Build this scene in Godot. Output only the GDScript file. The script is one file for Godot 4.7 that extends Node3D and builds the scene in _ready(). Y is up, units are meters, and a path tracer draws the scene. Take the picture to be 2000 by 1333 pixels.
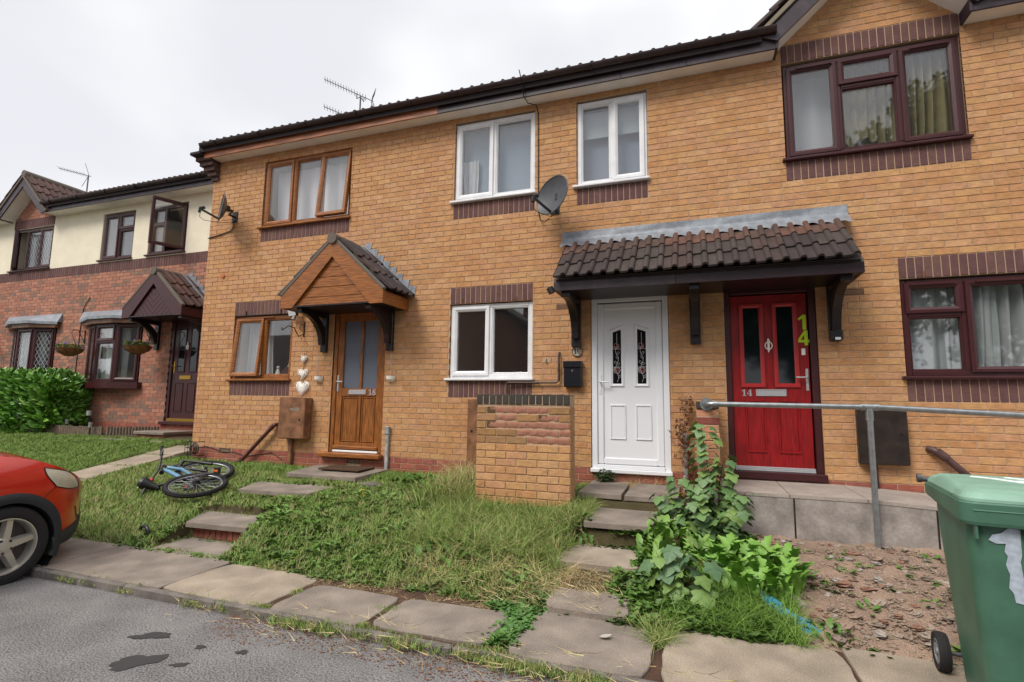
extends Node3D

var M := {}
var base := {}
var count := {}
var R := RandomNumberGenerator.new()
const CAM := Vector3(3.1853, 0.7626, 6.3733)

class MB:
	var v := PackedVector3Array()
	var n := PackedVector3Array()
	var u := PackedVector2Array()
	var c := PackedColorArray()
	var col := Color.WHITE
	var T := Transform3D()
	func put(p: Vector3, q: Vector3, w := Vector2.ZERO):
		v.append(T * p)
		n.append((T.basis * q).normalized())
		u.append(w)
		c.append(col)
	func tri(a: Vector3, b: Vector3, d: Vector3):   # counter-clockwise seen from the front
		var q := (b - a).cross(d - a).normalized()
		put(a, q); put(d, q); put(b, q)
	func tri3(a, b, d, na, nb, nd):
		put(a, na); put(d, nd); put(b, nb)
	func quad(a: Vector3, b: Vector3, d: Vector3, e: Vector3):
		var q := (d - a).cross(e - b).normalized()
		put(a, q, Vector2(0, 1)); put(d, q, Vector2(1, 0)); put(b, q, Vector2(1, 1))
		put(a, q, Vector2(0, 1)); put(e, q, Vector2(0, 0)); put(d, q, Vector2(1, 0))
	func quad_from(a: Vector3, b: Vector3, d: Vector3, e: Vector3, o: Vector3):
		if (d - a).cross(e - b).dot(a + b + d + e - o * 4.0) < 0.0:
			quad(a, e, d, b)
		else:
			quad(a, b, d, e)
	func box(lo: Vector3, hi: Vector3, r := 0.0):
		var o := (lo + hi) * 0.5
		var h := (hi - lo).abs() * 0.5
		r = minf(r, minf(h.x, minf(h.y, h.z)) * 0.9)
		if r <= 0.0:
			for ax in 3:
				for s in [-1.0, 1.0]:
					var p := []
					for k in [[-1, -1], [1, -1], [1, 1], [-1, 1]]:
						var q := Vector3.ZERO
						q[ax] = s * h[ax]
						q[(ax + 1) % 3] = k[0] * h[(ax + 1) % 3]
						q[(ax + 2) % 3] = k[1] * h[(ax + 2) % 3]
						p.append(o + q)
					quad_from(p[0], p[1], p[2], p[3], o)
			return
		var at := func(ax: int, sg: Vector3) -> Vector3:
			var q := Vector3(sg.x * (h.x - r), sg.y * (h.y - r), sg.z * (h.z - r))
			q[ax] = sg[ax] * h[ax]
			return o + q
		for ax in 3:
			var b := (ax + 1) % 3
			var d := (ax + 2) % 3
			for s in [-1.0, 1.0]:
				var p := []
				for k in [[-1, -1], [1, -1], [1, 1], [-1, 1]]:
					var sg := Vector3.ZERO
					sg[ax] = s; sg[b] = k[0]; sg[d] = k[1]
					p.append(at.call(ax, sg))
				quad_from(p[0], p[1], p[2], p[3], o)
			for s in [-1.0, 1.0]:
				for t in [-1.0, 1.0]:
					var s1 := Vector3.ZERO
					s1[ax] = s; s1[b] = t; s1[d] = -1
					var s2 := s1
					s2[d] = 1
					quad_from(at.call(ax, s1), at.call(ax, s2), at.call(b, s2), at.call(b, s1), o)
		for sx in [-1.0, 1.0]:
			for sy in [-1.0, 1.0]:
				for sz in [-1.0, 1.0]:
					var sg := Vector3(sx, sy, sz)
					if sx * sy * sz > 0:
						tri(at.call(0, sg), at.call(1, sg), at.call(2, sg))
					else:
						tri(at.call(0, sg), at.call(2, sg), at.call(1, sg))
	func bar(a: Vector3, b: Vector3, w: float, t: float, up := Vector3.UP, r := 0.0):   # a bar of section w x t from a to b
		var keep := T
		var z := (b - a).normalized()
		if absf(z.dot(up)) > 0.98: up = Vector3.RIGHT
		var x := up.cross(z).normalized()
		T = keep * Transform3D(Basis(x, z.cross(x), z), (a + b) * 0.5)
		var l := a.distance_to(b) * 0.5
		box(Vector3(-w / 2, -t / 2, -l), Vector3(w / 2, t / 2, l), r)
		T = keep
	func tube(p: Array, r, sides := 8, cap := true):
		var m := p.size()
		var x := Vector3.ZERO
		var rings := []
		var dirs := []
		for i in m:
			var d: Vector3 = (p[mini(i + 1, m - 1)] - p[maxi(i - 1, 0)]).normalized()
			if i == 0: x = d.cross(Vector3(0.31, 0.9, 0.27)).normalized()
			x = (x - d * d.dot(x)).normalized()
			var y := d.cross(x)
			var rr: float = r[i] if r is Array else r
			var ring := []
			var nr := []
			for k in sides:
				var q := x * cos(TAU * k / sides) + y * sin(TAU * k / sides)
				nr.append(q)
				ring.append(p[i] + q * rr)
			rings.append(ring)
			dirs.append(nr)
		for i in m - 1:
			for k in sides:
				var l := (k + 1) % sides
				tri3(rings[i][k], rings[i][l], rings[i + 1][l], dirs[i][k], dirs[i][l], dirs[i + 1][l])
				tri3(rings[i][k], rings[i + 1][l], rings[i + 1][k], dirs[i][k], dirs[i + 1][l], dirs[i + 1][k])
		if cap:
			for k in sides:
				tri(p[0], rings[0][(k + 1) % sides], rings[0][k])
				tri(p[m - 1], rings[m - 1][k], rings[m - 1][(k + 1) % sides])
	func lathe(q: Array, sides := 16, a0 := 0.0, a1 := TAU):   # q: Vector2(radius, height) about the y axis, upwards outside
		for i in q.size() - 1:
			var e: Vector2 = q[i + 1] - q[i]
			var nn := Vector2(e.y, -e.x).normalized()
			for k in sides:
				var s := a0 + (a1 - a0) * k / sides
				var t := a0 + (a1 - a0) * (k + 1) / sides
				var f := func(ang: float, w: Vector2) -> Vector3: return Vector3(w.x * cos(ang), w.y, -w.x * sin(ang))
				var ns: Vector3 = f.call(s, nn)
				var nt: Vector3 = f.call(t, nn)
				var A: Vector3 = f.call(s, q[i])
				var B: Vector3 = f.call(t, q[i])
				var C: Vector3 = f.call(t, q[i + 1])
				var D: Vector3 = f.call(s, q[i + 1])
				if q[i].x > 0.0: tri3(A, B, C, ns, nt, nt)
				if q[i + 1].x > 0.0: tri3(A, C, D, ns, nt, ns)
	func prism(poly: PackedVector2Array, z0: float, z1: float, shut := true):   # an outline in x, y drawn out from z0 to z1


		var area := 0.0
		for i in poly.size():
			area += poly[i].cross(poly[(i + 1) % poly.size()])
		if area < 0.0: poly.reverse()
		var t := Geometry2D.triangulate_polygon(poly)
		for i in range(0, t.size(), 3):
			var a := poly[t[i]]
			var b := poly[t[i + 1]]
			var d := poly[t[i + 2]]
			if (b - a).cross(d - a) < 0.0:
				var s := b
				b = d; d = s
			tri(Vector3(a.x, a.y, z1), Vector3(b.x, b.y, z1), Vector3(d.x, d.y, z1))
			if shut: tri(Vector3(a.x, a.y, z0), Vector3(d.x, d.y, z0), Vector3(b.x, b.y, z0))
		for i in poly.size():
			var a := poly[i]
			var b := poly[(i + 1) % poly.size()]
			quad(Vector3(a.x, a.y, z0), Vector3(b.x, b.y, z0), Vector3(b.x, b.y, z1), Vector3(a.x, a.y, z1))
	func grid(nx: int, ny: int, f: Callable):   # a smooth surface f(s, t), front towards ds x dt
		var P := []
		for j in ny + 1:
			for i in nx + 1: P.append(f.call(float(i) / nx, float(j) / ny))
		var N := []
		for j in ny + 1:
			for i in nx + 1:
				var ds: Vector3 = P[j * (nx + 1) + mini(i + 1, nx)] - P[j * (nx + 1) + maxi(i - 1, 0)]
				var dt: Vector3 = P[mini(j + 1, ny) * (nx + 1) + i] - P[maxi(j - 1, 0) * (nx + 1) + i]
				N.append(ds.cross(dt).normalized())
		for j in ny:
			for i in nx:
				var a := j * (nx + 1) + i
				var b := a + 1
				var e := a + nx + 1
				var d := e + 1
				tri3(P[a], P[b], P[d], N[a], N[b], N[d])
				tri3(P[a], P[d], P[e], N[a], N[d], N[e])
	func mesh() -> ArrayMesh:
		var a := []
		a.resize(Mesh.ARRAY_MAX)
		a[Mesh.ARRAY_VERTEX] = v
		a[Mesh.ARRAY_NORMAL] = n
		a[Mesh.ARRAY_TEX_UV] = u
		a[Mesh.ARRAY_COLOR] = c
		var m := ArrayMesh.new()
		m.add_surface_from_arrays(Mesh.PRIMITIVE_TRIANGLES, a)
		return m

# ---------------------------------------------------------------- naming and tagging
func numbered(parent: Node, called: String) -> String:
	var k := str(parent.get_instance_id()) + called
	count[k] = count.get(k, -1) + 1
	return called if count[k] == 0 else "%s_%03d" % [called, count[k]]

func tag(o: Node, label := "", category := "", group := "", kind := ""):
	if label: o.set_meta("label", label)
	if category: o.set_meta("category", category)
	if group: o.set_meta("group", group)
	if kind: o.set_meta("kind", kind)
	return o

func thing(called: String, at: Vector3, label: String, category: String, group := "") -> Node3D:
	var o := Node3D.new()
	o.name = numbered(self, called)
	o.position = at
	base[o] = at
	add_child(o, true)
	return tag(o, label, category, group)

func put(parent: Node, called: String, shape, mat: Material, at = null) -> MeshInstance3D:   # shapes are in world axes unless «at» is given
	var o := MeshInstance3D.new()
	o.name = numbered(parent, called)
	o.mesh = shape.mesh() if shape is MB else shape
	o.material_override = null
	o.set_surface_override_material(0, mat)
	if at is Transform3D: o.transform = at
	elif at is Vector3: o.position = at
	elif base.has(parent): o.position = -base[parent]
	parent.add_child(o, true)
	return o

func struct(called: String, shape, mat: Material) -> MeshInstance3D:
	return tag(put(self, called, shape, mat), "", "", "", "structure")

func solo(called: String, shape: MB, mat: Material, at: Vector3, label: String, category: String, group := "") -> MeshInstance3D:   # a thing that is one mesh
	for i in shape.v.size(): shape.v[i] -= at
	return tag(put(self, called, shape, mat, at), label, category, group)

func scatter(parent: Node, called: String, mesh: Mesh, mat: Material, where: Array, tints: Array, kind := "stuff"):
	var mm := MultiMesh.new()
	mm.transform_format = MultiMesh.TRANSFORM_3D
	mm.use_colors = true
	mm.mesh = mesh
	mm.instance_count = where.size()
	for i in where.size():
		mm.set_instance_transform(i, where[i])
		mm.set_instance_color(i, tints[i])
	var o := MultiMeshInstance3D.new()
	o.name = numbered(parent, called)
	o.multimesh = mm
	o.material_override = mat
	if base.has(parent): o.position = -base[parent]
	parent.add_child(o, true)
	return tag(o, "", "", "", kind)

# ---------------------------------------------------------------- materials
func noise_image(sd: int, freq: float, oct: int, size: int, sx := 1, sy := 1, kind := FastNoiseLite.TYPE_SIMPLEX_SMOOTH) -> Image:
	var f := FastNoiseLite.new()
	f.seed = sd
	f.noise_type = kind
	f.frequency = freq
	f.fractal_octaves = oct
	var im := f.get_seamless_image(size / sx, size / sy)
	im.convert(Image.FORMAT_L8)
	if sx > 1 or sy > 1: im.resize(size, size, Image.INTERPOLATE_CUBIC)
	return im

func tone(im: Image, lo: float, hi: float, gamma := 1.0) -> ImageTexture:
	var d := im.get_data()
	for i in d.size():
		d[i] = int(255.0 * clampf(lo + (hi - lo) * pow(d[i] / 255.0, gamma), 0.0, 1.0))
	return ImageTexture.create_from_image(Image.create_from_data(im.get_width(), im.get_height(), false, Image.FORMAT_L8, d))

func mix_images(a: Image, b: Image, wa: float) -> Image:
	var p := a.get_data()
	var q := b.get_data()
	for i in p.size(): p[i] = int(p[i] * wa + q[i] * (1.0 - wa))
	return Image.create_from_data(a.get_width(), a.get_height(), false, Image.FORMAT_L8, p)

func mk(key: String, hex: String, rough: float, tx: Texture2D = null, scale := 1.0, bump: Texture2D = null, deep := 0.2) -> StandardMaterial3D:
	var m := StandardMaterial3D.new()
	m.resource_name = key
	m.albedo_color = Color(hex)
	m.roughness = rough
	if tx or bump:
		m.uv1_triplanar = true
		m.uv1_world_triplanar = true
		m.uv1_scale = Vector3.ONE * scale
	if tx: m.albedo_texture = tx
	if bump:
		m.heightmap_enabled = true
		m.heightmap_texture = bump
		m.heightmap_scale = deep
	M[key] = m
	return m

func tint(m: StandardMaterial3D) -> StandardMaterial3D:
	m.vertex_color_use_as_albedo = true
	return m

func lin(r: float, g: float, b: float) -> Color:   # sRGB bytes to a linear vertex colour
	return Color(r / 255.0, g / 255.0, b / 255.0).srgb_to_linear()

func jit(c: Color, k: float) -> Color:
	var f := 1.0 + R.randf_range(-k, k)
	return Color(c.r * f, c.g * f * (1.0 + R.randf_range(-k, k) * 0.25), c.b * f * (1.0 + R.randf_range(-k, k) * 0.4))

func materials():
	var fine := noise_image(3, 0.06, 4, 512)
	var grit := noise_image(5, 0.35, 3, 512)
	var blot := noise_image(8, 0.008, 5, 512)
	var streak := noise_image(11, 0.08, 4, 512, 6, 1)
	var wood := noise_image(13, 0.05, 4, 512, 1, 12)
	var woodh := noise_image(14, 0.05, 4, 512, 12, 1)
	var both := mix_images(noise_image(3, 0.3, 3, 512), noise_image(21, 0.008, 5, 512), 0.45)
	var t_fine := tone(fine, 0.75, 1.0)
	var t_grit := tone(grit, 0.55, 1.0)
	var t_both := tone(both, 0.4, 1.1)
	var t_brick := tone(mix_images(streak, both, 0.5), 0.68, 1.1)
	var t_wood := tone(wood, 0.62, 1.05)
	var t_woodh := tone(woodh, 0.62, 1.05)
	var t_dirt := tone(mix_images(blot, fine, 0.7), 0.55, 1.1)
	var b_fine := ImageTexture.create_from_image(fine)
	var b_grit := ImageTexture.create_from_image(grit)
	var b_wood := ImageTexture.create_from_image(wood)
	tint(mk("brick", "ffffff", 0.9, t_brick, 1.7, b_grit, 0.12))
	mk("mortar", "cdae90", 0.95, t_fine, 4.0, b_grit, 0.1)
	mk("mortar_red", "b79f92", 0.95, t_fine, 4.0)
	mk("plaster", "8d8880", 0.9)
	mk("floorboard", "6b5646", 0.8)
	mk("render_cream", "ece3cc", 0.9, tone(mix_images(blot, grit, 0.6), 0.93, 1.01), 0.6, b_grit, 0.1)
	mk("pvc_white", "e6e7ea", 0.35, tone(blot, 0.93, 1.0), 0.9)
	mk("pvc_oak", "a4642a", 0.42, t_wood, 1.6)
	mk("pvc_oakh", "a8672e", 0.42, t_woodh, 1.6)
	mk("fascia_oak", "ad6a40", 0.4, t_woodh, 0.8)
	mk("pvc_maroon", "43181c", 0.38, tone(blot, 0.85, 1.0), 1.0)
	mk("dark_brown", "35222a", 0.4, t_dirt, 0.7)
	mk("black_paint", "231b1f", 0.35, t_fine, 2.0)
	mk("fascia_dark", "45363f", 0.42, t_dirt, 0.9)
	mk("gutter", "3a2728", 0.35, t_dirt, 0.8)
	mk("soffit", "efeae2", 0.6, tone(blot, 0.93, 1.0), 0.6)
	mk("door_white", "e2e5ea", 0.35)
	mk("door_red", "9c1218", 0.35, tone(wood, 0.72, 1.03), 1.3, b_wood, 0.06)
	mk("door_red_trim", "a9292c", 0.35)
	mk("chrome", "c9cbcf", 0.22).metallic = 0.9
	mk("silver", "c4c6ca", 0.4).metallic = 0.6
	mk("brass", "b08a3c", 0.3).metallic = 0.85
	var g := mk("glass", "dfe8ea", 0.02)
	g.albedo_color.a = 0.004
	g.transparency = BaseMaterial3D.TRANSPARENCY_ALPHA
	mk("glass_dark", "10171a", 0.06)
	mk("glass_obscure", "70798a", 0.45, t_fine, 6.0, b_fine, 0.15)
	mk("lead_came", "c9cdd0", 0.35).metallic = 0.4
	mk("lead_rose", "c07870", 0.5)
	mk("lead", "9fa6af", 0.5, tone(mix_images(blot, fine, 0.6), 0.62, 1.05), 1.6, b_fine, 0.3).metallic = 0.15
	tint(mk("tile", "ffffff", 0.8, t_both, 1.3, b_grit, 0.15))
	mk("tile_under", "2c2426", 0.9)
	mk("verge", "8d8378", 0.95, t_grit, 3.0, b_grit, 0.5)
	mk("galv", "b4babd", 0.34, tone(mix_images(fine, blot, 0.5), 0.7, 1.02), 3.0).metallic = 0.75
	mk("dish", "54575d", 0.45, tone(blot, 0.85, 1.0), 2.0)
	mk("black_plastic", "17181a", 0.4)
	mk("navy_plastic", "15171f", 0.3)
	mk("cable", "151314", 0.5)
	mk("meter_brown", "97694a", 0.45, t_dirt, 1.2)
	mk("meter_dark", "342924", 0.35, t_dirt, 1.2)
	mk("pipe_red", "6d3b33", 0.5, t_dirt, 1.5)
	mk("pipe_brown", "5d4240", 0.5, t_dirt, 1.5)
	mk("pipe_grey", "b9bbb8", 0.5, t_dirt, 1.5)
	mk("pipe_copper", "4b3a33", 0.5)
	mk("white_china", "e9e6dd", 0.4)
	mk("wicker_white", "efece6", 0.8)
	mk("rust", "553026", 0.8, t_grit, 4.0)
	mk("slab", "a3968a", 0.95, tone(mix_images(both, grit, 0.6), 0.45, 1.15), 0.6, b_grit, 0.4)
	mk("slab_pale", "b5a693", 0.95, tone(mix_images(both, grit, 0.6), 0.5, 1.14), 0.6, b_grit, 0.4)
	mk("kerb", "8b837d", 0.95, t_both, 0.9, b_grit, 0.4)
	mk("asphalt", "8a8786", 0.92, tone(mix_images(grit, both, 0.7), 0.25, 1.4), 0.42, b_grit, 1.6)
	mk("asphalt_wet", "4a4848", 0.55, t_grit, 1.5, b_grit, 0.7)
	mk("earth", "6b4d3a", 0.98, tone(mix_images(both, grit, 0.5), 0.45, 1.1), 0.9, b_grit, 1.6)
	mk("soil", "c0a28c", 0.98, tone(mix_images(both, grit, 0.5), 0.4, 1.2), 0.6, b_grit, 3.0)
	mk("turf", "625838", 0.98, tone(mix_images(both, grit, 0.5), 0.45, 1.1), 0.7, b_grit, 2.0)
	mk("ground", "5d6236", 0.98, t_both, 0.3)
	mk("ramp", "aba29c", 0.85, tone(mix_images(blot, fine, 0.75), 0.66, 1.05), 0.9, b_fine, 0.15)
	mk("ramp_top", "b6aaa0", 0.85, tone(mix_images(both, fine, 0.6), 0.72, 1.04), 1.0, b_fine, 0.1)
	tint(mk("stone", "ffffff", 0.95, t_grit, 3.0, b_grit, 0.5))
	var gr := tint(mk("grass", "ffffff", 0.75))
	gr.backlight_enabled = true
	gr.backlight = Color(0.25, 0.3, 0.1)
	var lf := tint(mk("leaf", "ffffff", 0.5, tone(fine, 0.72, 1.05), 9.0))
	lf.backlight_enabled = true
	lf.backlight = Color(0.25, 0.34, 0.12)
	mk("stem", "5c3328", 0.7)
	tint(mk("straw", "ffffff", 0.9))
	mk("bin_green", "4a7560", 0.42, tone(mix_images(blot, fine, 0.8), 0.8, 1.03), 0.9)
	mk("bin_lid", "84ab97", 0.45, tone(mix_images(blot, fine, 0.8), 0.86, 1.03), 0.9)
	mk("tyre", "201e1f", 0.85, t_fine, 6.0)
	mk("wheel_grey", "77797c", 0.5)
	var car := mk("car_red", "c4280e", 0.28, tone(blot, 0.9, 1.0), 0.7)
	car.metallic = 0.25
	car.clearcoat_enabled = true
	car.clearcoat = 0.8
	car.clearcoat_roughness = 0.06
	mk("car_trim", "262a30", 0.6, t_fine, 5.0)
	mk("alloy", "b9b4ab", 0.35).metallic = 0.55
	mk("alloy_dark", "3b3332", 0.6)
	mk("arch_black", "0e0d0e", 0.9)
	mk("lamp_lens", "c3bba6", 0.14, tone(streak, 0.86, 1.0), 2.0)
	mk("bike_blue", "5f8aa6", 0.3)
	mk("bike_black", "1a1a1c", 0.45)
	mk("bike_grey", "4a4a4e", 0.4)
	mk("rim_alu", "8b8f94", 0.35).metallic = 0.7
	mk("reflector", "d0601c", 0.25)
	mk("red_plastic", "b3202a", 0.4)
	mk("blue_tape", "2384a4", 0.45)
	mk("mat_coir", "6e5238", 0.98, t_grit, 6.0, b_grit, 1.0)
	mk("log", "8f7f6d", 0.95, t_wood, 2.0, b_wood, 0.6)
	mk("wood_pale", "a79a86", 0.9, t_grit, 3.0)
	tint(mk("cloth", "ffffff", 0.9, t_fine, 8.0))
	M.cloth.backlight_enabled = true
	M.cloth.backlight = Color(0.3, 0.3, 0.28)
	mk("lime", "b7d916", 0.5)
	mk("white_paint", "e8eaea", 0.6)
	mk("enamel", "c9c3b4", 0.35, t_dirt, 7.0)
	mk("ink", "2e2b28", 0.6)
	mk("coco", "a87848", 0.95, t_grit, 8.0, b_grit, 1.0)
	mk("petal_violet", "7b62a8", 0.7)
	mk("petal_yellow", "d8b81c", 0.7)
	mk("bark", "6a6259", 0.95, t_both, 1.2, b_grit, 1.0)
	mk("light_lens", "d7dde0", 0.2)
	tint(mk("plain", "ffffff", 0.7))
	mk("sticker", "c3cfdd", 0.4, tone(blot, 0.8, 1.0), 6.0)
	mk("aerial", "55595c", 0.5)
	mk("brick_far", "a26c55", 0.95, t_both, 1.5)
	mk("tile_orange", "b5673f", 0.8)
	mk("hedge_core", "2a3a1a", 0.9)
	var la := tint(mk("laurel", "ffffff", 0.28))
	la.backlight_enabled = true
	la.backlight = Color(0.15, 0.22, 0.06)
# ---------------------------------------------------------------- brickwork
var unit_box := {}
func brick_mesh(k: Color, w: float, h: float, d: float) -> ArrayMesh:
	var key := "%s %.3f %.3f %.3f" % [k.to_html(), w, h, d]
	if not unit_box.has(key):
		var b := MB.new()
		b.col = k
		b.box(Vector3(-w / 2, -h / 2, -d), Vector3(w / 2, h / 2, 0), 0.003)
		unit_box[key] = b.mesh()
	return unit_box[key]

func spans(a: float, b: float, y: float, holes: Array) -> Array:
	var out := [[a, b]]
	for o in holes:
		if y > o[1] and y < o[3]:
			var nx := []
			for s in out:
				if o[2] <= s[0] or o[0] >= s[1]: nx.append(s)
				else:
					if o[0] > s[0] + 0.02: nx.append([s[0], o[0]])
					if o[2] < s[1] - 0.02: nx.append([o[2], s[1]])
			out = nx
	return out

# the wall's core with its openings, then its bricks: the ones that show largest are parts, the others one part
func brick_wall(house: Node3D, xa: float, xb: float, ya: float, yb: float, holes: Array, z: float, tones: Array, mortar: Material, called := "brick", most := 300, edge = null, shift := 0.0, party := Vector2i.ZERO):
	var list := []
	var n0 := int(round((ya - shift) / 0.075))
	var n1 := int(round((yb - shift) / 0.075))
	for n in range(n0, n1):
		var y := shift + n * 0.075 + 0.0375
		var l := xa
		var r := xb
		if edge != null:
			var e = edge.call(y)
			l = e[0]; r = e[1]
		if party.x: l -= 0.225
		if party.y: r += 0.225
		for s in spans(l, r, y, holes):
			var off := fposmod(n * 0.1125, 0.225) + 0.004
			var x: float = floorf((s[0] - off) / 0.225) * 0.225 + off
			while x < s[1]:
				var p := maxf(x, s[0])
				var q := minf(x + 0.225, s[1])
				var whole := q >= x + 0.2249
				if q - p > (0.02 if not whole else 0.03):
					var m := (p + q) / 2 - (0.005 if whole else 0.0)
					if (m >= xa or not party.x) and (m < xb or not party.y): list.append([m, y, q - p - (0.01 if whole else 0.0)])
				x += 0.225
	var want := []
	for b in list:
		var d := CAM.distance_to(Vector3(b[0], b[1], z))
		want.append([b[2] * absf(CAM.z - z) / pow(d, 3), b])
	want.sort_custom(func(p, q): return p[0] > q[0])
	var rest := MB.new()
	for i in want.size():
		var b = want[i][1]
		var k: Color = tones[R.randi() % tones.size()]
		var dz := R.randf_range(-0.0015, 0.0015)
		if i < most:
			var w: float = snappedf(b[2], 0.005)
			put(house, called, brick_mesh(k, w, 0.066, 0.03), M.brick, Transform3D(Basis(), Vector3(b[0], b[1], z + dz) - base[house]))
		else:
			rest.col = jit(k, 0.04)
			rest.box(Vector3(b[0] - b[2] / 2, b[1] - 0.033, z - 0.03), Vector3(b[0] + b[2] / 2, b[1] + 0.033, z + dz))
	if rest.v.size():
		tag(put(house, called + "work", rest, M.brick), "", "", "", "stuff")

func wall_core(house: Node3D, xa: float, xb: float, ya: float, yb: float, holes: Array, z0: float, z1: float, mat: Material, called := "wall"):
	var xs := [xa, xb]
	var ys := [ya, yb]
	for o in holes:
		for i in [0, 2]: if o[i] > xa and o[i] < xb and not xs.has(o[i]): xs.append(o[i])
		for i in [1, 3]: if o[i] > ya and o[i] < yb and not ys.has(o[i]): ys.append(o[i])
	xs.sort(); ys.sort()
	var b := MB.new()
	for j in ys.size() - 1:
		var run := -1
		for i in xs.size():
			var solid := false
			if i < xs.size() - 1:
				solid = true
				for o in holes:
					if (xs[i] + xs[i + 1]) / 2 > o[0] and (xs[i] + xs[i + 1]) / 2 < o[2] and (ys[j] + ys[j + 1]) / 2 > o[1] and (ys[j] + ys[j + 1]) / 2 < o[3]: solid = false
			if solid and run < 0: run = i
			if not solid and run >= 0:
				b.box(Vector3(xs[run], ys[j], z0), Vector3(xs[i], ys[j + 1], z1))
				run = -1
	put(house, called, b, mat)

func soldiers(house: Node3D, x0: float, x1: float, y: float, z: float, tones: Array, parts := true, h := 0.215):
	var n := int(round((x1 - x0) / 0.075))
	var st := (x1 - x0) / n
	var rest := MB.new()
	for i in n:
		var k: Color = tones[R.randi() % tones.size()]
		if parts:
			put(house, "soldier_brick", brick_mesh(k, snappedf(st - 0.01, 0.001), h, 0.03), M.brick, Transform3D(Basis(), Vector3(x0 + (i + 0.5) * st, y + 0.1125, z + R.randf_range(-0.001, 0.0015)) - base[house]))
		else:
			rest.col = jit(k, 0.04)
			rest.box(Vector3(x0 + i * st + 0.005, y + 0.005, z - 0.03), Vector3(x0 + (i + 1) * st - 0.005, y + 0.22, z))
	if not parts: tag(put(house, "soldier_course", rest, M.brick), "", "", "", "stuff")

# ---------------------------------------------------------------- windows
func ring(b: MB, x0: float, y0: float, x1: float, y1: float, w: float, z0: float, z1: float, r := 0.006):
	b.box(Vector3(x0, y0, z0), Vector3(x0 + w, y1, z1), r)
	b.box(Vector3(x1 - w, y0, z0), Vector3(x1, y1, z1), r)
	b.box(Vector3(x0 + w - 0.001, y0, z0), Vector3(x1 - w + 0.001, y0 + w, z1 - 0.001), r)
	b.box(Vector3(x0 + w - 0.001, y1 - w, z0), Vector3(x1 - w + 0.001, y1, z1 - 0.001), r)

func bevel_ring(b: MB, x0: float, y0: float, x1: float, y1: float, w: float, z0: float, z1: float):   # mitred: the inner edge slopes back towards the glass
	var o := [Vector2(x0, y0), Vector2(x1, y0), Vector2(x1, y1), Vector2(x0, y1)]
	var f := func(d: float): return [Vector2(x0 + d, y0 + d), Vector2(x1 - d, y0 + d), Vector2(x1 - d, y1 - d), Vector2(x0 + d, y1 - d)]
	var a: Array = f.call(0.004)
	var m: Array = f.call(w * 0.55)
	var q: Array = f.call(w)
	for i in 4:
		var j := (i + 1) % 4
		var P := func(s: Array, k: int, z: float) -> Vector3: return Vector3(s[k].x, s[k].y, z)
		b.quad(P.call(o, i, z0), P.call(o, j, z0), P.call(o, j, z1 - 0.004), P.call(o, i, z1 - 0.004))
		b.quad(P.call(o, i, z1 - 0.004), P.call(o, j, z1 - 0.004), P.call(a, j, z1), P.call(a, i, z1))
		b.quad(P.call(a, i, z1), P.call(a, j, z1), P.call(m, j, z1), P.call(m, i, z1))
		b.quad(P.call(m, i, z1), P.call(m, j, z1), P.call(q, j, z1 - 0.018), P.call(q, i, z1 - 0.018))
		b.quad(P.call(q, i, z1 - 0.018), P.call(q, j, z1 - 0.018), P.call(q, j, z0), P.call(q, i, z0))

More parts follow.
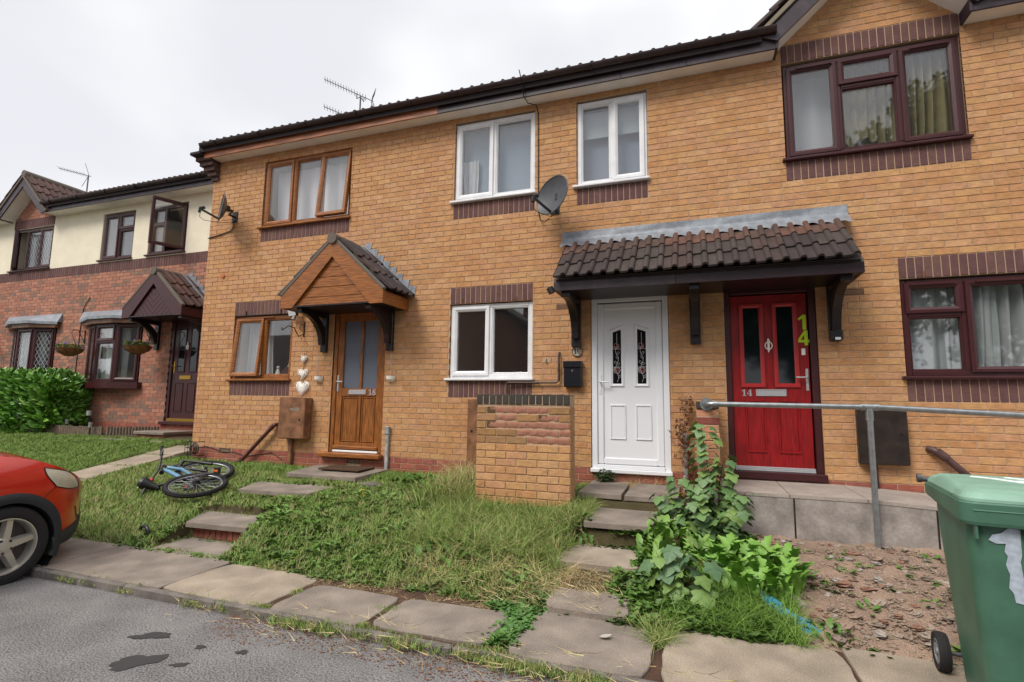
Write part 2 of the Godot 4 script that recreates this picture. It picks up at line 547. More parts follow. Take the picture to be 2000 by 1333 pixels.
# cols: [[share, [[share, kind], ...top to bottom]], ...]; kinds: «fixed», «sash», or a number of degrees by which a top-hung sash stands open, «side» for one swung wide open
func window(house: Node3D, x0: float, y0: float, x1: float, y1: float, zf: float, mat: Material, cols: Array, sill := true, label := "", leaded := false) -> MeshInstance3D:
	var fw := 0.055
	var b := MB.new()
	ring(b, x0, y0, x1, y1, fw, zf - 0.07, zf)
	var lights := []
	var x := x0
	var tot := 0.0
	for cdef in cols: tot += cdef[0]
	for ci in cols.size():
		var xe: float = x + (x1 - x0) * cols[ci][0] / tot
		if ci < cols.size() - 1: b.box(Vector3(xe - 0.03, y0 + fw, zf - 0.068), Vector3(xe + 0.03, y1 - fw, zf - 0.002), 0.006)
		var l := x + (fw if ci == 0 else 0.03)
		var r := xe - (fw if ci == cols.size() - 1 else 0.03)
		var rows: Array = cols[ci][1]
		var rt := 0.0
		for rw in rows: rt += rw[0]
		var y := y1
		for ri in rows.size():
			var ye: float = y - (y1 - y0) * rows[ri][0] / rt
			if ri < rows.size() - 1: b.box(Vector3(l, ye - 0.03, zf - 0.068), Vector3(r, ye + 0.03, zf - 0.003), 0.006)
			lights.append([l, ye + (fw if ri == rows.size() - 1 else 0.03), r, y - (fw if ri == 0 else 0.03), rows[ri][1]])
			y = ye
		x = xe
	var w := put(house, "window", b, mat)
	if label: tag(w, label)
	for q in lights:
		var g := MB.new()
		if q[4] is String and q[4] == "fixed":
			var bead := MB.new()
			bevel_ring(bead, q[0], q[1], q[2], q[3], 0.02, zf - 0.05, zf - 0.008)
			put(w, "glazing_bead", bead, mat)
			for o in [0.0, 0.018]: g.box(Vector3(q[0] + 0.012, q[1] + 0.012, zf - 0.042 - o), Vector3(q[2] - 0.012, q[3] - 0.012, zf - 0.038 - o))
			put(w, "pane", g, M.glass)
			if leaded: lattice(w, q[0] + 0.02, q[1] + 0.02, q[2] - 0.02, q[3] - 0.02, zf - 0.033, Transform3D())
			continue
		var t := Transform3D()
		var s := MB.new()
		var a := Vector3(q[0] - 0.022, q[1] - 0.022, 0)
		var e := Vector3(q[2] + 0.022, q[3] + 0.022, 0)
		if q[4] is float:   # hung at its head
			t = Transform3D(Basis(Vector3.RIGHT, -deg_to_rad(q[4])), Vector3(0, e.y, zf + 0.004))
		elif q[4] == "side":
			t = Transform3D(Basis(Vector3.UP, -deg_to_rad(30)), Vector3(a.x, e.y, zf + 0.01))
		elif q[4] == "sider":
			t = Transform3D(Basis(Vector3.UP, deg_to_rad(68)), Vector3(e.x, e.y, zf + 0.01))
		else:
			t = Transform3D(Basis(), Vector3(0, e.y, zf + 0.004))
		var ox := 0.0
		if q[4] is String and q[4] == "side": ox = a.x
		if q[4] is String and q[4] == "sider": ox = e.x
		bevel_ring(s, a.x - ox, a.y - e.y, e.x - ox, 0, 0.062, -0.05, 0.014)
		put(w, "sash", s, mat, t)
		for o in [0.0, 0.018]: g.box(Vector3(a.x - ox + 0.055, a.y - e.y + 0.055, -0.018 - o), Vector3(e.x - ox - 0.055, -0.055, -0.014 - o))
		put(w, "pane", g, M.glass, t)
		if leaded: lattice(w, a.x - ox + 0.06, a.y - e.y + 0.06, e.x - ox - 0.06, -0.06, -0.011, t)
	if sill:
		var k := MB.new()
		k.box(Vector3(x0 - 0.05, y0 - 0.036, zf - 0.06), Vector3(x1 + 0.03, y0 - 0.002, 0.055 if zf > -0.5 else zf + 0.085), 0.008)
		put(w, "sill", k, mat)
	return w

func lattice(w: Node, x0: float, y0: float, x1: float, y1: float, z: float, t: Transform3D):
	var b := MB.new()
	var sx := 0.1
	var k := 1.55
	var wd := x1 - x0
	var ht := y1 - y0
	for s in [1.0, -1.0]:
		for i in range(-30, 31):
			var p := []
			var c0 := i * sx   # x = c0 + s * (y / k)
			var ya := 0.0
			var yb := ht
			if s > 0:
				ya = maxf(0.0, -c0 * k); yb = minf(ht, (wd - c0) * k)
			else:
				ya = maxf(0.0, (c0 - wd) * k); yb = minf(ht, c0 * k)
			if yb - ya > 0.02:
				p = [Vector3(x0 + c0 + s * ya / k, y0 + ya, z), Vector3(x0 + c0 + s * yb / k, y0 + yb, z)]
				b.bar(p[0], p[1], 0.006, 0.003, Vector3.BACK)
	put(w, "leading", b, M.lead_came, t)

func drape(w: Node, called: String, x0: float, y0: float, x1: float, y1: float, z: float, k: Color, folds := 9.0, amp := 0.03, sd := 1.0, lift := 0.0):   # hanging cloth in soft folds
	var b := MB.new()
	b.col = k
	var f := func(s: float, t: float) -> Vector3:
		var ph := s * folds * TAU + sin(s * 7.0 + sd) * 1.7
		var a := amp * (0.5 + 0.5 * sin(s * 5.0 + sd * 2.0)) + amp * 0.4
		var sway := sin(t * 2.2 + s * 4.0 + sd) * 0.03 * (1.0 - t)
		return Vector3(lerpf(x0, x1, s) + sway, lerpf(y0 + lift * maxf(0.0, sin(s * PI)), y1, t), z + a * sin(ph + (1.0 - t) * sin(sd * 3.0 + s * 9.0) * 0.9) - 0.02 * (1.0 - t))
	b.grid(int(folds * 12), 10, f)
	put(w, called, b, M.cloth)

# ---------------------------------------------------------------- roof tiles
func roll_height(x: float) -> float:   # two rolls in 0.3 m
	var d := absf(fposmod(x, 0.15) - 0.118)
	return 0.034 * sqrt(maxf(0.0, 1.0 - pow(d / 0.034, 2.0))) if d < 0.034 else 0.004 * cos(d * 20.0)

func tile_shape(k: Color, long: float) -> ArrayMesh:
	var b := MB.new()
	b.col = k
	var xs := []
	for i in 33: xs.append(0.3 * i / 32.0)
	for i in 32:
		var p := Vector3(xs[i], roll_height(xs[i]), 0)
		var q := Vector3(xs[i + 1], roll_height(xs[i + 1]), 0)
		if i == 31: q.y = 0.0
		var dz := Vector3(0, 0, long)
		var up := Vector3(0, 0.018, 0)
		var na := Vector3(-(roll_height(xs[i] + 0.002) - roll_height(xs[i] - 0.002)) / 0.004, 1, 0).normalized()
		var nb := Vector3(-(roll_height(xs[i + 1] + 0.002) - roll_height(xs[i + 1] - 0.002)) / 0.004, 1, 0).normalized()
		b.tri3(p + up, p + up + dz, q + up + dz, na, na, nb)
		b.tri3(p + up, q + up + dz, q + up, na, nb, nb)
		b.quad(p + dz - up * 0.3, q + dz - up * 0.3, q + up + dz, p + up + dz)
		b.quad(p, q, q + dz, p + dz)
	b.quad(Vector3(0, 0, 0), Vector3(0, 0, long), Vector3(0, 0.022, long), Vector3(0, 0.022, 0))
	b.quad(Vector3(0.3, 0, long), Vector3(0.3, 0, 0), Vector3(0.3, 0.018, 0), Vector3(0.3, 0.018, long))
	return b.mesh()

# rows of tiles on a slope: at = the lower left corner at the eaves, along = the unit direction of the eaves, up = the unit direction up the slope
func tiles(parent: Node, at: Vector3, along: Vector3, up: Vector3, wide: int, rows: int, gauge: float, tones: Array, single := true, cut := 9.0):
	var nrm := up.cross(along).normalized()
	if nrm.y < 0: nrm = -nrm
	var flip := along.cross(nrm).dot(-up) < 0
	var kinds := []
	for k in tones: kinds.append(tile_shape(k, gauge + 0.07))
	var all := MB.new()
	for r in rows:
		for i in wide:
			var tl := 0.065
			var dn := (-up * cos(tl) + nrm * sin(tl)).normalized()
			var ny := (nrm * cos(tl) + up * sin(tl)).normalized()
			var bas := Basis(along, ny, dn)
			if flip: bas = Basis(-along, ny, dn)
			var o := at + along * 0.3 * i + up * (gauge * r + gauge + 0.07) + nrm * 0.004 * R.randf()
			if flip: o += along * 0.3
			o += along * R.randf_range(-0.002, 0.002)
			var m: ArrayMesh = kinds[R.randi() % kinds.size()]
			if single:
				put(parent, "tile", m, M.tile, Transform3D(bas, o - (base[parent] if base.has(parent) else Vector3.ZERO)))
			else:
				var a := m.surface_get_arrays(0)
				var tf := Transform3D(bas, o)
				for j in a[Mesh.ARRAY_VERTEX].size():
					all.v.append(tf * a[Mesh.ARRAY_VERTEX][j])
					all.n.append(bas * a[Mesh.ARRAY_NORMAL][j])
					all.u.append(Vector2.ZERO)
					all.c.append(a[Mesh.ARRAY_COLOR][j])
	if not single: tag(put(parent, "tiling", all, M.tile), "", "", "", "stuff")
# ---------------------------------------------------------------- houses
var ORANGE := [lin(209, 156, 106), lin(210, 160, 114), lin(204, 150, 101), lin(209, 157, 116), lin(215, 167, 121), lin(206, 153, 107), lin(211, 162, 111)]
var BROWNB := [lin(116, 82, 78), lin(110, 76, 74), lin(120, 87, 82), lin(108, 76, 76)]
var REDB := [lin(172, 98, 80), lin(164, 92, 78), lin(178, 106, 86), lin(166, 100, 88)]
var MIXEDB := [lin(188, 128, 104), lin(182, 121, 99), lin(193, 134, 110), lin(154, 120, 102), lin(146, 117, 102), lin(180, 125, 105), lin(173, 118, 99), lin(196, 138, 114)]
var TILES := [lin(78, 62, 60), lin(88, 68, 63), lin(70, 58, 58), lin(84, 72, 68)]
var TILES_OLD := [lin(122, 84, 70), lin(112, 82, 72), lin(98, 76, 68)]
var TILES_RED := [lin(92, 56, 48), lin(84, 52, 46), lin(100, 62, 52)]
const ALONG_Z := Basis(Vector3(0, 0, 1), Vector3(0, 1, 0), Vector3(-1, 0, 0))   # an outline in (z, y), drawn out towards -x

func side_prism(b: MB, poly: Array, x0: float, x1: float):
	var keep := b.T
	b.T = keep * Transform3D(ALONG_Z, Vector3.ZERO)
	b.prism(PackedVector2Array(poly), -x1, -x0)
	b.T = keep

func interior(h: Node3D, x0: float, x1: float, y: float, zf: float, hollow := true):   # floors, ceilings, party and back walls
	var b := MB.new()
	b.box(Vector3(x0, y - 0.6, zf - 6.2), Vector3(x1, y + 5.1, zf - 6.0))
	b.box(Vector3(x0, y - 0.6, zf - 6.0), Vector3(x0 + 0.08, y + 5.1, zf - 0.3))
	b.box(Vector3(x1 - 0.08, y - 0.6, zf - 6.0), Vector3(x1, y + 5.1, zf - 0.3))
	b.box(Vector3(x0 + 0.08, y + 2.38, zf - 6.0), Vector3(x1 - 0.08, y + 2.6, zf - 0.3))
	b.box(Vector3(x0 + 0.08, y + 4.86, zf - 6.0), Vector3(x1 - 0.08, y + 4.96, zf - 0.3))
	put(h, "inner_wall", b, M.plaster)
	var f := MB.new()
	f.box(Vector3(x0 + 0.08, y - 0.15, zf - 6.0), Vector3(x1 - 0.08, y - 0.001, zf - 0.3))
	put(h, "inner_floor", f, M.floorboard)

func eave(h: Node3D, x0: float, x1: float, y: float, z: float, fascia: Material, deep := 0.22, gut := true, called := "fascia"):
	var s := MB.new()
	s.box(Vector3(x0, y, z - 0.01), Vector3(x1, y + 0.012, z + deep - 0.018))
	put(h, "soffit", s, M.soffit)
	var f := MB.new()
	f.box(Vector3(x0, y - 0.012, z + deep - 0.018), Vector3(x1, y + 0.19, z + deep + 0.004), 0.004)
	put(h, called, f, fascia)
	if not gut: return
	var g := MB.new()
	gutter_shape(g, x0, x1, y + 0.2, z + deep + 0.066)
	var gm := put(h, "gutter", g, M.gutter)
	var x := x0 + 0.35
	while x < x1:
		var c := MB.new()
		var arc := []
		for i in 9: arc.append(Vector3(x, y + 0.2 - 0.061 * sin(PI * i / 8.0), z + deep + 0.066 + 0.061 * cos(PI * i / 8.0)))
		for i in 8: c.bar(arc[i], arc[i + 1], 0.035 if int(x * 10) % 2 == 0 else 0.02, 0.004, Vector3.RIGHT)
		put(gm, "bracket", c, M.gutter)
		x += 0.92

func gutter_shape(g: MB, x0: float, x1: float, y: float, z: float, r := 0.058):
	var f := func(s: float, t: float, rr: float) -> Vector3:
		var a := PI * t
		return Vector3(lerpf(x0, x1, s), y - rr * sin(a), z + rr * cos(a))
	g.grid(1, 10, func(s: float, t: float): return f.call(1.0 - s, t, r))
	g.grid(1, 10, func(s: float, t: float): return f.call(s, t, r - 0.004))
	g.tube([Vector3(x0, y, z + r - 0.002), Vector3(x1, y, z + r - 0.002)], 0.005, 6)
	for x in [x0, x1]:
		for i in 10: g.tri(Vector3(x, y, z), f.call(0.0 if x == x0 else 1.0, i / 10.0, r), f.call(0.0 if x == x0 else 1.0, (i + 1) / 10.0, r))

func main_roof(h: Node3D, x0: float, x1: float, y: float, z: float, tones: Array, rows := 3, pitch := 23.0, run := 3.9):   # y, z: the eaves
	var up := Vector3(0, sin(deg_to_rad(pitch)), -cos(deg_to_rad(pitch)))
	var top := run * tan(deg_to_rad(pitch))
	var b := MB.new()
	side_prism(b, [Vector2(z, y - 0.03), Vector2(z - run, y + top - 0.03), Vector2(z - run * 2, y - 0.03), Vector2(z - run * 2, y - 0.15), Vector2(z - run, y + top - 0.15), Vector2(z, y - 0.15)], x0, x1)
	var r := put(h, "roof", b, M.tile_under)
	tiles(r, Vector3(x0, y - 0.045, z + 0.0), Vector3.RIGHT, up, int((x1 - x0) / 0.3), rows, 0.3, tones, false)
	var c := MB.new()
	c.tube([Vector3(x0, y + top, z - run), Vector3(x1, y + top, z - run)], 0.11, 10)
	put(r, "ridge", c, M.tile_under)
	var rest := MB.new()
	var k: Color = tones[0]
	rest.col = k
	var a := Vector3(0, y + 0.015, z) + up * (rows * 0.3 - 0.05)
	rest.quad(Vector3(x0, a.y, a.z), Vector3(x1, a.y, a.z), Vector3(x1, y + top + 0.02, z - run), Vector3(x0, y + top + 0.02, z - run))
	put(r, "upper_slope", rest, M.tile)

func air_brick(h: Node3D, x: float, y: float, z: float, k: String, w := 0.215, hh := 0.065):
	var b := MB.new()
	b.box(Vector3(x, y, z - 0.03), Vector3(x + w, y + hh, z - 0.012))
	var n := int(w / 0.024) if hh > w * 0.25 else 0
	ring(b, x, y, x + w, y + hh, 0.006, z - 0.03, z + 0.001, 0.0)
	if k == "slots":
		for i in 4: b.box(Vector3(x + 0.006, y + 0.008 + i * hh / 4.4, z - 0.014), Vector3(x + w - 0.006, y + 0.014 + i * hh / 4.4, z - 0.001))
	else:
		for i in 9: b.box(Vector3(x + 0.006 + (w - 0.012) * i / 9.0, y + 0.006, z - 0.014), Vector3(x + 0.012 + (w - 0.012) * i / 9.0, y + hh - 0.006, z - 0.001))
	put(h, "air_brick", b, M.meter_brown if k != "dark" else M.meter_dark)


func door_base(h: Node3D, x0: float, y0: float, x1: float, y1: float, w: float, leaf: MB, leaf_mat: Material, frame_mat: Material, label: String) -> MeshInstance3D:
	var d := put(h, "door", leaf, leaf_mat)
	tag(d, label)
	var f := MB.new()
	f.box(Vector3(x0, y0, -0.11), Vector3(x0 + w, y1, -0.012), 0.006)
	f.box(Vector3(x1 - w, y0, -0.11), Vector3(x1, y1, -0.012), 0.006)
	f.box(Vector3(x0 + w, y1 - w, -0.11), Vector3(x1 - w, y1, -0.013), 0.006)
	put(d, "door_frame", f, frame_mat)
	return d

func lever(d: Node, x: float, y: float, z: float, to: float, mat: Material, plate := 0.24):
	var b := MB.new()
	b.box(Vector3(x - 0.014, y - plate * 0.6, z), Vector3(x + 0.014, y + plate * 0.4, z + 0.008), 0.004)
	b.tube([Vector3(x, y, z), Vector3(x, y, z + 0.045), Vector3(x + to * 0.02, y, z + 0.055), Vector3(x + to * 0.115, y, z + 0.055)], 0.009, 8)
	b.tube([Vector3(x, y - plate * 0.38, z), Vector3(x, y - plate * 0.38, z + 0.013)], 0.011, 10)
	put(d, "handle", b, mat)

func numerals(d: Node, txt: String, x: float, y: float, z: float, size: float, mat: Material, font: String, bold := true, deep := 0.006, called := "number"):
	var t := TextMesh.new()
	var f := SystemFont.new()
	f.font_names = PackedStringArray([font])
	f.font_weight = 700 if bold else 400
	t.font = f
	t.text = txt
	t.font_size = 64
	t.pixel_size = size / 46.0
	t.depth = deep
	put(d, called, t, mat, Vector3(x, y, z) if not base.has(d) else Vector3(x, y, z) - base[d])

func panel(d: Node, x0: float, y0: float, x1: float, y1: float, z: float, mat: Material, called := "panel", w := 0.022):
	var b := MB.new()
	bevel_ring(b, x0, y0, x1, y1, w, z - 0.004, z + 0.012)
	b.box(Vector3(x0 + w, y0 + w, z - 0.004), Vector3(x1 - w, y1 - w, z + 0.003))
	put(d, called, b, mat)

func house_18():
	var P := Vector3(-2.4, -0.3, 0)
	var h := thing("terraced_house", P, "orange brick terraced house with brown window frames and oak front door under a gabled porch", "house", "orange brick terrace")
	var wins := [[-3.43, 3.525, -1.72, 4.68], [-3.845, 1.05, -2.655, 2.1], [-1.885, -0.02, -0.99, 2.1]]
	var sold := [[-3.425, 3.3, -1.715, 3.525], [-3.845, 0.825, -2.655, 1.05], [-3.845, 2.1, -2.655, 2.325]]
	wall_core(h, -4.55, -0.17, -0.6, 4.86, wins, -0.3, -0.006, M.mortar)
	brick_wall(h, -4.55, -0.17, 0.0, 4.8, wins + sold, 0.0, ORANGE, M.mortar, "brick", 300, null, 0.0, Vector2i(0, 1))
	brick_wall(h, -4.55, -0.17, -0.375, 0.0, wins + [[-3.95, -0.075, -3.72, 0.0], [-1.55, -0.12, -1.32, -0.045]], 0.0, REDB, M.mortar_red, "plinth_brick", 200)
	for s in sold: soldiers(h, s[0], s[2], s[1], 0.0, BROWNB)
	air_brick(h, -3.945, -0.07, 0.0, "dark")
	air_brick(h, -1.545, -0.115, 0.0, "dark")
	interior(h, -4.55, -0.17, 0.0, 0.0)
	var side := MB.new()
	side.box(Vector3(-4.553, -0.6, -7.0), Vector3(-4.25, 4.86, -0.29))
	put(h, "side_wall", side, M.mortar)
	eave(h, -4.55, -0.15, 4.8, 0.0, M.fascia_oak)
	main_roof(h, -4.62, -0.17, 5.03, 0.27, TILES_RED)
	var cb := MB.new()
	for i in 5:   # corbelled kneeler at the corner
		cb.col = jit(lin(100, 78, 72), 0.1)
		cb.box(Vector3(-4.57 - 0.045 * i, 4.47 + 0.075 * i, -0.3), Vector3(-4.42, 4.535 + 0.075 * i, 0.035 + 0.045 * i), 0.004)
	put(h, "corbel", cb, M.brick)
	var vg := MB.new()
	vg.box(Vector3(-4.79, 4.845, -0.3), Vector3(-4.552, 4.9, 0.3), 0.01)
	put(h, "kneeler_cap", vg, M.tile_under)
	# upstairs window with three lights, the right one ajar
	var w := window(h, -3.425, 3.545, -1.72, 4.66, -0.03, M.pvc_oakh, [[1.0, [[1.0, "sash"]]], [0.93, [[1.0, "fixed"]]], [1.0, [[1.0, 5.5]]]], true, "brown upstairs window with its right light ajar")
	drape(w, "net_curtain", -3.36, 3.6, -1.78, 4.55, -0.24, lin(240, 244, 250), 5.0, 0.015, 2.0)
	var w2 := window(h, -3.84, 1.09, -2.66, 2.085, -0.03, M.pvc_oakh, [[1.0, [[1.0, 5.0]]], [0.98, [[1.0, "fixed"]]]], true, "brown downstairs window with its left light ajar")
	drape(w2, "net_curtain", -3.8, 1.12, -3.3, 2.0, -0.26, lin(205, 212, 216), 5.0, 0.02, 4.0)
	var v := MB.new()
	v.box(Vector3(-3.55, 2.05, -0.024), Vector3(-3.05, 2.066, -0.004), 0.003)
	put(w2, "trickle_vent", v, M.pvc_oakh)
	var ld := MB.new()
	ld.tube([Vector3(-3.84, 2.1, 0.004), Vector3(-2.66, 2.1, 0.004)], 0.006, 6)
	for x in [-3.6, -2.9]: ld.tube([Vector3(x, 2.1, 0.008), Vector3(x, 2.17, 0.008)], 0.007, 6)
	put(w2, "weep_trim", ld, M.cable)
	# front door
	var lf := MB.new()
	var z := -0.03
	lf.box(Vector3(-1.815, 0.07, z - 0.05), Vector3(-1.715, 2.03, z), 0.004)
	lf.box(Vector3(-1.135, 0.07, z - 0.05), Vector3(-1.06, 2.03, z), 0.004)
	lf.box(Vector3(-1.43, 0.07, z - 0.05), Vector3(-1.385, 2.03, z - 0.001), 0.004)
	lf.box(Vector3(-1.715, 1.93, z - 0.05), Vector3(-1.135, 2.03, z - 0.002), 0.004)
	lf.box(Vector3(-1.715, 0.83, z - 0.05), Vector3(-1.135, 0.945, z - 0.002), 0.004)
	lf.box(Vector3(-1.715, 0.07, z - 0.05), Vector3(-1.135, 0.17, z - 0.002), 0.004)
	lf.box(Vector3(-1.715, 0.17, z - 0.04), Vector3(-1.135, 0.83, z - 0.022))
	var d := door_base(h, -1.875, 0.03, -0.995, 2.085, 0.06, lf, M.pvc_oak, M.pvc_oak, "oak-coloured front door with two tall obscured panes")
	for q in [[-1.715, 0.945, -1.43, 1.93], [-1.385, 0.945, -1.135, 1.93]]:
		var g := MB.new()
		g.box(Vector3(q[0], q[1], z - 0.034), Vector3(q[2], q[3], z - 0.026))
		put(d, "pane", g, M.glass_obscure)
	for q in [[-1.715, 0.17, -1.43, 0.83], [-1.385, 0.17, -1.135, 0.83]]: panel(d, q[0] + 0.012, q[1] + 0.012, q[2] - 0.012, q[3] - 0.012, z - 0.018, M.pvc_oak)
	var lb := MB.new()
	lb.box(Vector3(-1.595, 0.855, z), Vector3(-1.3, 0.925, z + 0.014), 0.005)
	put(d, "letter_plate", lb, M.silver)
	numerals(d, "18", -1.195, 0.888, z + 0.004, 0.085, M.silver, "Droid Serif")
	lever(d, -1.79, 1.04, z, 1.0, M.silver)
	var th := MB.new()
	th.box(Vector3(-1.815, 0.075, z - 0.002), Vector3(-1.06, 0.125, z + 0.035), 0.01)
	put(d, "weather_bar", th, M.pvc_oakh)
	var t2 := MB.new()
	t2.box(Vector3(-1.815, 0.032, z - 0.04), Vector3(-1.06, 0.062, z + 0.028), 0.006)
	put(d, "threshold", t2, M.white_paint)
	var cl := MB.new()
	cl.box(Vector3(-2.0, -0.035, -0.1), Vector3(-0.96, 0.028, 0.1), 0.01)
	put(d, "door_sill", cl, M.pvc_oakh)
	gable_canopy(h, -1.47, 2.045, 0.835, 0.76, 0.0, 0.65, M.pvc_oakh, TILES, true, [-2.03, -0.9], M.black_paint)

func bracket(p: Node, x: float, yb: float, yt: float, z0: float, z1: float, mat: Material, w := 0.1):
	var b := MB.new()
	b.box(Vector3(x - w / 2, yb, z0), Vector3(x + w / 2, yt, z0 + 0.055), 0.006)
	b.box(Vector3(x - w / 2 + 0.004, yt - 0.07, z0 + 0.05), Vector3(x + w / 2 - 0.004, yt, z1), 0.006)
	var pt := []
	for i in 11:
		var a := PI / 2 * i / 10.0
		pt.append(Vector2(z1 - 0.09 - (z1 - 0.09 - z0 - 0.06) * cos(a), yb + 0.13 + (yt - 0.04 - yb - 0.13) * sin(a)))
	var poly := []
	for i in 11: poly.append(pt[i] + Vector2(0.055, -0.03))
	for i in range(10, -1, -1): poly.append(pt[i] + Vector2(-0.035, 0.03))
	side_prism(b, poly, x - w * 0.36, x + w * 0.36)
	put(p, "bracket", b, mat)

func gable_canopy(h: Node3D, cx: float, yb: float, half: float, rise: float, zw: float, zf: float, board: Material, tones: Array, level_boards: bool, legs: Array, leg_mat: Material, foot := 0.17):
	var soff := MB.new()
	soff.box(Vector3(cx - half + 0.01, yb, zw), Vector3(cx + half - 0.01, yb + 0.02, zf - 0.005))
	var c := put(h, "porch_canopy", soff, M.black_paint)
	var sl := rise / half
	# barge boards
	for s in [-1.0, 1.0]:
		var b := MB.new()
		var p := [Vector2(cx + s * half, yb - 0.008), Vector2(cx + s * half, yb + foot), Vector2(cx, yb + foot + rise), Vector2(cx, yb + foot + rise - 0.25), Vector2(cx + s * (half - 0.2), yb - 0.008)]
		b.prism(PackedVector2Array(p), zf - 0.024, zf + (0.001 if s > 0 else 0.0))
		put(c, "barge_board", b, board)
		var f := MB.new()
		f.box(Vector3(cx + s * half - (0.02 if s > 0 else 0.0), yb - 0.008, zw), Vector3(cx + s * half + (0.0 if s > 0 else 0.02), yb + foot - 0.01, zf - 0.025), 0.003)
		put(c, "side_fascia", f, board)
	# infill boards
	var top := foot + rise - 0.25
	if level_boards:
		var n := 5
		for i in n:
			var y0 := yb + top * i / n
			var y1 := yb + top * (i + 1) / n - 0.008
			var hw := func(y: float) -> float: return (half - 0.19) * (1.0 - (y - yb) / top) + 0.01
			var b := MB.new()
			b.prism(PackedVector2Array([Vector2(cx - hw.call(y0), y0), Vector2(cx + hw.call(y0), y0), Vector2(cx + maxf(hw.call(y1), 0.004), y1), Vector2(cx - maxf(hw.call(y1), 0.004), y1)]), zf - 0.06, zf - 0.035 - 0.002 * (i % 2))
			put(c, "board", b, board)
	else:
		for i in 12:   # chevron boards
			for s in [-1.0, 1.0]:
				var o := 0.09 * i
				var tri := PackedVector2Array([Vector2(cx, yb), Vector2(cx + s * (half - 0.19), yb), Vector2(cx, yb + top)])
				var a0 := Vector2(cx, yb + o * 1.3)
				var strip := PackedVector2Array([Vector2(cx, yb - 0.9 + o * 1.32), Vector2(cx + s, yb - 0.9 + o * 1.32 + 0.95), Vector2(cx + s, yb - 0.79 + o * 1.32 + 0.95), Vector2(cx, yb - 0.79 + o * 1.32)])
				for q in Geometry2D.intersect_polygons(tri, strip):
					var b := MB.new()
					b.prism(q, zf - 0.06, zf - 0.035)
					put(c, "board", b, board)
	var bk := MB.new()
	bk.prism(PackedVector2Array([Vector2(cx - half + 0.16, yb + 0.022), Vector2(cx + half - 0.16, yb + 0.022), Vector2(cx, yb + top + 0.01)]), zf - 0.085, zf - 0.063)
	put(c, "back_board", bk, M.black_paint)
	# roof
	for s in [-1.0, 1.0]:
		var along := Vector3(0, 0, 1) if s > 0 else Vector3(0, 0, 1)
		var up := Vector3(-s * half, rise, 0).normalized()
		var nrm := Vector3(s * rise, half, 0).normalized()
		var e := Vector3(cx + s * (half + 0.05), yb + foot - 0.03, zw + 0.02)
		var l := sqrt(half * half + rise * rise) + 0.05
		tiles(c, e + nrm * 0.02, along, up, 2, 3, (l - 0.1) / 3.0, tones)
		var bed := MB.new()
		bed.bar(Vector3(cx + s * half, yb + foot, zf - 0.03) + nrm * 0.012, Vector3(cx, yb + foot + rise, zf - 0.03) + nrm * 0.012, 0.075, 0.045, nrm, 0.008)
		put(c, "mortar_verge", bed, M.verge)
		# stepped lead against the wall
		var lead := MB.new()
		lead.bar(e + nrm * 0.065 + Vector3(0, 0, 0.07), e + up * l + nrm * 0.065 + Vector3(0, 0, 0.07), 0.17, 0.006, nrm)
		var st := 8
		for i in st:
			var a := e + up * l * i / st + nrm * 0.05
			var d := e + up * l * (i + 1) / st + nrm * 0.05
			var t := PackedVector2Array([Vector2(a.x, a.y), Vector2(d.x, d.y), Vector2(d.x + s * 0.02, d.y + 0.075), Vector2(a.x + s * 0.03, d.y + 0.065)])
			lead.prism(t, zw + 0.002, zw + 0.008)
		put(c, "lead_flashing", lead, M.lead)
	var rd := MB.new()
	var ry := yb + foot + rise + 0.0
	for i in 2:
		rd.tube([Vector3(cx, ry, zw + 0.02 + (zf - zw) * i / 2.0), Vector3(cx, ry, zw + 0.03 + (zf - zw) * (i + 1) / 2.0)], [0.07, 0.076], 14)
	put(c, "ridge_tile", rd, M.verge)
	for x in legs: bracket(c, x, yb - 0.57, yb + 0.005, zw + 0.004, zf - 0.06, leg_mat)

func white_windows(h: Node3D):
	var w := window(h, 0.035, 3.56, 1.215, 4.705, -0.03, M.pvc_white, [[0.97, [[1.0, "sash"]]], [1.0, [[1.0, "fixed"]]]], true, "wider white upstairs window")
	var bl := MB.new()
	bl.col = lin(150, 168, 186)
	bl.box(Vector3(0.62, 3.5, -0.2), Vector3(1.2, 4.64, -0.196))
	bl.box(Vector3(0.09, 3.5, -0.2), Vector3(0.62, 4.64, -0.197))
	put(w, "blind", bl, M.cloth)
	drape(w, "curtain", 0.1, 3.5, 0.34, 4.2, -0.16, lin(215, 220, 224), 3.0, 0.02, 1.0)
	var w2 := window(h, 1.79, 3.56, 2.68, 4.705, -0.03, M.pvc_white, [[1.05, [[1.0, "fixed"]]], [1.0, [[1.0, "sash"]]]], true, "narrower white upstairs window with a blind half down")
	var b2 := MB.new()
	b2.col = lin(190, 204, 212)
	b2.box(Vector3(1.83, 4.26, -0.17), Vector3(2.64, 4.62, -0.166))
	put(w2, "roller_blind", b2, M.cloth)
	var b3 := MB.new()
	b3.col = lin(142, 156, 178)
	b3.box(Vector3(1.83, 3.5, -0.26), Vector3(2.64, 4.7, -0.256))
	put(w2, "net", b3, M.cloth)
	var w3 := window(h, 0.025, 1.085, 1.2, 2.085, -0.03, M.pvc_white, [[0.96, [[1.0, "sash"]]], [1.0, [[1.0, "fixed"]]]], true, "white downstairs window")
	var ld := MB.new()
	ld.box(Vector3(0.02, 2.092, -0.02), Vector3(1.2, 2.1, 0.006))
	for x in [0.2, 0.97]: ld.tube([Vector3(x, 2.1, 0.008), Vector3(x, 2.17, 0.008)], 0.008, 6)
	put(w3, "weep_trim", ld, M.meter_brown)

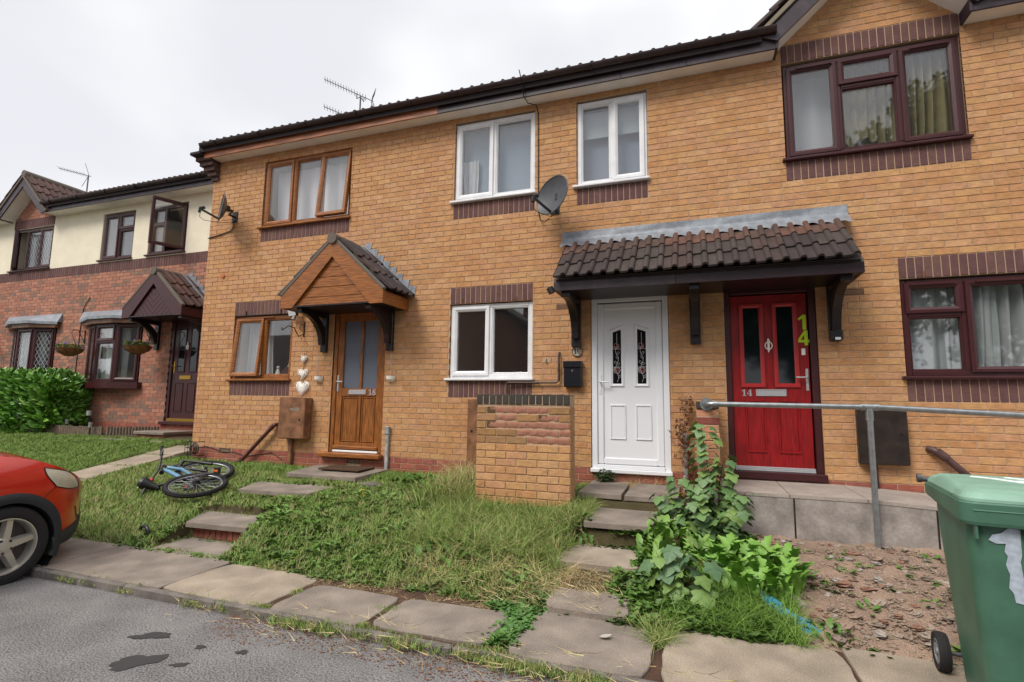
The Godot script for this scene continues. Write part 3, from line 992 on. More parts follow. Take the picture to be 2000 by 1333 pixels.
func rose_leading(d: Node, x0: float, x1: float, y0: float, y1: float, z: float):
	var b := MB.new()
	var r := MB.new()
	var cx := (x0 + x1) / 2
	var wd := x1 - x0
	var stem := []
	for i in 25:
		var t := i / 24.0
		stem.append(Vector3(cx + sin(t * 13.0) * wd * 0.17, lerpf(y0 + 0.02, y1 - 0.16, t), z))
	b.tube(stem, 0.0022, 5)
	b.tube([Vector3(cx, y1 - 0.16, z), Vector3(cx, y1 - 0.01, z)], 0.0025, 5)
	for yy in [lerpf(y0, y1, 0.32), lerpf(y0, y1, 0.67)]: b.tube([Vector3(x0, yy, z), Vector3(x1, yy, z)], 0.0025, 5)
	var oval := func(p: Vector3, ang: float, l: float, wd2: float) -> Array:
		var out := []
		for i in 13:
			var a := TAU * i / 12.0
			var q := Vector2((1.0 - cos(a)) * 0.5 * l, sin(a) * wd2 * (0.6 + 0.4 * sin(a * 0.5)))
			out.append(p + Vector3(q.x * cos(ang) - q.y * sin(ang), q.x * sin(ang) + q.y * cos(ang), 0))
		return out
	for q in [[3, 0.7], [7, 2.4], [11, 0.6], [12, 2.5], [15, 2.2], [18, 0.7], [22, 0.5], [22, 2.6]]: b.tube(oval.call(stem[q[0]], q[1], wd * 0.42, wd * 0.13), 0.002, 5, false)
	var rose := Vector3(cx, lerpf(y0, y1, 0.26), z)
	for k in 3:
		var out := []
		for i in 17: out.append(rose + Vector3(cos(TAU * i / 16.0), sin(TAU * i / 16.0), 0) * wd * (0.4 - 0.12 * k) * (1.0 + 0.12 * cos(TAU * i / 16.0 * 5.0)))
		(b if k == 0 else r).tube(out, 0.0024, 5, false)
	r.tube(oval.call(Vector3(cx, y1 - 0.21, z), PI / 2 + 0.25, wd * 0.75, wd * 0.2), 0.0028, 5, false)
	r.tube(oval.call(Vector3(cx, y1 - 0.21, z), PI / 2 - 0.3, wd * 0.65, wd * 0.12), 0.0024, 5, false)
	put(d, "leading", b, M.lead_came)
	put(d, "rose_motif", r, M.lead_rose)

func house_16():
	var P := Vector3(1.5, -0.3, 0)
	var h := thing("terraced_house", P, "orange brick terraced house with white window frames and white front door", "house", "orange brick terrace")
	var wins := [[0.03, 3.525, 1.22, 4.725], [1.785, 3.525, 2.685, 4.725], [0.02, 1.05, 1.205, 2.1], [1.96, -0.03, 2.89, 2.1]]
	var sold := [[0.03, 3.3, 1.22, 3.525], [1.79, 3.3, 2.68, 3.525], [0.02, 0.825, 1.205, 1.05], [0.02, 2.1, 1.205, 2.325]]
	wall_core(h, -0.17, 3.17, -0.6, 4.86, wins, -0.3, -0.006, M.mortar)
	brick_wall(h, -0.17, 3.17, 0.0, 4.8, wins + sold + [[1.52, 1.95, 1.73, 2.02]], 0.0, ORANGE, M.mortar, "brick", 300, null, 0.0, Vector2i(1, 1))
	brick_wall(h, -0.17, 3.17, -0.375, 0.0, wins, 0.0, REDB, M.mortar_red, "plinth_brick", 200)
	for s in sold: soldiers(h, s[0], s[2], s[1], 0.0, BROWNB)
	air_brick(h, 1.52, 1.955, 0.0, "slots")
	interior(h, -0.17, 3.17, 0.0, 0.0)
	eave(h, -0.15, 2.4, 4.8, 0.0, M.dark_brown)
	eave(h, 2.4, 3.17, 4.8, 0.0, M.fascia_dark)
	main_roof(h, -0.17, 3.17, 5.03, 0.27, TILES_RED)
	white_windows(h)
	# door
	var lf := MB.new()
	var z := -0.035
	ring(lf, 2.035, 0.05, 2.81, 2.0, 0.075, z - 0.05, z + 0.004, 0.01)
	lf.box(Vector3(2.11, 0.125, z - 0.045), Vector3(2.735, 1.925, z - 0.016))
	var d := door_base(h, 1.965, -0.02, 2.885, 2.085, 0.07, lf, M.door_white, M.door_white, "white panelled front door with rose leaded panes")
	var zz := z - 0.016
	for s in [[2.18, 2.365, 1.68, 1.745], [2.475, 2.66, 1.745, 1.68]]:
		var b := MB.new()
		var o := [Vector2(s[0], 0.965), Vector2(s[1], 0.965), Vector2(s[1], s[3]), Vector2(s[0], s[2])]
		var i := [Vector2(s[0] + 0.042, 1.01), Vector2(s[1] - 0.042, 1.01), Vector2(s[1] - 0.042, lerpf(s[2], s[3], 0.77) - 0.055), Vector2(s[0] + 0.042, lerpf(s[2], s[3], 0.23) - 0.055)]
		for k in 4:
			var n := (k + 1) % 4
			var m0: Vector2 = o[k].lerp(i[k], 0.45)
			var m1: Vector2 = o[n].lerp(i[n], 0.45)
			var V := func(p: Vector2, q: float) -> Vector3: return Vector3(p.x, p.y, zz + q)
			b.quad(V.call(o[k], 0), V.call(o[n], 0), V.call(m1, 0.018), V.call(m0, 0.018))
			b.quad(V.call(m0, 0.018), V.call(m1, 0.018), V.call(i[n], 0.004), V.call(i[k], 0.004))
		put(d, "pane_surround", b, M.door_white)
		var g := MB.new()
		g.prism(PackedVector2Array(i), zz - 0.004, zz + 0.003)
		put(d, "pane", g, M.glass_dark)
		rose_leading(d, i[0].x, i[1].x, i[0].y, minf(i[2].y, i[3].y), zz + 0.007)
	for q in [[2.185, 0.345, 2.372, 0.757], [2.487, 0.345, 2.672, 0.757]]: panel(d, q[0], q[1], q[2], q[3], zz, M.door_white)
	lever(d, 2.072, 1.03, z + 0.004, 1.0, M.door_white)
	var sl := MB.new()
	sl.box(Vector3(1.955, -0.045, -0.08), Vector3(2.9, 0.0, 0.045), 0.006)
	sl.box(Vector3(2.035, 0.0, -0.06), Vector3(2.815, 0.045, 0.0), 0.006)
	put(d, "door_sill", sl, M.door_white)

func house_14():
	var P := Vector3(6.0, -0.3, 0)
	var h := thing("terraced_house", P, "orange brick terraced house with maroon windows, red front door and gable", "house", "orange brick terrace")
	var wins := [[4.21, 3.525, 5.91, 4.725], [5.205, 1.05, 6.92, 2.1], [3.5, -0.02, 4.43, 2.1], [7.9, 1.05, 8.8, 2.1]]
	var sold := [[4.21, 3.3, 5.915, 3.525], [4.21, 4.725, 5.915, 4.95], [5.205, 0.825, 6.92, 1.05], [5.205, 2.1, 6.92, 2.325]]
	wall_core(h, 3.17, 9.0, -0.6, 4.86, wins, -0.3, -0.006, M.mortar)
	brick_wall(h, 3.17, 9.0, 0.0, 4.8, wins + sold + [[4.67, 1.95, 4.88, 2.02]], 0.0, ORANGE, M.mortar, "brick", 300, null, 0.0, Vector2i(1, 0))
	brick_wall(h, 3.17, 9.0, -0.375, 0.0, wins, 0.0, REDB, M.mortar_red, "plinth_brick", 200)
	for s in sold: soldiers(h, s[0], s[2], s[1], 0.0, BROWNB)
	air_brick(h, 4.67, 1.955, 0.0, "slots")
	interior(h, 3.17, 9.0, 0.0, 0.0)
	var gx := 5.06
	var edge := func(y: float) -> Array:
		var q := maxf(0.0, 0.92 - maxf(0.0, y - 4.9) * 1.11)
		return [gx - q, gx + q]
	var gm := MB.new()
	gm.prism(PackedVector2Array([Vector2(gx - 0.93, 4.86), Vector2(gx + 0.93, 4.86), Vector2(gx + 0.93, 4.93), Vector2(gx, 5.76), Vector2(gx - 0.93, 4.93)]), -0.3, -0.006)
	put(h, "gable_wall", gm, M.mortar)
	brick_wall(h, 0, 0, 4.8, 5.7, sold, 0.0, ORANGE, M.mortar, "gable_brick", 200, edge)
	eave(h, 3.17, 4.14, 4.8, 0.0, M.fascia_dark)
	eave(h, 5.94, 9.0, 4.8, 0.0, M.fascia_dark)
	for x in [4.13, 5.915]:
		var e := MB.new()
		e.box(Vector3(x, 4.785, 0.004), Vector3(x + 0.024, 5.0, 0.235), 0.004)
		put(h, "fascia_end", e, M.fascia_dark)
	main_roof(h, 3.17, 3.99, 5.03, 0.27, TILES_RED)
	main_roof(h, 6.13, 9.0, 5.03, 0.27, TILES_RED)
	main_roof(h, 3.99, 6.13, 5.46, -0.73, TILES_RED, 1, 23.0, 2.9)
	for s in [-1.0, 1.0]:
		var b := MB.new()
		b.prism(PackedVector2Array([Vector2(gx + s * 0.91, 4.86), Vector2(gx + s * 1.07, 4.93), Vector2(gx, 5.93), Vector2(gx, 5.68)]), 0.236, 0.262)
		put(h, "barge_board", b, M.fascia_dark)
		var u := MB.new()
		u.prism(PackedVector2Array([Vector2(gx + s * 0.88, 4.9), Vector2(gx + s * 0.9, 4.91), Vector2(gx, 5.73), Vector2(gx, 5.71)]), -0.004, 0.236)
		put(h, "gable_soffit", u, M.soffit)
		var v := MB.new()
		v.prism(PackedVector2Array([Vector2(gx + s * 1.1, 4.94), Vector2(gx + s * 1.13, 4.97), Vector2(gx, 6.03), Vector2(gx, 5.95)]), 0.22, 0.285)
		put(h, "verge", v, M.wood_pale)
		var up := Vector3(-s, 0.935, 0).normalized()
		var rb := MB.new()
		rb.prism(PackedVector2Array([Vector2(gx + s * 1.06, 4.95), Vector2(gx + s * 1.1, 5.0), Vector2(gx, 6.02), Vector2(gx, 5.96)]), -2.6, 0.22)
		var rr := put(h, "gable_roof", rb, M.tile_under)
		tiles(rr, Vector3(gx + s * 1.14, 5.0, -2.4), Vector3(0, 0, 1), up, 9, 5, 0.28, TILES, false)
	# windows
	var w := window(h, 4.225, 3.56, 5.9, 4.7, -0.03, M.pvc_maroon, [[1.0, [[1.0, "sash"]]], [1.06, [[0.3, "sash"], [0.7, "fixed"]]], [1.0, [[1.0, "sash"]]]], true, "maroon upstairs window with gold curtains")
	drape(w, "curtain", 4.75, 3.5, 5.35, 4.66, -0.22, lin(132, 126, 92), 6.0, 0.045, 1.3, 0.3)
	drape(w, "curtain", 5.3, 3.5, 5.88, 4.66, -0.2, lin(146, 138, 98), 6.0, 0.05, 2.7)
	drape(w, "net_curtain", 4.27, 3.5, 5.86, 4.66, -0.33, lin(196, 200, 206), 5.0, 0.02, 0.4)
	for q in [[4.36, 4.72], [5.46, 5.8]]:
		var v := MB.new()
		v.box(Vector3(q[0], 4.63, -0.02), Vector3(q[1], 4.652, 0.006), 0.004)
		put(w, "trickle_vent", v, M.pvc_maroon)
	var w2 := window(h, 5.215, 1.085, 6.9, 2.085, -0.03, M.pvc_maroon, [[0.32, [[0.36, "sash"], [0.64, "fixed"]]], [0.36, [[1.0, "sash"]]], [0.32, [[1.0, "sash"]]]], true, "maroon downstairs window with grey nets")
	drape(w2, "net_curtain", 5.25, 1.0, 6.05, 2.05, -0.17, lin(172, 184, 186), 7.0, 0.03, 1.9)
	drape(w2, "net_curtain", 5.95, 1.0, 6.88, 2.05, -0.19, lin(180, 188, 190), 7.0, 0.04, 3.1)
	for q in [[5.3, 5.68], [5.85, 6.3]]:
		var v := MB.new()
		v.box(Vector3(q[0], 2.022, -0.02), Vector3(q[1], 2.04, 0.004), 0.004)
		put(w2, "trickle_vent", v, M.pvc_maroon)
	var ld := MB.new()
	for x in [5.42, 6.25]: ld.tube([Vector3(x, 2.1, 0.008), Vector3(x, 2.17, 0.008)], 0.008, 6)
	put(w2, "weep_trim", ld, M.meter_brown)
	var bw := MB.new()
	bw.box(Vector3(7.9, 1.05, -0.12), Vector3(8.8, 2.1, -0.05))
	put(h, "shutter", bw, M.pvc_maroon)
	# door
	var lf := MB.new()
	var z := -0.045
	lf.box(Vector3(3.565, 0.09, z - 0.045), Vector3(4.345, 2.01, z), 0.004)
	var d := door_base(h, 3.495, 0.02, 4.425, 2.09, 0.068, lf, M.door_red, M.pvc_maroon, "red front door with two dark glazed strips and lime numerals")
	for q in [[3.655, 3.905], [3.995, 4.245]]:
		var b := MB.new()
		bevel_ring(b, q[0], 0.968, q[1], 1.912, 0.046, z, z + 0.02)
		put(d, "pane_surround", b, M.door_red_trim)
		var g := MB.new()
		g.box(Vector3(q[0] + 0.044, 1.012, z), Vector3(q[1] - 0.044, 1.868, z + 0.003))
		put(d, "pane", g, M.glass_dark)
	for q in [[3.687, 0.255, 3.897, 0.83], [4.013, 0.255, 4.228, 0.83]]: panel(d, q[0], q[1], q[2], q[3], z, M.door_red, "panel", 0.03)
	var lb := MB.new()
	ring(lb, 3.803, 0.872, 4.107, 0.948, 0.012, z, z + 0.012, 0.003)
	lb.box(Vector3(3.815, 0.884, z), Vector3(4.095, 0.936, z + 0.008), 0.003)
	put(d, "letter_plate", lb, M.silver)
	numerals(d, "14", 3.71, 0.908, z + 0.004, 0.072, M.silver, "Droid Serif")
	numerals(d, "1", 4.303, 1.682, z + 0.002, 0.165, M.lime, "Droid Sans", true, 0.002, "numeral")
	numerals(d, "4", 4.3, 1.507, z + 0.002, 0.165, M.lime, "Droid Sans", true, 0.002, "numeral")
	lever(d, 4.316, 1.077, z, -1.0, M.silver)
	var kn := MB.new()
	kn.tube([Vector3(3.949, 1.51, z), Vector3(3.949, 1.49, z + 0.02), Vector3(3.949, 1.38, z + 0.02), Vector3(3.949, 1.36, z + 0.008)], [0.008, 0.014, 0.012, 0.006], 8)
	var rg := []
	for i in 17: rg.append(Vector3(3.949 + 0.036 * sin(TAU * i / 16.0), 1.432 + 0.042 * cos(TAU * i / 16.0), z + 0.026))
	kn.tube(rg, 0.007, 6, false)
	put(d, "knocker", kn, M.white_china)
	var bp := MB.new()
	bp.box(Vector3(4.272, 1.32, z), Vector3(4.312, 1.395, z + 0.012), 0.006)
	put(d, "bell_push", bp, M.white_china)
	var th := MB.new()
	for i in 3: th.box(Vector3(3.565, 0.06 + 0.016 * i, z - 0.02), Vector3(4.35, 0.074 + 0.016 * i, z + 0.03 - 0.008 * i), 0.003)
	put(d, "threshold", th, M.silver)
	var cl := MB.new()
	cl.box(Vector3(3.48, -0.02, -0.1), Vector3(4.445, 0.058, 0.05), 0.008)
	put(d, "door_sill", cl, M.pvc_maroon)

func shared_canopy():
	var x0 := 1.66
	var x1 := 4.73
	var yb := 2.045
	var c := thing("porch_canopy", Vector3(3.2, 2.05, 0), "long tiled porch canopy with a lead top over the white door and the red door", "porch canopy")
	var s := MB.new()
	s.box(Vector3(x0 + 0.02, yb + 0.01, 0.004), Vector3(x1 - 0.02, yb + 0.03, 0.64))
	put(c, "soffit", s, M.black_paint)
	for q in [[x0, 3.0], [3.0, x1]]:
		var f := MB.new()
		f.box(Vector3(q[0], yb, 0.64), Vector3(q[1], yb + 0.105, 0.662), 0.004)
		put(c, "fascia", f, M.fascia_dark if q[0] == x0 else M.dark_brown)
	var f2 := MB.new()
	f2.box(Vector3(x0, yb + 0.107, 0.625), Vector3(x1, yb + 0.15, 0.648), 0.004)
	put(c, "batten", f2, M.verge)
	for x in [x0, x1 - 0.024]:
		var e := MB.new()
		side_prism(e, [Vector2(0.004, yb + 0.004), Vector2(0.637, yb + 0.004), Vector2(0.637, yb + 0.13), Vector2(0.004, yb + 0.68)], x, x + 0.024)
		put(c, "end_board", e, M.dark_brown)
	var dk := MB.new()
	side_prism(dk, [Vector2(0.004, yb + 0.62), Vector2(0.64, yb + 0.1), Vector2(0.66, yb + 0.13), Vector2(0.004, yb + 0.67)], x0 + 0.026, x1 - 0.026)
	put(c, "deck", dk, M.tile_under)
	var up := Vector3(0, 0.62, -0.7).normalized()
	tiles(c, Vector3(x0 + 0.02, 2.165, 0.745), Vector3.RIGHT, up, 10, 2, 0.285, TILES)
	tiles(c, Vector3(x0 + 0.02, 2.165, 0.745) + up * 0.57, Vector3.RIGHT, up, 10, 1, 0.22, TILES_OLD)
	var l := MB.new()
	for i in 3:
		var a := 1.6 + 1.06 * i
		var b := a + 1.06 + 0.004
		var q := 0.002 * i
		var f := func(sx: float, t: float) -> Vector3:
			var x := lerpf(a, b, sx)
			var wob := 0.006 * sin(x * 9.0) + 0.004 * sin(x * 23.0)
			if t < 0.4: return Vector3(x, lerpf(2.955, 2.845, t / 0.4), 0.006 + q + 0.004 * sin(x * 5.0 + t * 9.0))
			var k := (t - 0.4) / 0.6
			return Vector3(x, 2.845 - 0.125 * k + 0.01 * k * sin(x * 41.8) + wob * k * 0.4, 0.012 + q + 0.16 * k + wob * k)
		l.grid(40, 10, func(sx: float, t: float): return f.call(1.0 - sx, t))
	put(c, "lead_flashing", l, M.lead)
	for x in [1.785, 3.185, 4.59]: bracket(c, x, 1.46, yb + 0.012, 0.004, 0.6, M.black_paint, 0.115)
	var cap := MB.new()
	cap.tube([Vector3(1.62, 2.08, 0.69), Vector3(1.65, 2.02, 0.69)], 0.04, 10)
	put(c, "corner_light", cap, M.black_plastic)

# ---------------------------------------------------------------- the set-back red brick houses
func bay(h: Node3D, x0: float, x1: float, y0: float, y1: float, z: float, leaded: bool):
	var xa := lerpf(x0, x1, 0.27)
	var xb := lerpf(x0, x1, 0.66)
	for q in [[x0, z + 0.02, xa, z + 0.16], [xa, z + 0.16, xb, z + 0.17], [xb, z + 0.17, x1, z + 0.02]]:
		var a := Vector3(q[0], 0, q[1])
		var b := Vector3(q[2], 0, q[3])
		var len := a.distance_to(b)
		var cols := [[1.0, [[0.3, "sash"], [0.7, "fixed"]]]] if q[0] == xa and not leaded else [[1.0, [[1.0, "sash"]]]]
		var w := window(h, 0.004, y0, len - 0.004, y1, 0.0, M.pvc_maroon, cols, false, "", leaded)
		drape(w, "net_curtain", 0.06, y0 + 0.05, len - 0.06 if q[0] != xb else len * 0.4, y1 - 0.06, -0.14, lin(190, 200, 200), 4.0, 0.015, x0 + q[0])
		w.transform = Transform3D(Basis(Vector3.UP, -atan2(b.z - a.z, b.x - a.x)), a - base[h])
	var sl := MB.new()
	sl.prism(PackedVector2Array([Vector2(x0 - 0.12, -z), Vector2(x0 - 0.12, -z - 0.1), Vector2(xa, -z - 0.25), Vector2(xb, -z - 0.26), Vector2(x1 + 0.12, -z - 0.1), Vector2(x1 + 0.12, -z)]), y0 - 0.13, y0)
	turn_flat(sl)
	put(h, "bay_sill", sl, M.pvc_maroon)
	var hd := MB.new()
	hd.prism(PackedVector2Array([Vector2(x0 - 0.1, -z), Vector2(x0 - 0.1, -z - 0.1), Vector2(xa, -z - 0.28), Vector2(xb, -z - 0.29), Vector2(x1 + 0.1, -z - 0.1), Vector2(x1 + 0.1, -z)]), y1 + 0.002, y1 + 0.12)
	turn_flat(hd)
	put(h, "bay_head", hd, M.meter_brown)
	var ld := MB.new()
	var o := [Vector3(x0 - 0.3, y1 + 0.13, z + 0.08), Vector3(xa - 0.05, y1 + 0.15, z + 0.34), Vector3(xb + 0.05, y1 + 0.15, z + 0.35), Vector3(x1 + 0.16, y1 + 0.13, z + 0.1)]
	for i in 3:
		ld.quad(o[i], o[i + 1], Vector3(o[i + 1].x, y1 + 0.33, z + 0.01), Vector3(o[i].x, y1 + 0.33, z + 0.01))
		ld.quad(o[i] - Vector3(0, 0.06, 0), o[i + 1] - Vector3(0, 0.06, 0), o[i + 1], o[i])
		ld.quad(Vector3(o[i].x, o[i].y - 0.06, z), Vector3(o[i + 1].x, o[i + 1].y - 0.06, z), o[i + 1] - Vector3(0, 0.06, 0), o[i] - Vector3(0, 0.06, 0))
	ld.tri(o[0], Vector3(o[0].x, y1 + 0.33, z + 0.01), Vector3(o[0].x, y1 + 0.13, z))
	ld.tri(o[3], Vector3(o[3].x, y1 + 0.13, z), Vector3(o[3].x, y1 + 0.33, z + 0.01))
	put(h, "bay_lead_roof", ld, M.lead)

func turn_flat(b: MB):   # an outline drawn in (x, -z), drawn out upwards
	for i in b.v.size():
		b.v[i] = Vector3(b.v[i].x, b.v[i].z, -b.v[i].y)
		b.n[i] = Vector3(b.n[i].x, b.n[i].z, -b.n[i].y)

func red_house(x0: float, x1: float, label: String, gabled: bool) -> Node3D:
	var z := -1.3
	var g := 0.255
	var h := thing("brick_house", Vector3((x0 + x1) / 2, -0.2, z), label, "house", "red brick houses set back beyond the orange terrace")
	var wins := []
	if gabled: wins = [[-12.6, 3.77, -11.1, 4.83], [-12.1, 1.25, -10.57, 2.33], [-14.6, 0.25, -13.7, 2.4]]
	else: wins = [[-9.38, 3.79, -8.35, 4.89], [-7.88, 3.79, -6.77, 4.89], [-9.42, 1.09, -7.78, 2.33], [-6.96, 0.26, -6.06, 2.4]]
	var cx := -11.87
	wall_core(h, x0, x1, -0.6, 3.76, wins, z - 0.3, z - 0.006, M.mortar_red)
	wall_core(h, x0, x1, 3.76, 5.12, wins, z - 0.3, z + 0.004, M.render_cream, "rendered_wall")
	brick_wall(h, x0, x1, g, 3.54, wins, z, MIXEDB, M.mortar_red, "brick", 300, null, g)
	brick_wall(h, x0, x1, g - 0.375, g, wins, z, REDB, M.mortar_red, "plinth_brick", 0, null, g)
	soldiers(h, x0, x1, 3.535, z + 0.005, BROWNB, false)
	interior(h, x0, x1, g, z)
	if gabled:
		main_roof(h, x0, -12.9, 5.26, z + 0.35, TILES_RED, 3)
		main_roof(h, -10.84, x1, 5.26, z + 0.35, TILES_RED, 3)
		main_roof(h, -12.9, -10.84, 5.69, z - 0.65, TILES_RED, 1, 23.0, 2.9)
		eave(h, x0, -12.75, 5.03, z, M.fascia_dark, 0.3)
		eave(h, -10.98, x1, 5.03, z, M.fascia_dark, 0.3)
		var gw := MB.new()
		gw.prism(PackedVector2Array([Vector2(-12.62, 4.86), Vector2(-11.09, 4.86), Vector2(-11.09, 5.06), Vector2(cx, 5.78), Vector2(-12.62, 5.06)]), z - 0.3, z + 0.006)
		put(h, "gable_wall", gw, M.mortar_red)
		var edge := func(y: float) -> Array:
			var q := maxf(0.0, 0.76 - maxf(0.0, y - 5.06) * 1.06)
			return [cx - q, cx + q]
		brick_wall(h, 0, 0, 5.055, 5.73, [], z + 0.012, MIXEDB, M.mortar_red, "gable_brick", 0, edge, 5.055)
		soldiers(h, -12.62, -11.09, 4.835, z + 0.012, BROWNB, false)
		for s in [-1.0, 1.0]:
			var b := MB.new()
			b.prism(PackedVector2Array([Vector2(cx + s * 0.8, 5.0), Vector2(cx + s * 0.98, 5.03), Vector2(cx, 5.97), Vector2(cx, 5.76)]), z + 0.3, z + 0.325)
			put(h, "barge_board", b, M.fascia_dark)
			var u := MB.new()
			u.prism(PackedVector2Array([Vector2(cx + s * 0.78, 5.04), Vector2(cx + s * 0.8, 5.06), Vector2(cx, 5.82), Vector2(cx, 5.79)]), z, z + 0.3)
			put(h, "gable_soffit", u, M.soffit)
			var v := MB.new()
			v.prism(PackedVector2Array([Vector2(cx + s * 0.99, 5.03), Vector2(cx + s * 1.03, 5.06), Vector2(cx, 6.04), Vector2(cx, 5.98)]), z + 0.27, z + 0.35)
			put(h, "verge", v, M.verge)
			var up := Vector3(-s, 0.96, 0).normalized()
			var rb := MB.new()
			rb.prism(PackedVector2Array([Vector2(cx + s * 0.98, 5.05), Vector2(cx + s * 1.02, 5.08), Vector2(cx, 6.04), Vector2(cx, 5.98)]), z - 2.4, z + 0.27)
			var rr := put(h, "gable_roof", rb, M.tile_under)
			tiles(rr, Vector3(cx + s * 1.06, 5.06, z - 2.35), Vector3(0, 0, 1), up, 9, 4, 0.33, TILES_RED, false)
		var rd := MB.new()
		rd.tube([Vector3(cx, 6.07, z + 0.34), Vector3(cx, 6.07, z - 2.4)], 0.09, 10)
		put(h, "ridge", rd, M.verge)
		window(h, -12.58, 3.8, -11.11, 4.815, z - 0.03, M.pvc_maroon, [[1.0, [[1.0, "side"]]], [1.1, [[1.0, "fixed"]]], [1.1, [[1.0, "sash"]]]], true, "leaded upstairs window with its left light open", true)
		bay(h, -12.08, -10.58, 1.29, 2.33, z, true)
		var dr := MB.new()
		dr.box(Vector3(-14.6, 0.25, z - 0.1), Vector3(-13.7, 2.4, z - 0.05))
		put(h, "door", dr, M.pvc_maroon)
		gable_canopy(h, -14.0, 2.3, 0.82, 0.75, z, z + 0.65, M.pvc_maroon, TILES_RED, false, [-14.7, -13.35], M.dark_brown)
		return h
	main_roof(h, x0, x1 + 0.05, 5.26, z + 0.35, TILES_RED, 3)
	eave(h, x0, x1 + 0.05, 5.03, z, M.fascia_dark, 0.3)
	window(h, -9.37, 3.82, -8.36, 4.87, z - 0.03, M.pvc_maroon, [[0.92, [[1.0, "sash"]]], [1.0, [[0.36, "sash"], [0.64, "fixed"]]]], true, "maroon upstairs window, closed")
	window(h, -7.87, 3.82, -6.78, 4.87, z - 0.03, M.pvc_maroon, [[0.6, [[0.36, "fixed"], [0.64, "fixed"]]], [1.0, [[1.0, "sider"]]]], true, "maroon upstairs window with its right light swung wide open")
	bay(h, -9.42, -7.79, 1.09, 2.33, z, false)
	# door
	var lf := MB.new()
	lf.box(Vector3(-6.88, 0.34, z - 0.09), Vector3(-6.12, 2.33, z - 0.045), 0.004)
	var d := put(h, "door", lf, M.pvc_maroon)
	tag(d, "maroon front door with two narrow panes")
	var fr := MB.new()
	ring(fr, -6.96, 0.26, -6.05, 2.4, 0.075, z - 0.11, z - 0.02)
	fr.box(Vector3(-7.03, 0.25, z - 0.05), Vector3(-6.0, 0.31, z + 0.06), 0.008)
	put(d, "door_frame", fr, M.pvc_maroon)
	for q in [[-6.77, -6.55], [-6.44, -6.22]]:
		var b := MB.new()
		bevel_ring(b, q[0], 1.29, q[1], 2.2, 0.035, z - 0.045, z - 0.03)
		put(d, "pane_surround", b, M.pvc_maroon)
		var gl := MB.new()
		gl.box(Vector3(q[0] + 0.03, 1.32, z - 0.045), Vector3(q[1] - 0.03, 2.17, z - 0.042))
		put(d, "pane", gl, M.glass_dark)
		panel(d, q[0], 0.5, q[1], 1.08, z - 0.045, M.pvc_maroon)
	var lb := MB.new()
	lb.box(Vector3(-6.66, 1.15, z - 0.045), Vector3(-6.36, 1.23, z - 0.032), 0.004)
	put(d, "letter_plate", lb, M.brass)
	lever(d, -6.83, 1.42, z - 0.045, 1.0, M.brass)
	var kn := MB.new()
	var rg := []
	for i in 13: rg.append(Vector3(-6.495 + 0.03 * sin(TAU * i / 12.0), 1.8 + 0.05 * cos(TAU * i / 12.0), z - 0.025))
	kn.tube(rg, 0.01, 6, false)
	kn.tube([Vector3(-6.495, 1.9, z - 0.03), Vector3(-6.495, 1.75, z - 0.02)], 0.014, 8)
	put(d, "knocker", kn, M.white_china)
	var th := MB.new()
	th.box(Vector3(-6.88, 0.312, z - 0.05), Vector3(-6.12, 0.37, z + 0.0), 0.005)
	put(d, "threshold", th, M.brass)
	gable_canopy(h, -6.65, 2.33, 0.8, 0.72, z, z + 0.68, M.pvc_maroon, TILES_RED, false, [-7.3, -5.95], M.black_paint)
	return h
# ---------------------------------------------------------------- ground
var SLABS := []   # outlines in (x, z) where no grass roots
var FLAGS := []   # the same with [grown outline, height, tilt, middle]: the earth lies below them

func along(p: Array, z: float) -> float:
	if z <= p[0][0]: return p[0][1]
	for i in p.size() - 1:
		if z <= p[i + 1][0]: return lerpf(p[i][1], p[i + 1][1], (z - p[i][0]) / (p[i + 1][0] - p[i][0]))
	return p[p.size() - 1][1]

func ground_y(x: float, z: float) -> float:
	var mid := along([[0.0, -0.235], [0.8, -0.255], [1.4, -0.33], [2.1, -0.48], [2.5, -0.6], [2.66, -0.665]], z)
	var far := along([[-1.3, 0.06], [-0.8, 0.06], [0.0, -0.06], [1.0, -0.24], [2.0, -0.47], [2.5, -0.6], [2.66, -0.665]], z)
	var bed := along([[0.0, -0.36], [0.95, -0.42], [1.8, -0.5], [2.5, -0.62], [2.66, -0.665]], z)
	var step := along([[0.0, -0.17], [0.9, -0.18], [1.05, -0.3], [1.6, -0.36], [1.9, -0.5], [2.5, -0.61], [2.66, -0.665]], z)
	var y := lerpf(far, mid, clampf((x + 5.0) / 0.7, 0, 1))
	y = lerpf(y, step, clampf((x - 1.7) / 0.4, 0, 1))
	y = lerpf(y, bed, clampf((x - 2.9) / 0.35, 0, 1))
	y += 0.012 * sin(x * 5.1 + z * 2.0) * sin(z * 4.3 + x) * clampf((2.6 - z) * 3.0, 0, 1)
	for f in FLAGS:
		if f[4].has_point(Vector2(x, z)) and Geometry2D.is_point_in_polygon(Vector2(x, z), f[0]):
			y = minf(y, f[1] - 0.025 + (x - f[3].x) * f[2].x + (z - f[3].y) * f[2].y)
	return y

func sheet(x0: float, x1: float, z0: float, z1: float, nx: int, nz: int, lift := 0.0) -> MB:
	var b := MB.new()
	b.grid(nx, nz, func(s: float, t: float):
		var x := lerpf(x0, x1, s)
		var z := lerpf(z1, z0, t)
		return Vector3(x, ground_y(x, z) + lift, z))
	return b

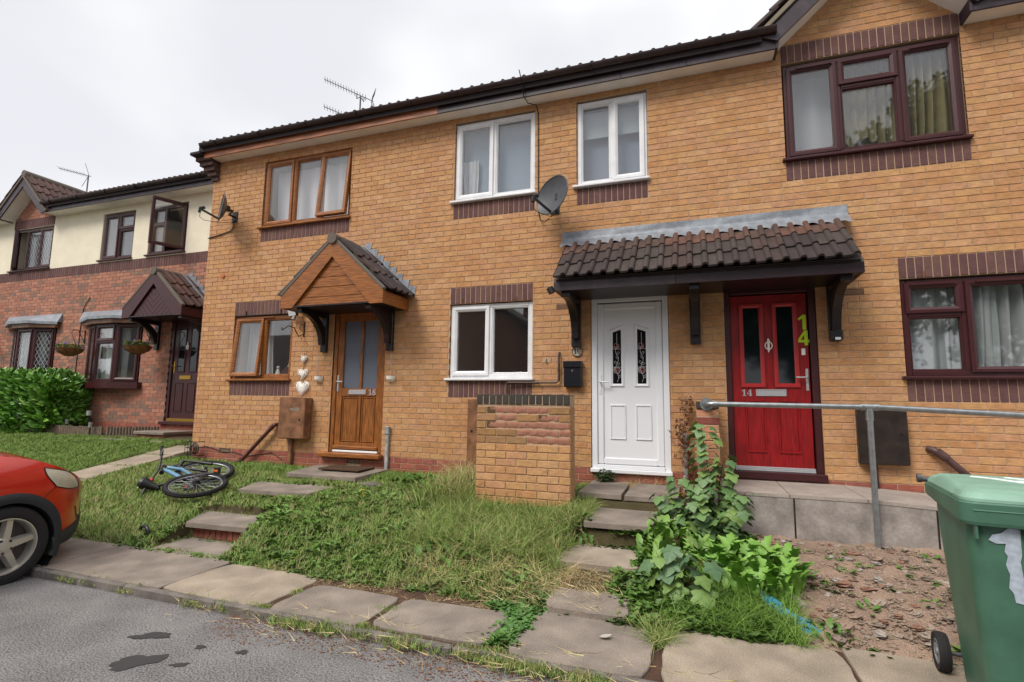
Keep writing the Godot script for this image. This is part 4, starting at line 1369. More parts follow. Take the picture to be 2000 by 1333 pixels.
func slab(parent: Node, called: String, poly: Array, y: float, thick: float, mat: Material, tilt := Vector2.ZERO):   # an outline in (x, z), its top at y
	var p := PackedVector2Array(poly)
	SLABS.append(p)
	var c := Vector2.ZERO
	for q in p: c += q / p.size()
	var big := PackedVector2Array()
	var bb := Rect2(c, Vector2.ZERO)
	for q in p:
		big.append(q + (q - c).normalized() * 0.035)
		bb = bb.expand(big[big.size() - 1])
	FLAGS.append([big, y, tilt, c, bb])
	var top := []
	var n := p.size()
	var area := 0.0
	for i in n: area += p[i].cross(p[(i + 1) % n])
	if area > 0: p.reverse()
	var b := MB.new()
	var H := func(q: Vector2, d: float) -> Vector3: return Vector3(q.x, y + d + (q.x - c.x) * tilt.x + (q.y - c.y) * tilt.y, q.y)
	var inn := []
	for i in n: inn.append(p[i].move_toward(c, 0.006))
	for i in n:
		var j := (i + 1) % n
		b.tri(H.call(c, 0), H.call(inn[i], 0), H.call(inn[j], 0))
		b.quad(H.call(inn[i], 0), H.call(p[i], -0.006), H.call(p[j], -0.006), H.call(inn[j], 0))
		b.quad(H.call(p[i], -0.006), H.call(p[i], -thick), H.call(p[j], -thick), H.call(p[j], -0.006))
	return put(parent, called, b, mat)

func wavy(x0: float, z0: float, x1: float, z1: float, sd: float) -> Array:   # a worn slab's outline
	var out := []
	var e := [Vector2(x0, z0), Vector2(x1, z0), Vector2(x1, z1), Vector2(x0, z1)]
	for i in 4:
		for k in 7:
			var t := k / 7.0
			var q: Vector2 = e[i].lerp(e[(i + 1) % 4], t)
			var corner := 0.035 * pow(absf(t - 0.5) * 2.0, 6.0)
			q = q.move_toward(Vector2((x0 + x1) / 2, (z0 + z1) / 2), corner + 0.005 * sin(k * 2.3 + i * 1.7 + sd))
			out.append(q)
	return out

func setting():
	var g := MB.new()
	g.quad(Vector3(-300, -0.9, 300), Vector3(300, -0.9, 300), Vector3(300, -0.9, -300), Vector3(-300, -0.9, -300))
	struct("ground", g, M.ground)
	var road := MB.new()
	road.grid(80, 24, func(s: float, t: float):
		var x := lerpf(-40, 40, s)
		var z := lerpf(13.0, 3.42, t)
		return Vector3(x, -0.715 + 0.02 * clampf((z - 3.42) / 3.0, 0, 1) + 0.004 * sin(x * 1.3) * sin(z * 1.1), z))
	var ro := struct("road", road, M.asphalt)
	for q in [[-0.07, 3.86, 0.2, 0.06, 0.5], [0.17, 4.12, 0.23, 0.1, 0.75], [0.34, 3.86, 0.05, 0.035, 0.0], [0.42, 4.06, 0.08, 0.03, 0.5], [0.62, 3.82, 0.06, 0.035, 0.3], [0.83, 4.3, 0.16, 0.06, 0.6]]:   # oil stains
		var b := MB.new()
		var pt := []
		for i in 26:
			var a := TAU * i / 26.0
			var r := 1.0 + 0.16 * sin(a * 3.0 + q[0] * 9.0) + 0.13 * sin(a * 5.0 + q[1]) + 0.07 * sin(a * 11.0)
			var d := Vector2(cos(a) * q[2] * r * 0.6, sin(a) * q[3] * r * 0.75).rotated(-q[4])
			pt.append(Vector3(q[0] + d.x, 0, q[1] + d.y))
		var rise := func(p: Vector3) -> Vector3: return Vector3(p.x, -0.715 + 0.02 * clampf((p.z - 3.42) / 3.0, 0, 1) + 0.004 * sin(p.x * 1.3) * sin(p.z * 1.1) + 0.004, p.z)
		for i in 26: b.tri(rise.call(Vector3(q[0], 0, q[1])), rise.call(pt[(i + 1) % 26]), rise.call(pt[i]))
		put(ro, "oil_stain", b, M.asphalt_wet)
	var e := MB.new()
	e.box(Vector3(-30, -0.9, 2.6), Vector3(12, -0.667, 3.386))
	var pv := struct("pavement", e, M.earth)
	slab(pv, "paving_slab", [Vector2(-6.0, 2.66), Vector2(-3.45, 2.66), Vector2(-3.45, 3.37), Vector2(-6.0, 3.37)], -0.655, 0.05, M.slab)
	slab(pv, "paving_slab", [Vector2(-3.43, 2.66), Vector2(-2.085, 2.66), Vector2(-2.085, 3.37), Vector2(-3.43, 3.37)], -0.652, 0.05, M.slab, Vector2(0.004, 0.0))
	slab(pv, "paving_slab", [Vector2(-2.065, 2.67), Vector2(-0.7, 2.67), Vector2(-0.675, 3.37), Vector2(-2.06, 3.375)], -0.65, 0.05, M.slab)
	slab(pv, "paving_slab", wavy(-0.68, 2.7, 0.29, 3.37, 1.0), -0.655, 0.05, M.slab_pale, Vector2(-0.01, 0.01))
	slab(pv, "paving_slab", wavy(0.36, 2.86, 1.12, 3.4, 2.0), -0.652, 0.05, M.slab)
	slab(pv, "paving_slab", wavy(1.16, 2.86, 1.97, 3.36, 3.0), -0.648, 0.05, M.slab, Vector2(0.01, 0.0))
	slab(pv, "paving_slab", wavy(2.1, 2.72, 2.9, 3.4, 4.0), -0.65, 0.05, M.slab)
	slab(pv, "paving_slab", wavy(2.96, 2.68, 3.93, 3.42, 5.0), -0.645, 0.05, M.slab_pale)
	slab(pv, "paving_slab", [Vector2(3.945, 2.62), Vector2(4.9, 2.66), Vector2(4.9, 3.4), Vector2(3.96, 3.4)], -0.645, 0.05, M.slab_pale)
	slab(pv, "paving_slab", [Vector2(4.92, 2.66), Vector2(5.9, 2.66), Vector2(5.9, 3.4), Vector2(4.92, 3.4)], -0.645, 0.05, M.slab_pale)
	for q in [[-2.8, -1.9], [-1.89, -0.98], [-0.97, -0.06], [-0.05, 0.86], [0.87, 1.78], [1.79, 2.7], [-3.71, -2.81], [2.71, 3.6], [3.61, 4.5], [4.51, 5.4], [-4.62, -3.72], [-5.53, -4.63]]:
		var b := MB.new()
		b.box(Vector3(q[0], -0.8, 3.384), Vector3(q[1], -0.647 - (0.012 if q[0] > 0.8 else 0.0), 3.432), 0.012)
		put(pv, "kerb_edging", b, M.kerb)
	# the stepped slabs up to the doors
	var path := MB.new()
	path.box(Vector3(-1.76, -0.72, 1.9), Vector3(-1.08, -0.54, 2.175), 0.0)
	var pa := struct("garden_path", path, M.earth)
	for i in 9:
		var b := MB.new()
		b.col = REDB[i % 4].darkened(0.25)
		b.box(Vector3(-1.77 + i * 0.077, -0.69, 2.16), Vector3(-1.702 + i * 0.077, -0.538, 2.192), 0.003)
		put(pa, "riser_brick", b, M.brick)
	slab(pa, "path_slab", [Vector2(-1.84, 2.21), Vector2(-1.02, 2.2), Vector2(-0.86, 2.655), Vector2(-1.76, 2.66)], -0.652, 0.05, M.slab)
	slab(pa, "path_slab", [Vector2(-2.08, 1.8), Vector2(-1.14, 1.77), Vector2(-1.04, 2.23), Vector2(-1.79, 2.27)], -0.485, 0.05, M.slab, Vector2(0.0, -0.01))
	slab(pa, "path_slab", [Vector2(-2.08, 1.05), Vector2(-0.95, 1.0), Vector2(-0.98, 1.44), Vector2(-1.93, 1.5)], -0.27, 0.05, M.slab, Vector2(0.0, -0.04))
	slab(pa, "path_slab", [Vector2(-2.0, 0.1), Vector2(-0.8, 0.1), Vector2(-0.82, 0.8), Vector2(-1.9, 0.78)], -0.165, 0.05, M.slab, Vector2(0.0, -0.03))
	var p2 := MB.new()
	p2.box(Vector3(2.0, -0.5, 0.03), Vector3(2.95, -0.2, 0.93))
	var pb := struct("garden_path", p2, M.earth)
	slab(pb, "path_slab", [Vector2(1.99, 0.05), Vector2(2.43, 0.05), Vector2(2.44, 0.95), Vector2(2.0, 0.93)], -0.135, 0.05, M.slab)
	slab(pb, "path_slab", [Vector2(2.46, 0.05), Vector2(2.98, 0.05), Vector2(2.98, 0.92), Vector2(2.47, 0.94)], -0.14, 0.05, M.slab)
	slab(pb, "path_slab", [Vector2(2.12, 1.0), Vector2(2.82, 1.0), Vector2(2.8, 1.6), Vector2(2.2, 1.62)], -0.27, 0.05, M.slab, Vector2(0, -0.02))
	slab(pb, "path_slab", wavy(2.06, 1.62, 2.74, 2.14, 6.0), -0.475, 0.05, M.slab_pale, Vector2(0, -0.02))
	slab(pb, "path_slab", wavy(2.15, 2.42, 2.72, 2.75, 7.0), -0.6, 0.05, M.slab, Vector2(0, -0.06))
	var p3 := MB.new()
	p3.box(Vector3(-5.2, -0.8, 2.3), Vector3(-4.62, -0.66, 2.64))
	var pc := struct("garden_path", p3, M.earth)
	for i in 5:
		var z0 := -0.33 + i * 0.6
		slab(pc, "path_slab", [Vector2(-5.24, z0), Vector2(-4.62, z0), Vector2(-4.6, z0 + 0.585), Vector2(-5.22, z0 + 0.585)], ground_y(-4.9, z0 + 0.3) + 0.012, 0.05, M.slab_pale, Vector2(0.0, (ground_y(-4.9, z0 + 0.58) - ground_y(-4.9, z0)) / 0.58))
	var lw := sheet(-5.4, 3.15, -0.3, 2.66, 260, 96)
	for q in [[-22.0, -5.4, -1.6, 2.66, 120, 44], [-5.4, 3.15, -1.6, -0.3, 60, 12]]:
		var o := sheet(q[0], q[1], q[2], q[3], q[4], q[5])
		lw.v.append_array(o.v); lw.n.append_array(o.n); lw.u.append_array(o.u); lw.c.append_array(o.c)
	struct("lawn", lw, M.turf)
	var lumps := FastNoiseLite.new()
	lumps.seed = 9
	lumps.frequency = 3.0
	lumps.fractal_octaves = 4
	var bs := sheet(3.1, 11.0, 0.2, 2.66, 300, 100, 0.004)
	for i in bs.v.size(): bs.v[i].y += 0.03 * lumps.get_noise_2d(bs.v[i].x, bs.v[i].z) * clampf((2.62 - bs.v[i].z) * 6.0, 0, 1)
	var bed := struct("soil_bed", bs, M.soil)
	# rubble on the bed
	var shapes := []
	for k in 5:
		var b := MB.new()
		b.col = [lin(196, 166, 144), lin(206, 186, 168), lin(182, 160, 146), lin(214, 202, 190), lin(188, 142, 118)][k]
		R.seed = 40 + k
		var pts := []
		for i in 6:
			for j in 4: pts.append(Vector3(cos(TAU * i / 6.0 + j) * sin(PI * (j + 0.5) / 4.0), cos(PI * (j + 0.5) / 4.0) * 0.62, sin(TAU * i / 6.0 + j) * sin(PI * (j + 0.5) / 4.0)) * R.randf_range(0.72, 1.1))
		for j in 3:
			for i in 6:
				var a: Vector3 = pts[i * 4 + j]
				var d: Vector3 = pts[((i + 1) % 6) * 4 + j]
				b.quad_from(a, d, pts[((i + 1) % 6) * 4 + j + 1], pts[i * 4 + j + 1], Vector3.ZERO)
		var top := Vector3(0, 0.6, 0)
		for i in 6: b.tri(top, pts[i * 4], pts[((i + 1) % 6) * 4])
		shapes.append(b.mesh())
	R.seed = 77
	for i in 270:
		var x := R.randf_range(3.35, 5.3)
		var z := 0.98 + 1.6 * pow(R.randf(), 0.8)
		if x < 4.3 and z < 1.7 and R.randf() < 0.7: z = R.randf_range(1.0, 1.1) if R.randf() < 0.5 else R.randf_range(1.9, 2.5)
		var s := R.randf_range(0.013, 0.036) * (1.6 if R.randf() < 0.12 else 1.0)
		if x > 3.75 and z > 1.75 and i % 3 == 0: s *= 1.45
		put(bed, "rubble", shapes[R.randi() % 5], M.stone, Transform3D(Basis.from_euler(Vector3(R.randf_range(-0.4, 0.4), R.randf() * TAU, R.randf_range(-0.4, 0.4))).scaled(Vector3(s * R.randf_range(0.8, 1.4), s * R.randf_range(0.6, 1.0), s)), Vector3(x, ground_y(x, z) + s * 0.3, z)))
	var where := []
	var cols := []
	for i in 9000:
		var x := R.randf_range(3.2, 5.6)
		var z := R.randf_range(0.97, 2.66)
		if x < 4.4 and z < 1.8 and R.randf() < 0.45: continue
		var s := R.randf_range(0.004, 0.015)
		where.append(Transform3D(Basis.from_euler(Vector3(0, R.randf() * TAU, R.randf_range(-0.5, 0.5))).scaled(Vector3(s, s * 0.7, s)), Vector3(x, ground_y(x, z) + s * 0.4, z)))
		cols.append(jit(Color(1, 0.95, 0.9), 0.25))
	scatter(bed, "gravel", shapes[1], M.stone, where, cols)
	where = []
	cols = []
	for i in 2600:   # bits along the road edge
		var x := R.randf_range(0.1, 3.4)
		var z := 3.4 + 0.3 * pow(R.randf(), 2.0) + 0.05 * sin(x * 4.0)
		var s := R.randf_range(0.002, 0.006)
		where.append(Transform3D(Basis.from_euler(Vector3(0, R.randf() * TAU, R.randf_range(-0.5, 0.5))).scaled(Vector3(s * 1.6, s * 0.6, s)), Vector3(x, -0.712 if z > 3.43 else -0.67, z)))
		cols.append(jit(Color(0.9, 0.75, 0.62), 0.3))
	scatter(pv, "grit", shapes[4], M.stone, where, cols)

# ---------------------------------------------------------------- plants
func blade(b: MB, at: Vector3, dir: Vector3, h: float, w: float, bend: float):
	var side := dir.cross(Vector3.UP).normalized()
	var p := []
	for i in 4:
		var t := i / 3.0
		p.append(at + Vector3.UP * h * t * (1.0 - 0.25 * bend * t) + dir * h * bend * t * t)
	for i in 3:
		var wa := w * (1.0 - i / 3.2)
		var wb := w * (1.0 - (i + 1) / 3.2) if i < 2 else 0.0
		if i < 2: b.quad(p[i] - side * wa / 2, p[i] + side * wa / 2, p[i + 1] + side * wb / 2, p[i + 1] - side * wb / 2)
		else: b.tri(p[i] - side * wa / 2, p[i] + side * wa / 2, p[i + 1])

func tuft(sd: int, n: int, h: float, w: float, spread: float, bend: float) -> ArrayMesh:
	R.seed = sd
	var b := MB.new()
	for i in n:
		var a := R.randf() * TAU
		var d := Vector3(cos(a), 0, sin(a))
		b.col = jit(Color(1, 1, 1), 0.18)
		blade(b, Vector3(R.randf_range(-1, 1), 0, R.randf_range(-1, 1)) * spread, d, h * R.randf_range(0.5, 1.1), w * R.randf_range(0.7, 1.2), bend * R.randf_range(0.4, 1.5))
	return b.mesh()

func herb(sd: int, n: int, l: float, w: float, rise: float) -> ArrayMesh:   # a low broad-leaved weed
	R.seed = sd
	var b := MB.new()
	for i in n:
		var a := R.randf() * TAU
		var d := Vector3(cos(a), R.randf_range(0.1, 0.9) * rise, sin(a)).normalized()
		var s := d.cross(Vector3.UP).normalized()
		var o := Vector3(R.randf_range(-1, 1), 0, R.randf_range(-1, 1)) * l * 0.5 + Vector3.UP * R.randf_range(0.2, 1.0) * rise * l * 0.8
		b.col = jit(Color(1, 1, 1), 0.2)
		var ll := l * R.randf_range(0.7, 1.1)
		var m := o + d * ll * 0.55
		var up := Vector3.UP * ll * 0.08
		b.tri(o, m - s * w / 2 + up, m + up * 0.0)
		b.tri(o, m, m + s * w / 2 + up)
		b.tri(m, m - s * w / 2 + up, o + d * ll)
		b.tri(m, o + d * ll, m + s * w / 2 + up)
	return b.mesh()

func on_slab(x: float, z: float, grow := 0.0) -> bool:
	for p in SLABS:
		if Geometry2D.is_point_in_polygon(Vector2(x, z), p):
			if grow > 0.0:
				for i in p.size():
					if Geometry2D.get_closest_point_to_segment(Vector2(x, z), p[i], p[(i + 1) % p.size()]).distance_to(Vector2(x, z)) < grow: return false
			return true
	return false

func sow(list: Array, tints: Array, n: int, x0: float, x1: float, z0: float, z1: float, h0: float, h1: float, keep: Callable, cols: Array, lean := 0.25):
	for i in n:
		var x := R.randf_range(x0, x1)
		var z := R.randf_range(z0, z1)
		if R.randf() > keep.call(x, z): continue
		if on_slab(x, z, 0.03): continue
		var h := R.randf_range(h0, h1)
		list.append(Transform3D(Basis.from_euler(Vector3(R.randf_range(-lean, lean), R.randf() * TAU, R.randf_range(-lean, lean))).scaled(Vector3(0.6 + h * 0.5, h, 0.6 + h * 0.5)), Vector3(x, maxf(ground_y(x, z), -0.672 if z > 2.6 else -9.0) - 0.004, z)))
		tints.append(jit(cols[R.randi() % cols.size()], 0.15))

var LUSH := [lin(112, 142, 60), lin(122, 150, 68), lin(104, 134, 56), lin(132, 152, 76)]
var MIXG := [lin(114, 142, 62), lin(128, 150, 74), lin(144, 154, 90), lin(118, 146, 66), lin(160, 156, 104)]
var DRY := [lin(196, 176, 128), lin(182, 160, 114), lin(204, 190, 146), lin(168, 144, 104)]

func patch(x: float, z: float, s: float, sd: float) -> float:
	return 0.5 + 0.5 * sin(x * s + sd) * cos(z * s * 1.3 + sd * 2.1 + sin(x * s * 0.7))

func greenery():
	var t1 := tuft(1, 10, 0.06, 0.008, 0.045, 0.7)
	var t2 := tuft(2, 12, 0.2, 0.007, 0.05, 0.9)
	var t3 := tuft(3, 9, 0.2, 0.005, 0.06, 1.2)
	var h1 := herb(4, 10, 0.045, 0.026, 0.5)
	var h2 := herb(5, 8, 0.12, 0.04, 0.6)
	var lawn := get_node("lawn")
	var a := []
	var ac := []
	R.seed = 500
	sow(a, ac, 26000, -14.0, -4.5, -1.2, 2.66, 0.6, 1.1, func(x: float, z: float): return 0.0 if (z < -0.55 and x > -10.6) else 1.0, LUSH)
	sow(a, ac, 15000, -4.55, 2.0, 0.06, 2.72, 0.6, 1.3, func(x: float, z: float): return 1.0 if z < 2.62 + 0.1 * patch(x, z, 6.0, 1.0) else 0.0, MIXG)
	sow(a, ac, 3000, -4.5, 0.0, 0.04, 0.5, 0.9, 1.8, func(x: float, z: float): return 1.0, LUSH)
	scatter(lawn, "grass", t1, M.grass, a, ac)
	a = []; ac = []
	R.seed = 501   # long grass round the brick pier, drying at the tips
	sow(a, ac, 2200, -0.2, 2.2, 0.3, 2.6, 0.22, 0.55, func(x: float, z: float): return clampf((x + 0.1) / 1.6, 0, 1) * (0.9 if z > 0.9 else 0.4), MIXG, 0.5)
	sow(a, ac, 1500, 0.7, 2.1, 1.2, 2.2, 0.5, 1.15, func(x: float, z: float): return 0.9, MIXG, 0.6)
	sow(a, ac, 420, 0.3, 1.0, 0.15, 1.4, 0.8, 1.8, func(x: float, z: float): return 0.8, MIXG, 0.35)
	sow(a, ac, 300, 1.95, 2.2, 1.0, 1.5, 0.6, 1.0, func(x: float, z: float): return 1.0, MIXG, 0.5)
	sow(a, ac, 500, 2.9, 3.75, 2.2, 2.68, 0.5, 1.0, func(x: float, z: float): return 1.0 if x > 3.2 else 0.5, [lin(104, 140, 48), lin(116, 148, 62), lin(96, 132, 50)], 0.4)
	sow(a, ac, 160, 2.75, 3.05, 2.72, 2.98, 0.4, 0.8, func(x: float, z: float): return 1.0, MIXG, 0.5)
	scatter(lawn, "long_grass", t2, M.grass, a, ac)
	a = []; ac = []
	R.seed = 502
	sow(a, ac, 420, 0.9, 2.3, 1.1, 2.6, 0.4, 1.0, func(x: float, z: float): return 0.6, DRY, 0.9)
	sow(a, ac, 350, 1.7, 2.6, 1.9, 2.7, 0.25, 0.6, func(x: float, z: float): return 1.0, DRY, 1.2)
	sow(a, ac, 300, 2.2, 3.0, 0.06, 0.35, 0.3, 0.8, func(x: float, z: float): return 1.0, DRY, 0.8)
	sow(a, ac, 420, -0.6, 2.1, 2.55, 2.85, 0.12, 0.26, func(x: float, z: float): return 0.7, DRY, 1.3)
	sow(a, ac, 120, 0.35, 0.85, 0.2, 1.2, 1.0, 2.2, func(x: float, z: float): return 1.0, DRY, 0.3)
	scatter(lawn, "dry_grass", t3, M.straw, a, ac)
	a = []; ac = []
	R.seed = 503
	sow(a, ac, 5200, -2.2, 2.1, 0.9, 2.72, 0.7, 1.2, func(x: float, z: float): return 0.25 + 0.75 * float(patch(x, z, 3.1, 0.6) > 0.45), [lin(104, 140, 62), lin(116, 150, 70), lin(96, 130, 58)])
	sow(a, ac, 900, 1.75, 2.35, 2.55, 3.3, 0.7, 1.2, func(x: float, z: float): return 1.0 if absf(x - 2.03) < 0.13 + maxf(0.0, (2.95 - z)) * 0.7 else 0.0, [lin(88, 134, 58), lin(100, 144, 66)])
	sow(a, ac, 4200, 2.55, 3.6, 1.05, 2.75, 0.9, 2.2, func(x: float, z: float): return 1.0 if x > 2.72 else 0.4, [lin(104, 144, 62), lin(118, 154, 70), lin(94, 132, 58)])
	sow(a, ac, 500, 2.05, 2.85, 1.45, 1.75, 0.8, 1.3, func(x: float, z: float): return 1.0, [lin(76, 110, 46), lin(90, 122, 54)])
	scatter(lawn, "clover", h1, M.leaf, a, ac)
	a = []; ac = []
	R.seed = 504
	sow(a, ac, 240, -1.3, 1.9, 1.2, 2.6, 0.45, 0.85, func(x: float, z: float): return float(patch(x, z, 2.3, 2.0) > 0.5), [lin(112, 152, 66), lin(122, 160, 74), lin(104, 142, 64)])
	sow(a, ac, 60, -1.3, -0.3, 1.4, 2.1, 0.35, 0.6, func(x: float, z: float): return 1.0, [lin(116, 156, 70)])
	sow(a, ac, 46, 3.3, 5.2, 1.1, 2.66, 0.25, 0.5, func(x: float, z: float): return 1.0, [lin(108, 146, 62), lin(92, 128, 56)])
	sow(a, ac, 60, -0.3, 0.9, 0.2, 0.9, 0.8, 1.2, func(x: float, z: float): return 1.0, [lin(92, 132, 52)])
	scatter(lawn, "broad_weeds", h2, M.leaf, a, ac)
	# tufts between the kerb and the slabs
	a = []; ac = []
	R.seed = 505
	for q in [[-1.35, 3.38, 20, 0.15], [-0.9, 3.4, 26, 0.1], [-0.25, 3.4, 30, 0.14], [0.3, 3.36, 70, 0.1], [0.02, 3.39, 30, 0.1], [0.9, 3.43, 60, 0.16], [1.15, 3.38, 70, 0.1], [1.14, 3.1, 40, 0.07], [1.5, 3.42, 60, 0.2], [1.9, 3.42, 40, 0.15], [2.25, 3.45, 90, 0.22], [0.62, 3.44, 50, 0.15], [2.6, 3.46, 50, 0.15], [-1.6, 3.4, 20, 0.12], [0.33, 3.05, 30, 0.06], [2.05, 3.4, 40, 0.12]]:
		for i in q[2]:
			var x: float = q[0] + R.randfn(0, q[3] * 0.55)
			var z: float = q[1] + R.randfn(0, 0.022)
			var h := R.randf_range(0.5, 1.1)
			a.append(Transform3D(Basis.from_euler(Vector3(R.randf_range(-0.5, 0.5), R.randf() * TAU, R.randf_range(-0.5, 0.5))).scaled(Vector3(0.8, h, 0.8)), Vector3(x, -0.69, z)))
			ac.append(jit(MIXG[R.randi() % 5], 0.15))
	scatter(get_node("pavement"), "verge_grass", t1, M.grass, a, ac)
	a = []; ac = []
	for i in 900:   # straw swept along the edge of the road
		var x := R.randf_range(-0.3, 3.4) if i % 4 else R.randf_range(1.6, 2.7)
		var z := 3.4 + 0.33 * pow(R.randf(), 1.7) if i % 4 else R.randf_range(2.3, 2.85)
		if i % 4 and x < 0.6 and R.randf() < 0.6: continue
		a.append(Transform3D(Basis.from_euler(Vector3(PI / 2 - R.randf_range(0.0, 0.25), R.randf() * TAU, 0), EULER_ORDER_YXZ).scaled(Vector3.ONE * R.randf_range(0.5, 1.3)), Vector3(x, (-0.705 if z > 3.43 else maxf(-0.64, ground_y(x, z) + 0.01)), z)))
		ac.append(jit(DRY[R.randi() % 4], 0.25))
	scatter(get_node("pavement"), "straw", tuft(9, 2, 0.12, 0.004, 0.05, 0.25), M.straw, a, ac)

func sycamore_leaf(k: Color) -> ArrayMesh:
	var b := MB.new()
	b.col = k
	var half := [[0.0, 0.0], [0.15, -0.13], [0.42, -0.1], [0.44, 0.06], [0.42, 0.14], [0.7, 0.3], [0.66, 0.46], [0.54, 0.5], [0.4, 0.54], [0.38, 0.64], [0.22, 0.86], [0.0, 1.08]]
	for s in [-1.0, 1.0]:
		var P := func(i: int) -> Vector3:
			var x: float = half[i][0] * s
			var y: float = half[i][1]
			return Vector3(x, -0.18 * absf(x) - 0.22 * maxf(0.0, y) * maxf(0.0, y) - 0.05 * sin(absf(x) * 14.0), y)
		var mids := [Vector3(0, 0, 0), Vector3(0, -0.02, 0.3), Vector3(0, -0.1, 0.6), Vector3(0, -0.24, 1.05)]
		var seq := [[0, 1, 0], [0, 2, 1], [0, 3, 2], [0, 4, 3], [1, 5, 4], [1, 6, 5], [1, 7, 6], [1, 8, 7], [2, 9, 8], [2, 10, 9], [2, 11, 10]]
		for q in seq:
			var m: Vector3 = mids[q[0]]
			if s > 0: b.tri(m, P.call(q[1]), P.call(q[2]))
			else: b.tri(m, P.call(q[2]), P.call(q[1]))
		b.tri(mids[0], P.call(4), mids[1]) if s > 0 else b.tri(mids[0], mids[1], P.call(4))
		b.tri(mids[1], P.call(8), mids[2]) if s > 0 else b.tri(mids[1], mids[2], P.call(8))
	return b.mesh()

func leaf_at(p: Vector3, out: Vector3, droop: float, s: float) -> Transform3D:   # the blade runs along +z, its face up
	var d := (Vector3(out.x, 0, out.z).normalized() * cos(droop) - Vector3.UP * sin(droop)).normalized()
	var x := Vector3.UP.cross(d).normalized()
	return Transform3D(Basis(x, d.cross(x), d).rotated(d, R.randf_range(-0.35, 0.35)).scaled(Vector3.ONE * s), p)

func sapling(called: String, at: Vector3, stems: Array, n: int, s0: float, s1: float, label: String, cols: Array):
	var t := thing(called, at, label, "sapling")
	var kinds := []
	for k in cols: kinds.append(sycamore_leaf(k))
	for st in stems:
		var b := MB.new()
		var p := []
		for i in 7:
			var u := i / 6.0
			p.append(st[0].lerp(st[1], u) + Vector3(0.02 * sin(u * 5.0 + st[1].x * 9.0), 0, 0.02 * sin(u * 4.0)))
		b.tube(p, [0.007, 0.0065, 0.006, 0.005, 0.0045, 0.004, 0.003], 6)
		put(t, "stem", b, M.stem, Vector3.ZERO)
		var l: float = st[0].distance_to(st[1])
		var m := maxi(4, int(n * l))
		for i in m:
			var u := lerpf(0.12, 1.0, pow((i + 0.5) / m, 0.9))
			var q: Vector3 = st[0].lerp(st[1], u)
			var a = i * 2.1 + st[1].x * 5.0
			var out := Vector3(cos(a), 0, 0.75 * sin(a) + 0.45).normalized()
			var s := lerpf(s1, s0, pow(u, 1.6)) * R.randf_range(0.8, 1.15)
			var stalk: float = s * R.randf_range(0.7, 1.3)
			var e: Vector3 = q + out * stalk * 0.85 + Vector3.UP * stalk * 0.35
			var pb := MB.new()
			pb.tube([q, (q + e) / 2 + Vector3.UP * 0.012, e], 0.0018, 4)
			put(t, "leaf_stalk", pb, M.stem, Vector3.ZERO)
			put(t, "leaf", kinds[R.randi() % kinds.size()], M.leaf, leaf_at(e, out, R.randf_range(0.25, 0.85), s))

func strap_leaf(k: Color, wav: float) -> ArrayMesh:
	var b := MB.new()
	b.col = k
	var P := func(s: float, t: float) -> Vector3:
		var w := 0.105 * pow(sin(PI * pow(clampf(t, 0.0, 0.985), 1.15)), 0.8) * (1.0 + wav * sin(t * 26.0)) + 0.006
		return Vector3((s - 0.5) * 2.0 * w, 0.95 * t - 0.3 * t * t + 0.25 * absf(s - 0.5) * w * 6.0, 0.06 * t + 0.38 * t * t)
	b.grid(2, 9, func(s: float, t: float): return P.call(1.0 - s, t))
	return b.mesh()

func rosette(called: String, at: Vector3, n: int, l: float, spread: float, label: String, cols: Array, wav: float, steep := 1.0):
	var t := thing(called, at, label, "weed", )
	var kinds := []
	for k in cols: kinds.append(strap_leaf(k, wav))
	for i in n:
		var a := i * 2.4
		var r := spread * sqrt((i + 0.5) / n)
		var p := Vector3(cos(a) * r, 0, sin(a) * r)
		p.y = ground_y(at.x + p.x, at.z + p.z) - at.y
		var s := l * R.randf_range(0.6, 1.1)
		put(t, "leaf", kinds[R.randi() % kinds.size()], M.leaf, Transform3D(Basis(Vector3.UP, R.randf() * TAU).scaled(Vector3(s, s * steep, s)), p))

